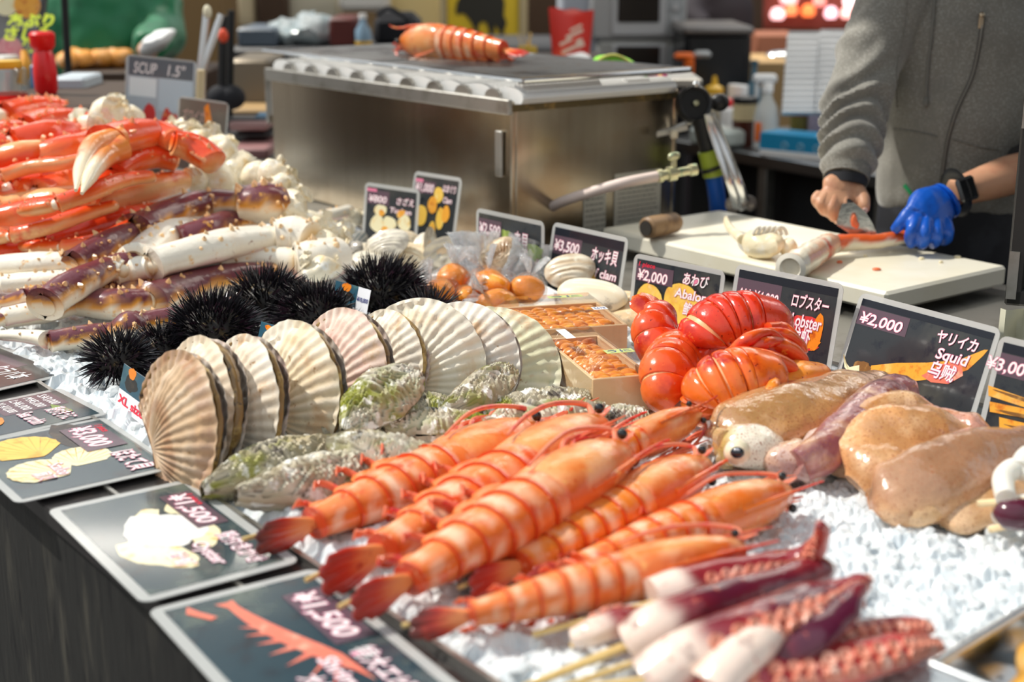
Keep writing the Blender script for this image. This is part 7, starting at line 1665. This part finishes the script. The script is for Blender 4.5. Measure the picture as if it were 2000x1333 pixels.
# left background
g = G(); bb(g, 318, -60, 440, 200, 6.2, .3, .01); item('brown_cupboard', 'tall golden brown cupboard behind the green jacket', 'cupboard', g, M('golden_brown', (.19, .115, .045), .5))
t = thing('hanging_pack', 'hanging pale packet with a blue band beside the green jacket', 'packet', WD(344, 90, 5.6)); g = G(); bb(g, 330, -40, 358, 92, 5.6, .03, .004); part('packet', g, M('kraft', (.50, .36, .24), .6), t); g = G(); bb(g, 331, 30, 354, 46, 5.595, .01, .001); part('blue_band', g, M('blue_print', (.02, .08, .5), .5), t); g = G(); bb(g, 333, 50, 342, 84, 5.595, .01, .001); part('white_strip', g, m_foam, t)
g = G(); g.ball(WD(306, 82, 4.5), (.07, .05, .028), 16, 10, (V((.85, 0, .5)).normalized(), V((0, 1, 0)), V((-.5, 0, .85)).normalized())); g.rough(18, .012); item('white_bag', 'white plastic bag held in front of the green jacket', 'bag', g, m_foam)
g = G(); g.tube([WD(124, -40, 4.0), WD(134, 155, 4.0)], .010, 10); item('black_pole', 'thin black upright pole in front of the green jacket', 'pole', g, m_black)
g = G(); bbf(g, 120, 140, 400, 4.55, .4, -.85, .005); item('wooden_bench', 'brown wooden bench carrying orange food', 'bench', g, m_dbrown)
for k, (x, y, w) in enumerate(((135, 128, 28), (162, 122, 30), (196, 116, 34), (232, 112, 40), (150, 134, 30), (215, 128, 36), (296, 118, 14))):
    g = G(); p = WD(x, y, 4.62+.03*k); p.z = WD(200, 140, 4.55).z+.030; g.ball(p, (w*.0014, .045, .032), 14, 8); g.rough(30, .006); solo('fried_snack', g, M('snack_orange', (.85, .36, .07), .5, layers=[(20, (.90, .60, .36), .5, .7)]), 'orange fried snack on the bench in front of the green jacket', 'snack', 'orange snacks on the wooden bench')
t = thing('menu_board', 'dark leaning menu board with yellow writing and food photos at the far left', 'menu board', WD(40, 180, 3.7))
a, b, c_, d_ = WD(-60, 180, 3.7), WD(62, 180, 3.7), WD(92, -60, 3.9), WD(-40, -60, 3.9); X = (b-a).normalized(); Yd = (c_-b).normalized(); N = X.cross(Yd)
g = G(); g.add([a, b, c_, d_]+[p-N*-.012 for p in (a, b, c_, d_)], [[0, 1, 2, 3], [7, 6, 5, 4], [0, 4, 5, 1], [1, 5, 6, 2], [2, 6, 7, 3], [3, 7, 4, 0]]); part('board', g, M('slate', (.06, .06, .065), .5), t, smooth=False)
g = G(); g.tube([b, c_], .012, 10); part('side_rail', g, m_black, t)
g = G()
for (x, y, s) in ((18, 42, 'あぶり'), (12, 68, 'さしみ'), (45, 90, '焼')): put_text(g, s, WD(x, y+8, 3.68)+V((0, -.01+.0, 0)), V((1, 0, 0)), Yd, .030, None, .05, .1)
part('yellow_writing', g, M('lime_ink', (.60, .72, .02), .5), t, 'lime yellow writing', smooth=False)
for k, (x, y, m_) in enumerate(((12, 5, pic_pale), (54, 10, pic_orange), (20, 98, pic_pink), (34, 125, pic_pink))): g = G(); p = WD(x, y, 3.74+.06*(1-y/130)); g.lathe(p, [(.034, 0), (.034, .006)], 24, V((0, -1, .1))); part('food_photo', g, m_, t, 'round food photo')
g = G(); bb(g, -30, 112, 20, 203, 3.5, .10, .006); item('white_packet', 'white packet at the left edge beside the menu board', 'packet', g, M('dull_white', (.60, .58, .55), .6))
g = G(); P, rd = spline([WD(42, 165, 3.55), WD(50, 130, 3.56), WD(46, 100, 3.58)], 5, [.012, .014, .008]); g.tube(P, rd, 10); item('yellow_strap', 'orange yellow strap behind the jar at the left edge', 'strap', g, M('amber', (.75, .32, .02), .5))
g = G(); a_, b_ = WD(-60, 206, 3.06), WD(185, 206, 3.06); g.box(V(((a_.x+b_.x)/2, 3.06+.30, (a_.z+.012)/2)), (b_.x-a_.x, .60, a_.z-.012), None, .01); item('plastic_crate', 'dark brown crate behind the crab heap under the jar and red bottle', 'crate', g, m_dbrown)
zt_ = a_.z
# jar, red bottle, white box
t = thing('jar', 'clear jar of red sauce with yellow lid at the left edge behind the crab', 'jar', WD(20, 215, 3.1)); o = WD(12, 218, 3.1); o.z = zt_+.021
g = G(); g.lathe(o-Z*.02, [(.045, 0), (.048, .006), (.048, .02)], 24); part('red_contents', g, M('red_sauce', (.65, .02, .02), .3), t); g = G(); g.lathe(o, [(.050, 0), (.051, .02), (.052, .050), (.047, .056)], 24); part('glass', g, film('jar_glass', (.90, .93, .93), .06, .05), t); g = G(); g.lathe(o+Z*.054, [(.040, 0), (.042, .004), (.04, .016)], 22); part('lid', g, MATS['yellow_cap'], t)
t = thing('sauce_bottle', 'bright red squeeze bottle standing behind the crab heap', 'bottle', WD(92, 210, 3.3)); o = WD(94, 212, 3.3); o.z = zt_+.031; g = G(); g.lathe(o-Z*.03, [(.022, 0), (.026, .01), (.027, .05), (.024, .085), (.018, .100)], 20); part('body', g, M('bottle_red', (.80, .005, .01), .28, coat=.5), t); g = G(); g.lathe(o+Z*.068, [(.020, 0), (.027, .01), (.029, .036), (.024, .042)], 20); part('cap', g, M('bottle_red2', (.86, .01, .01), .35), t)
g = G(); bb(g, 96, 152, 168, 203, 3.45, .16, .006); t = item('white_carton', 'white carton behind the red bottle', 'carton', g, M('blue_white', (.55, .62, .68), .5))
g = G(); bb(g, 56, 126, 78, 203, 3.46, .1, .006); item('blue_carton', 'blue carton standing left of the red bottle', 'carton', g, M('deep_blue', (.02, .14, .32), .45))
# crab signs behind the heap
def upright(label, A, B, C, D, Y, **k):
    a, b_, c, d = [WD(p[0], p[1], Y) for p in (A, B, C, D)]   # A lower-left B lower-right C upper-right D upper-left
    X = (b_-a+c-d).normalized(); Yv = (d-a+c-b_); Yv = (Yv-X*Yv.dot(X)).normalized()
    w = ((b_-a).length+(c-d).length)/2; h = ((d-a).dot(Yv)+(c-b_).dot(Yv))/2
    return Board('price_sign', label, (a+b_+c+d)/4-X*w/2-Yv*h/2, X, Yv, w, h, 'sign', 'signs behind the crab heap', .004, **k)
b = upright('pale leaning crab sign with grey headings and red crab legs pictured, behind the heap', (225, 262), (365, 275), (398, 122), (262, 106), 3.30, bg=M('sign_pale', (.50, .56, .62), .3, coat=.4))
b.rect('heading_panel', .02, .76, .98, 1, M('heading_grey', (.12, .14, .17), .3, coat=.3)); b.rect('white_panel', .04, .50, .44, .74, m_stw); b.rect('white_panel', .48, .34, .97, .76, M('panel_blue', (.60, .68, .75), .4))
b.text('SCUP', .10, .80, .14, .34, glow=False); b.text("1.5''", .60, .80, .14, .26, glow=False)
b.polys('crab_picture', [b.ell(.36, .22, .09, .24, 6, 20, .10, 2), b.ell(.60, .16, .10, .24, -14, 20, .14, 3), b.ell(.78, .14, .12, .20, 10, 20, .14, 4)], pic_red)
g = G(); g.box(b.o+b.X*(b.w+.008)+b.Y*b.h*.45-b.N*.01, (.016, b.h*.9, .012), (b.X, b.Y, b.N), .002); part('wooden_edge', g, M('pale_wood', (.62, .50, .30), .5), b.t)
p = b.o+b.X*b.w*.5-b.N*.006; g = G(); g.tube([p+b.Y*.1, V((p.x, p.y, -.005))], .004, 8); part('post', g, m_steelp, b.t)
b = upright('grey brown crab sign with an orange claw pictured, next to the pale one', (335, 330), (440, 345), (444, 200), (352, 188), 3.16, bg=M('sign_taupe', (.16, .135, .12), .3, coat=.4))
b.text('ズワイガニ', .06, .70, .14, .60, M('faded_pink', (.55, .35, .33), .4), glow=False); b.poly('claw_picture', [(.52, .92), (.60, .98), (.72, .70), (.88, .40), (.98, .05), (.86, .02), (.70, .40), (.56, .70)], pic_orange2); p = b.o+b.X*b.w*.5-b.N*.006; g = G(); g.tube([p+b.Y*.1, V((p.x, p.y, -.005))], .004, 8); part('post', g, m_steelp, b.t); b.text('Snow crab', .08, .50, .10, .46, M('faded_pink', (.55, .35, .33), .4), glow=False)
# tongs and tools at the back of the crab heap
t = thing('tool_rack', 'dark upright rack of metal tools between the crab signs and the back bench', 'rack', WD(430, 200, 4.0)); g = G(); g.tube([WD(436, 30, 4.0), WD(432, 240, 4.0)], .012, 10); g.tube([WD(452, 20, 4.05), WD(448, 230, 4.05)], .010, 10); part('bars', g, m_black, t); g = G(); g.ball(WD(436, 70, 3.98), (.014, .012, .02), 12, 8); part('red_tag', g, M('bright_red', (.75, .08, .03), .5), t)
for k in range(2): g = G(); g.ball(WD(432+k*20, 190, 4.0), (.04, .03, .035), 14, 8); part('dark_bundle', g, MATS['black_cloth'], t)
t = thing('large_tongs', 'large metal tongs standing upright behind the pale crab sign', 'tongs', WD(400, 130, 3.6)); 
for (x0, y0, x1, y1) in ((404, 22, 392, 130), (432, 28, 396, 134)): g = G(); q_ = WD(x1, y1, 3.58); g.tube([WD(x0, y0, 3.6), q_, V((q_.x-.02, q_.y-.02, .0))], (.009, .004), 8, V((0, -1, 0))); part('arm', g, m_steelp, t)
g = G(); g.ball(WD(405, 24, 3.6), (.011, .011, .018), 12, 8); part('tip', g, M('ivory', (.75, .70, .52), .4), t)
# glowing butcher's stall far behind
g = G(); bb(g, 1490, -40, 1720, 60, 7.6, .3, .01); item('meat_counter', 'dark reddish display counter of the shop far behind', 'counter', g, M('red_brown', (.22, .05, .03), .5))
for k, (x, y, r, cl_, e_) in enumerate(((1518, 38, 15, (1, .55, .55), 2.2), (1545, 30, 13, (1, .22, .08), 1.8), (1578, 32, 14, (1, .20, .05), 1.8), (1540, 8, 18, (1, .5, .5), 1.6), (1622, 36, 13, (1, .55, .62), 2.2), (1655, 36, 14, (1, .45, .40), 2.0), (1660, 12, 14, (1, .7, .7), 2.2), (1600, 12, 13, (.95, .3, .25), 1.4))):
    g = G(); p = WD(x, y, 7.5); g.lathe(p, [(r*.0018, 0), (r*.0026, .02), (r*.0020, .05), (r*.0008, .06)], 16, V((0, 0, 1))); item('display_lamp', 'glowing pinkish display lamp of the shop far behind', 'lamp', g, M('lamp_%d' % k, cl_, .5, emit=e_), 'glowing lamps of the shop far behind')
g = G(); bb(g, 1370, -60, 1490, 60, 7.4, .3, .01); item('dark_stand', 'dark brown stand above the black oven', 'stand', g, m_dbrown)
t = thing('shop_worker', 'dark clothed blurred figure above the black oven', 'person', WD(1400, 60, 6.8)); t['category'] = 'person'
g = G(); P, rd = spline([WD(1405, 70, 6.8), WD(1402, 20, 6.8), WD(1398, -30, 6.8), WD(1396, -60, 6.8)], 5, [(.16, .10), (.17, .11), (.13, .09), (.06, .06)]); g.tube(P, rd, 16, V((0, 1, 0))); P, rd = spline([WD(1395, -20, 6.75), WD(1350, 20, 6.7), WD(1380, 50, 6.6)], 5, [.06, .055, .045]); g.tube(P, rd, 12, V((0, 1, 0))); g.ball(WD(1396, -95, 6.8), (.075, .09, .11), 14, 10)
for s_ in (-.09, .09): q = WD(1405, 70, 6.8); g.tube([V((q.x+s_, q.y, q.z)), V((q.x+s_, q.y, -.84))], .08, 12, V((0, 1, 0)))
part('body', fuse(g, .02, 3), M('dark_cloth', (.02, .015, .02), .8), t)
t.name = 'person'
g = G(); bbf(g, 1450, 118, 1560, 5.8, .4, -.85, .01); item('wooden_shelf', 'tan wooden shelf between the black oven and the foam sheets', 'shelf', g, m_tan)
g = G(); g.ball(WD(1528, 108, 5.95), (.07, .06, .022), 18, 8); item('steel_dish', 'shiny dark dish on the tan wooden shelf', 'dish', g, m_steelp)
g = G(); bb(g, 1480, 66, 1560, 116, 6.4, .3, .01); item('orange_crate', 'reddish brown crate behind the tan shelf', 'crate', g, M('crate', (.30, .11, .06), .6))
# black framed screen at the right edge
t = thing('display_screen', 'black framed display screen standing at the right edge with white cloth under it', 'screen', W(1985, 640, .0))
Ys = 2.02
fa, fb = WD(1972, 590, Ys), WD(1990, -80, Ys); X = V((.93, -.36, 0)).normalized()
def fpt(x, y): return WD(x, y, Ys)
o = WD(1962, 592, Ys); top = WD(1962, -80, Ys); Hh = (top-o).length+.12
g = G(); N = X.cross(Z)
for (x0, x1, z0, z1) in ((0, .024, 0, Hh), (.36, .385, 0, Hh), (0, .385, 0, .024), (0, .385, Hh-.024, Hh)): g.box(o+X*((x0+x1)/2)+Z*((z0+z1)/2), (x1-x0, .028, z1-z0), (X, N, Z), .003)
part('frame', g, M('frame_black', (.035, .034, .032), .45), t)
g = G(); g.box(o+X*.19+Z*(Hh/2), (.34, .010, Hh-.04), (X, N, Z)); part('panel', g, M('screen_black', (.012, .016, .022), .12, coat=.5), t)
for z0, z1, m_ in ((Hh*.66, Hh*.74, M('screen_red', (.75, .02, .05), .4)), (Hh*.60, Hh*.655, M('screen_green', (.35, .60, .10), .4)), (Hh*.40, Hh*.56, M('screen_blue', (.20, .30, .42), .4)), (.05, .10, M('screen_teal', (.02, .45, .42), .4))):
    g = G(); g.box(o+X*.10+Z*((z0+z1)/2)+N*.006*(1 if N.y < 0 else -1), (.13, .003, z1-z0), (X, N, Z)); part('screen_picture', g, m_, t, smooth=False)
g = G(); g.box(o+X*.006+Z*.42*Hh/ .9+N*(.015 if N.y < 0 else -.015), (.010, .002, .055), (X, N, Z)); part('tape', g, m_steeldull, t, 'strip of silver tape'); g = G(); g.box(o+X*.008+Z*.045+N*(.015 if N.y < 0 else -.015), (.014, .002, .07), (X, N, Z)); part('tape', g, m_steeldull, t, 'strips of silver tape')
g = G(); base = o+X*.19
g.box(V((base.x, base.y, (o.z+.0)/2)), (.06, .05, max(.01, o.z+.01)), (X, N, Z)); part('foot', g, m_black, t)
t2 = thing('white_cloth', 'creased white cloth hanging under the black framed screen', 'cloth', WD(1980, 660, Ys-.02)); g = G()
a0 = o+X*(-.004)+N*(.022 if N.y < 0 else -.022); g.grid(24, 14, lambda i, j: a0+X*(.18*i)-Z*(max(.03, o.z)*1.0*j+.002)+N*((.010+.012*j)*sin(i*26+j*3)*(1 if N.y < 0 else -1)+.004)); part('folds', g, M('cloth_white', (.62, .60, .46), .8, layers=[(12, (.42, .42, .26), .55, .75)]), t2)
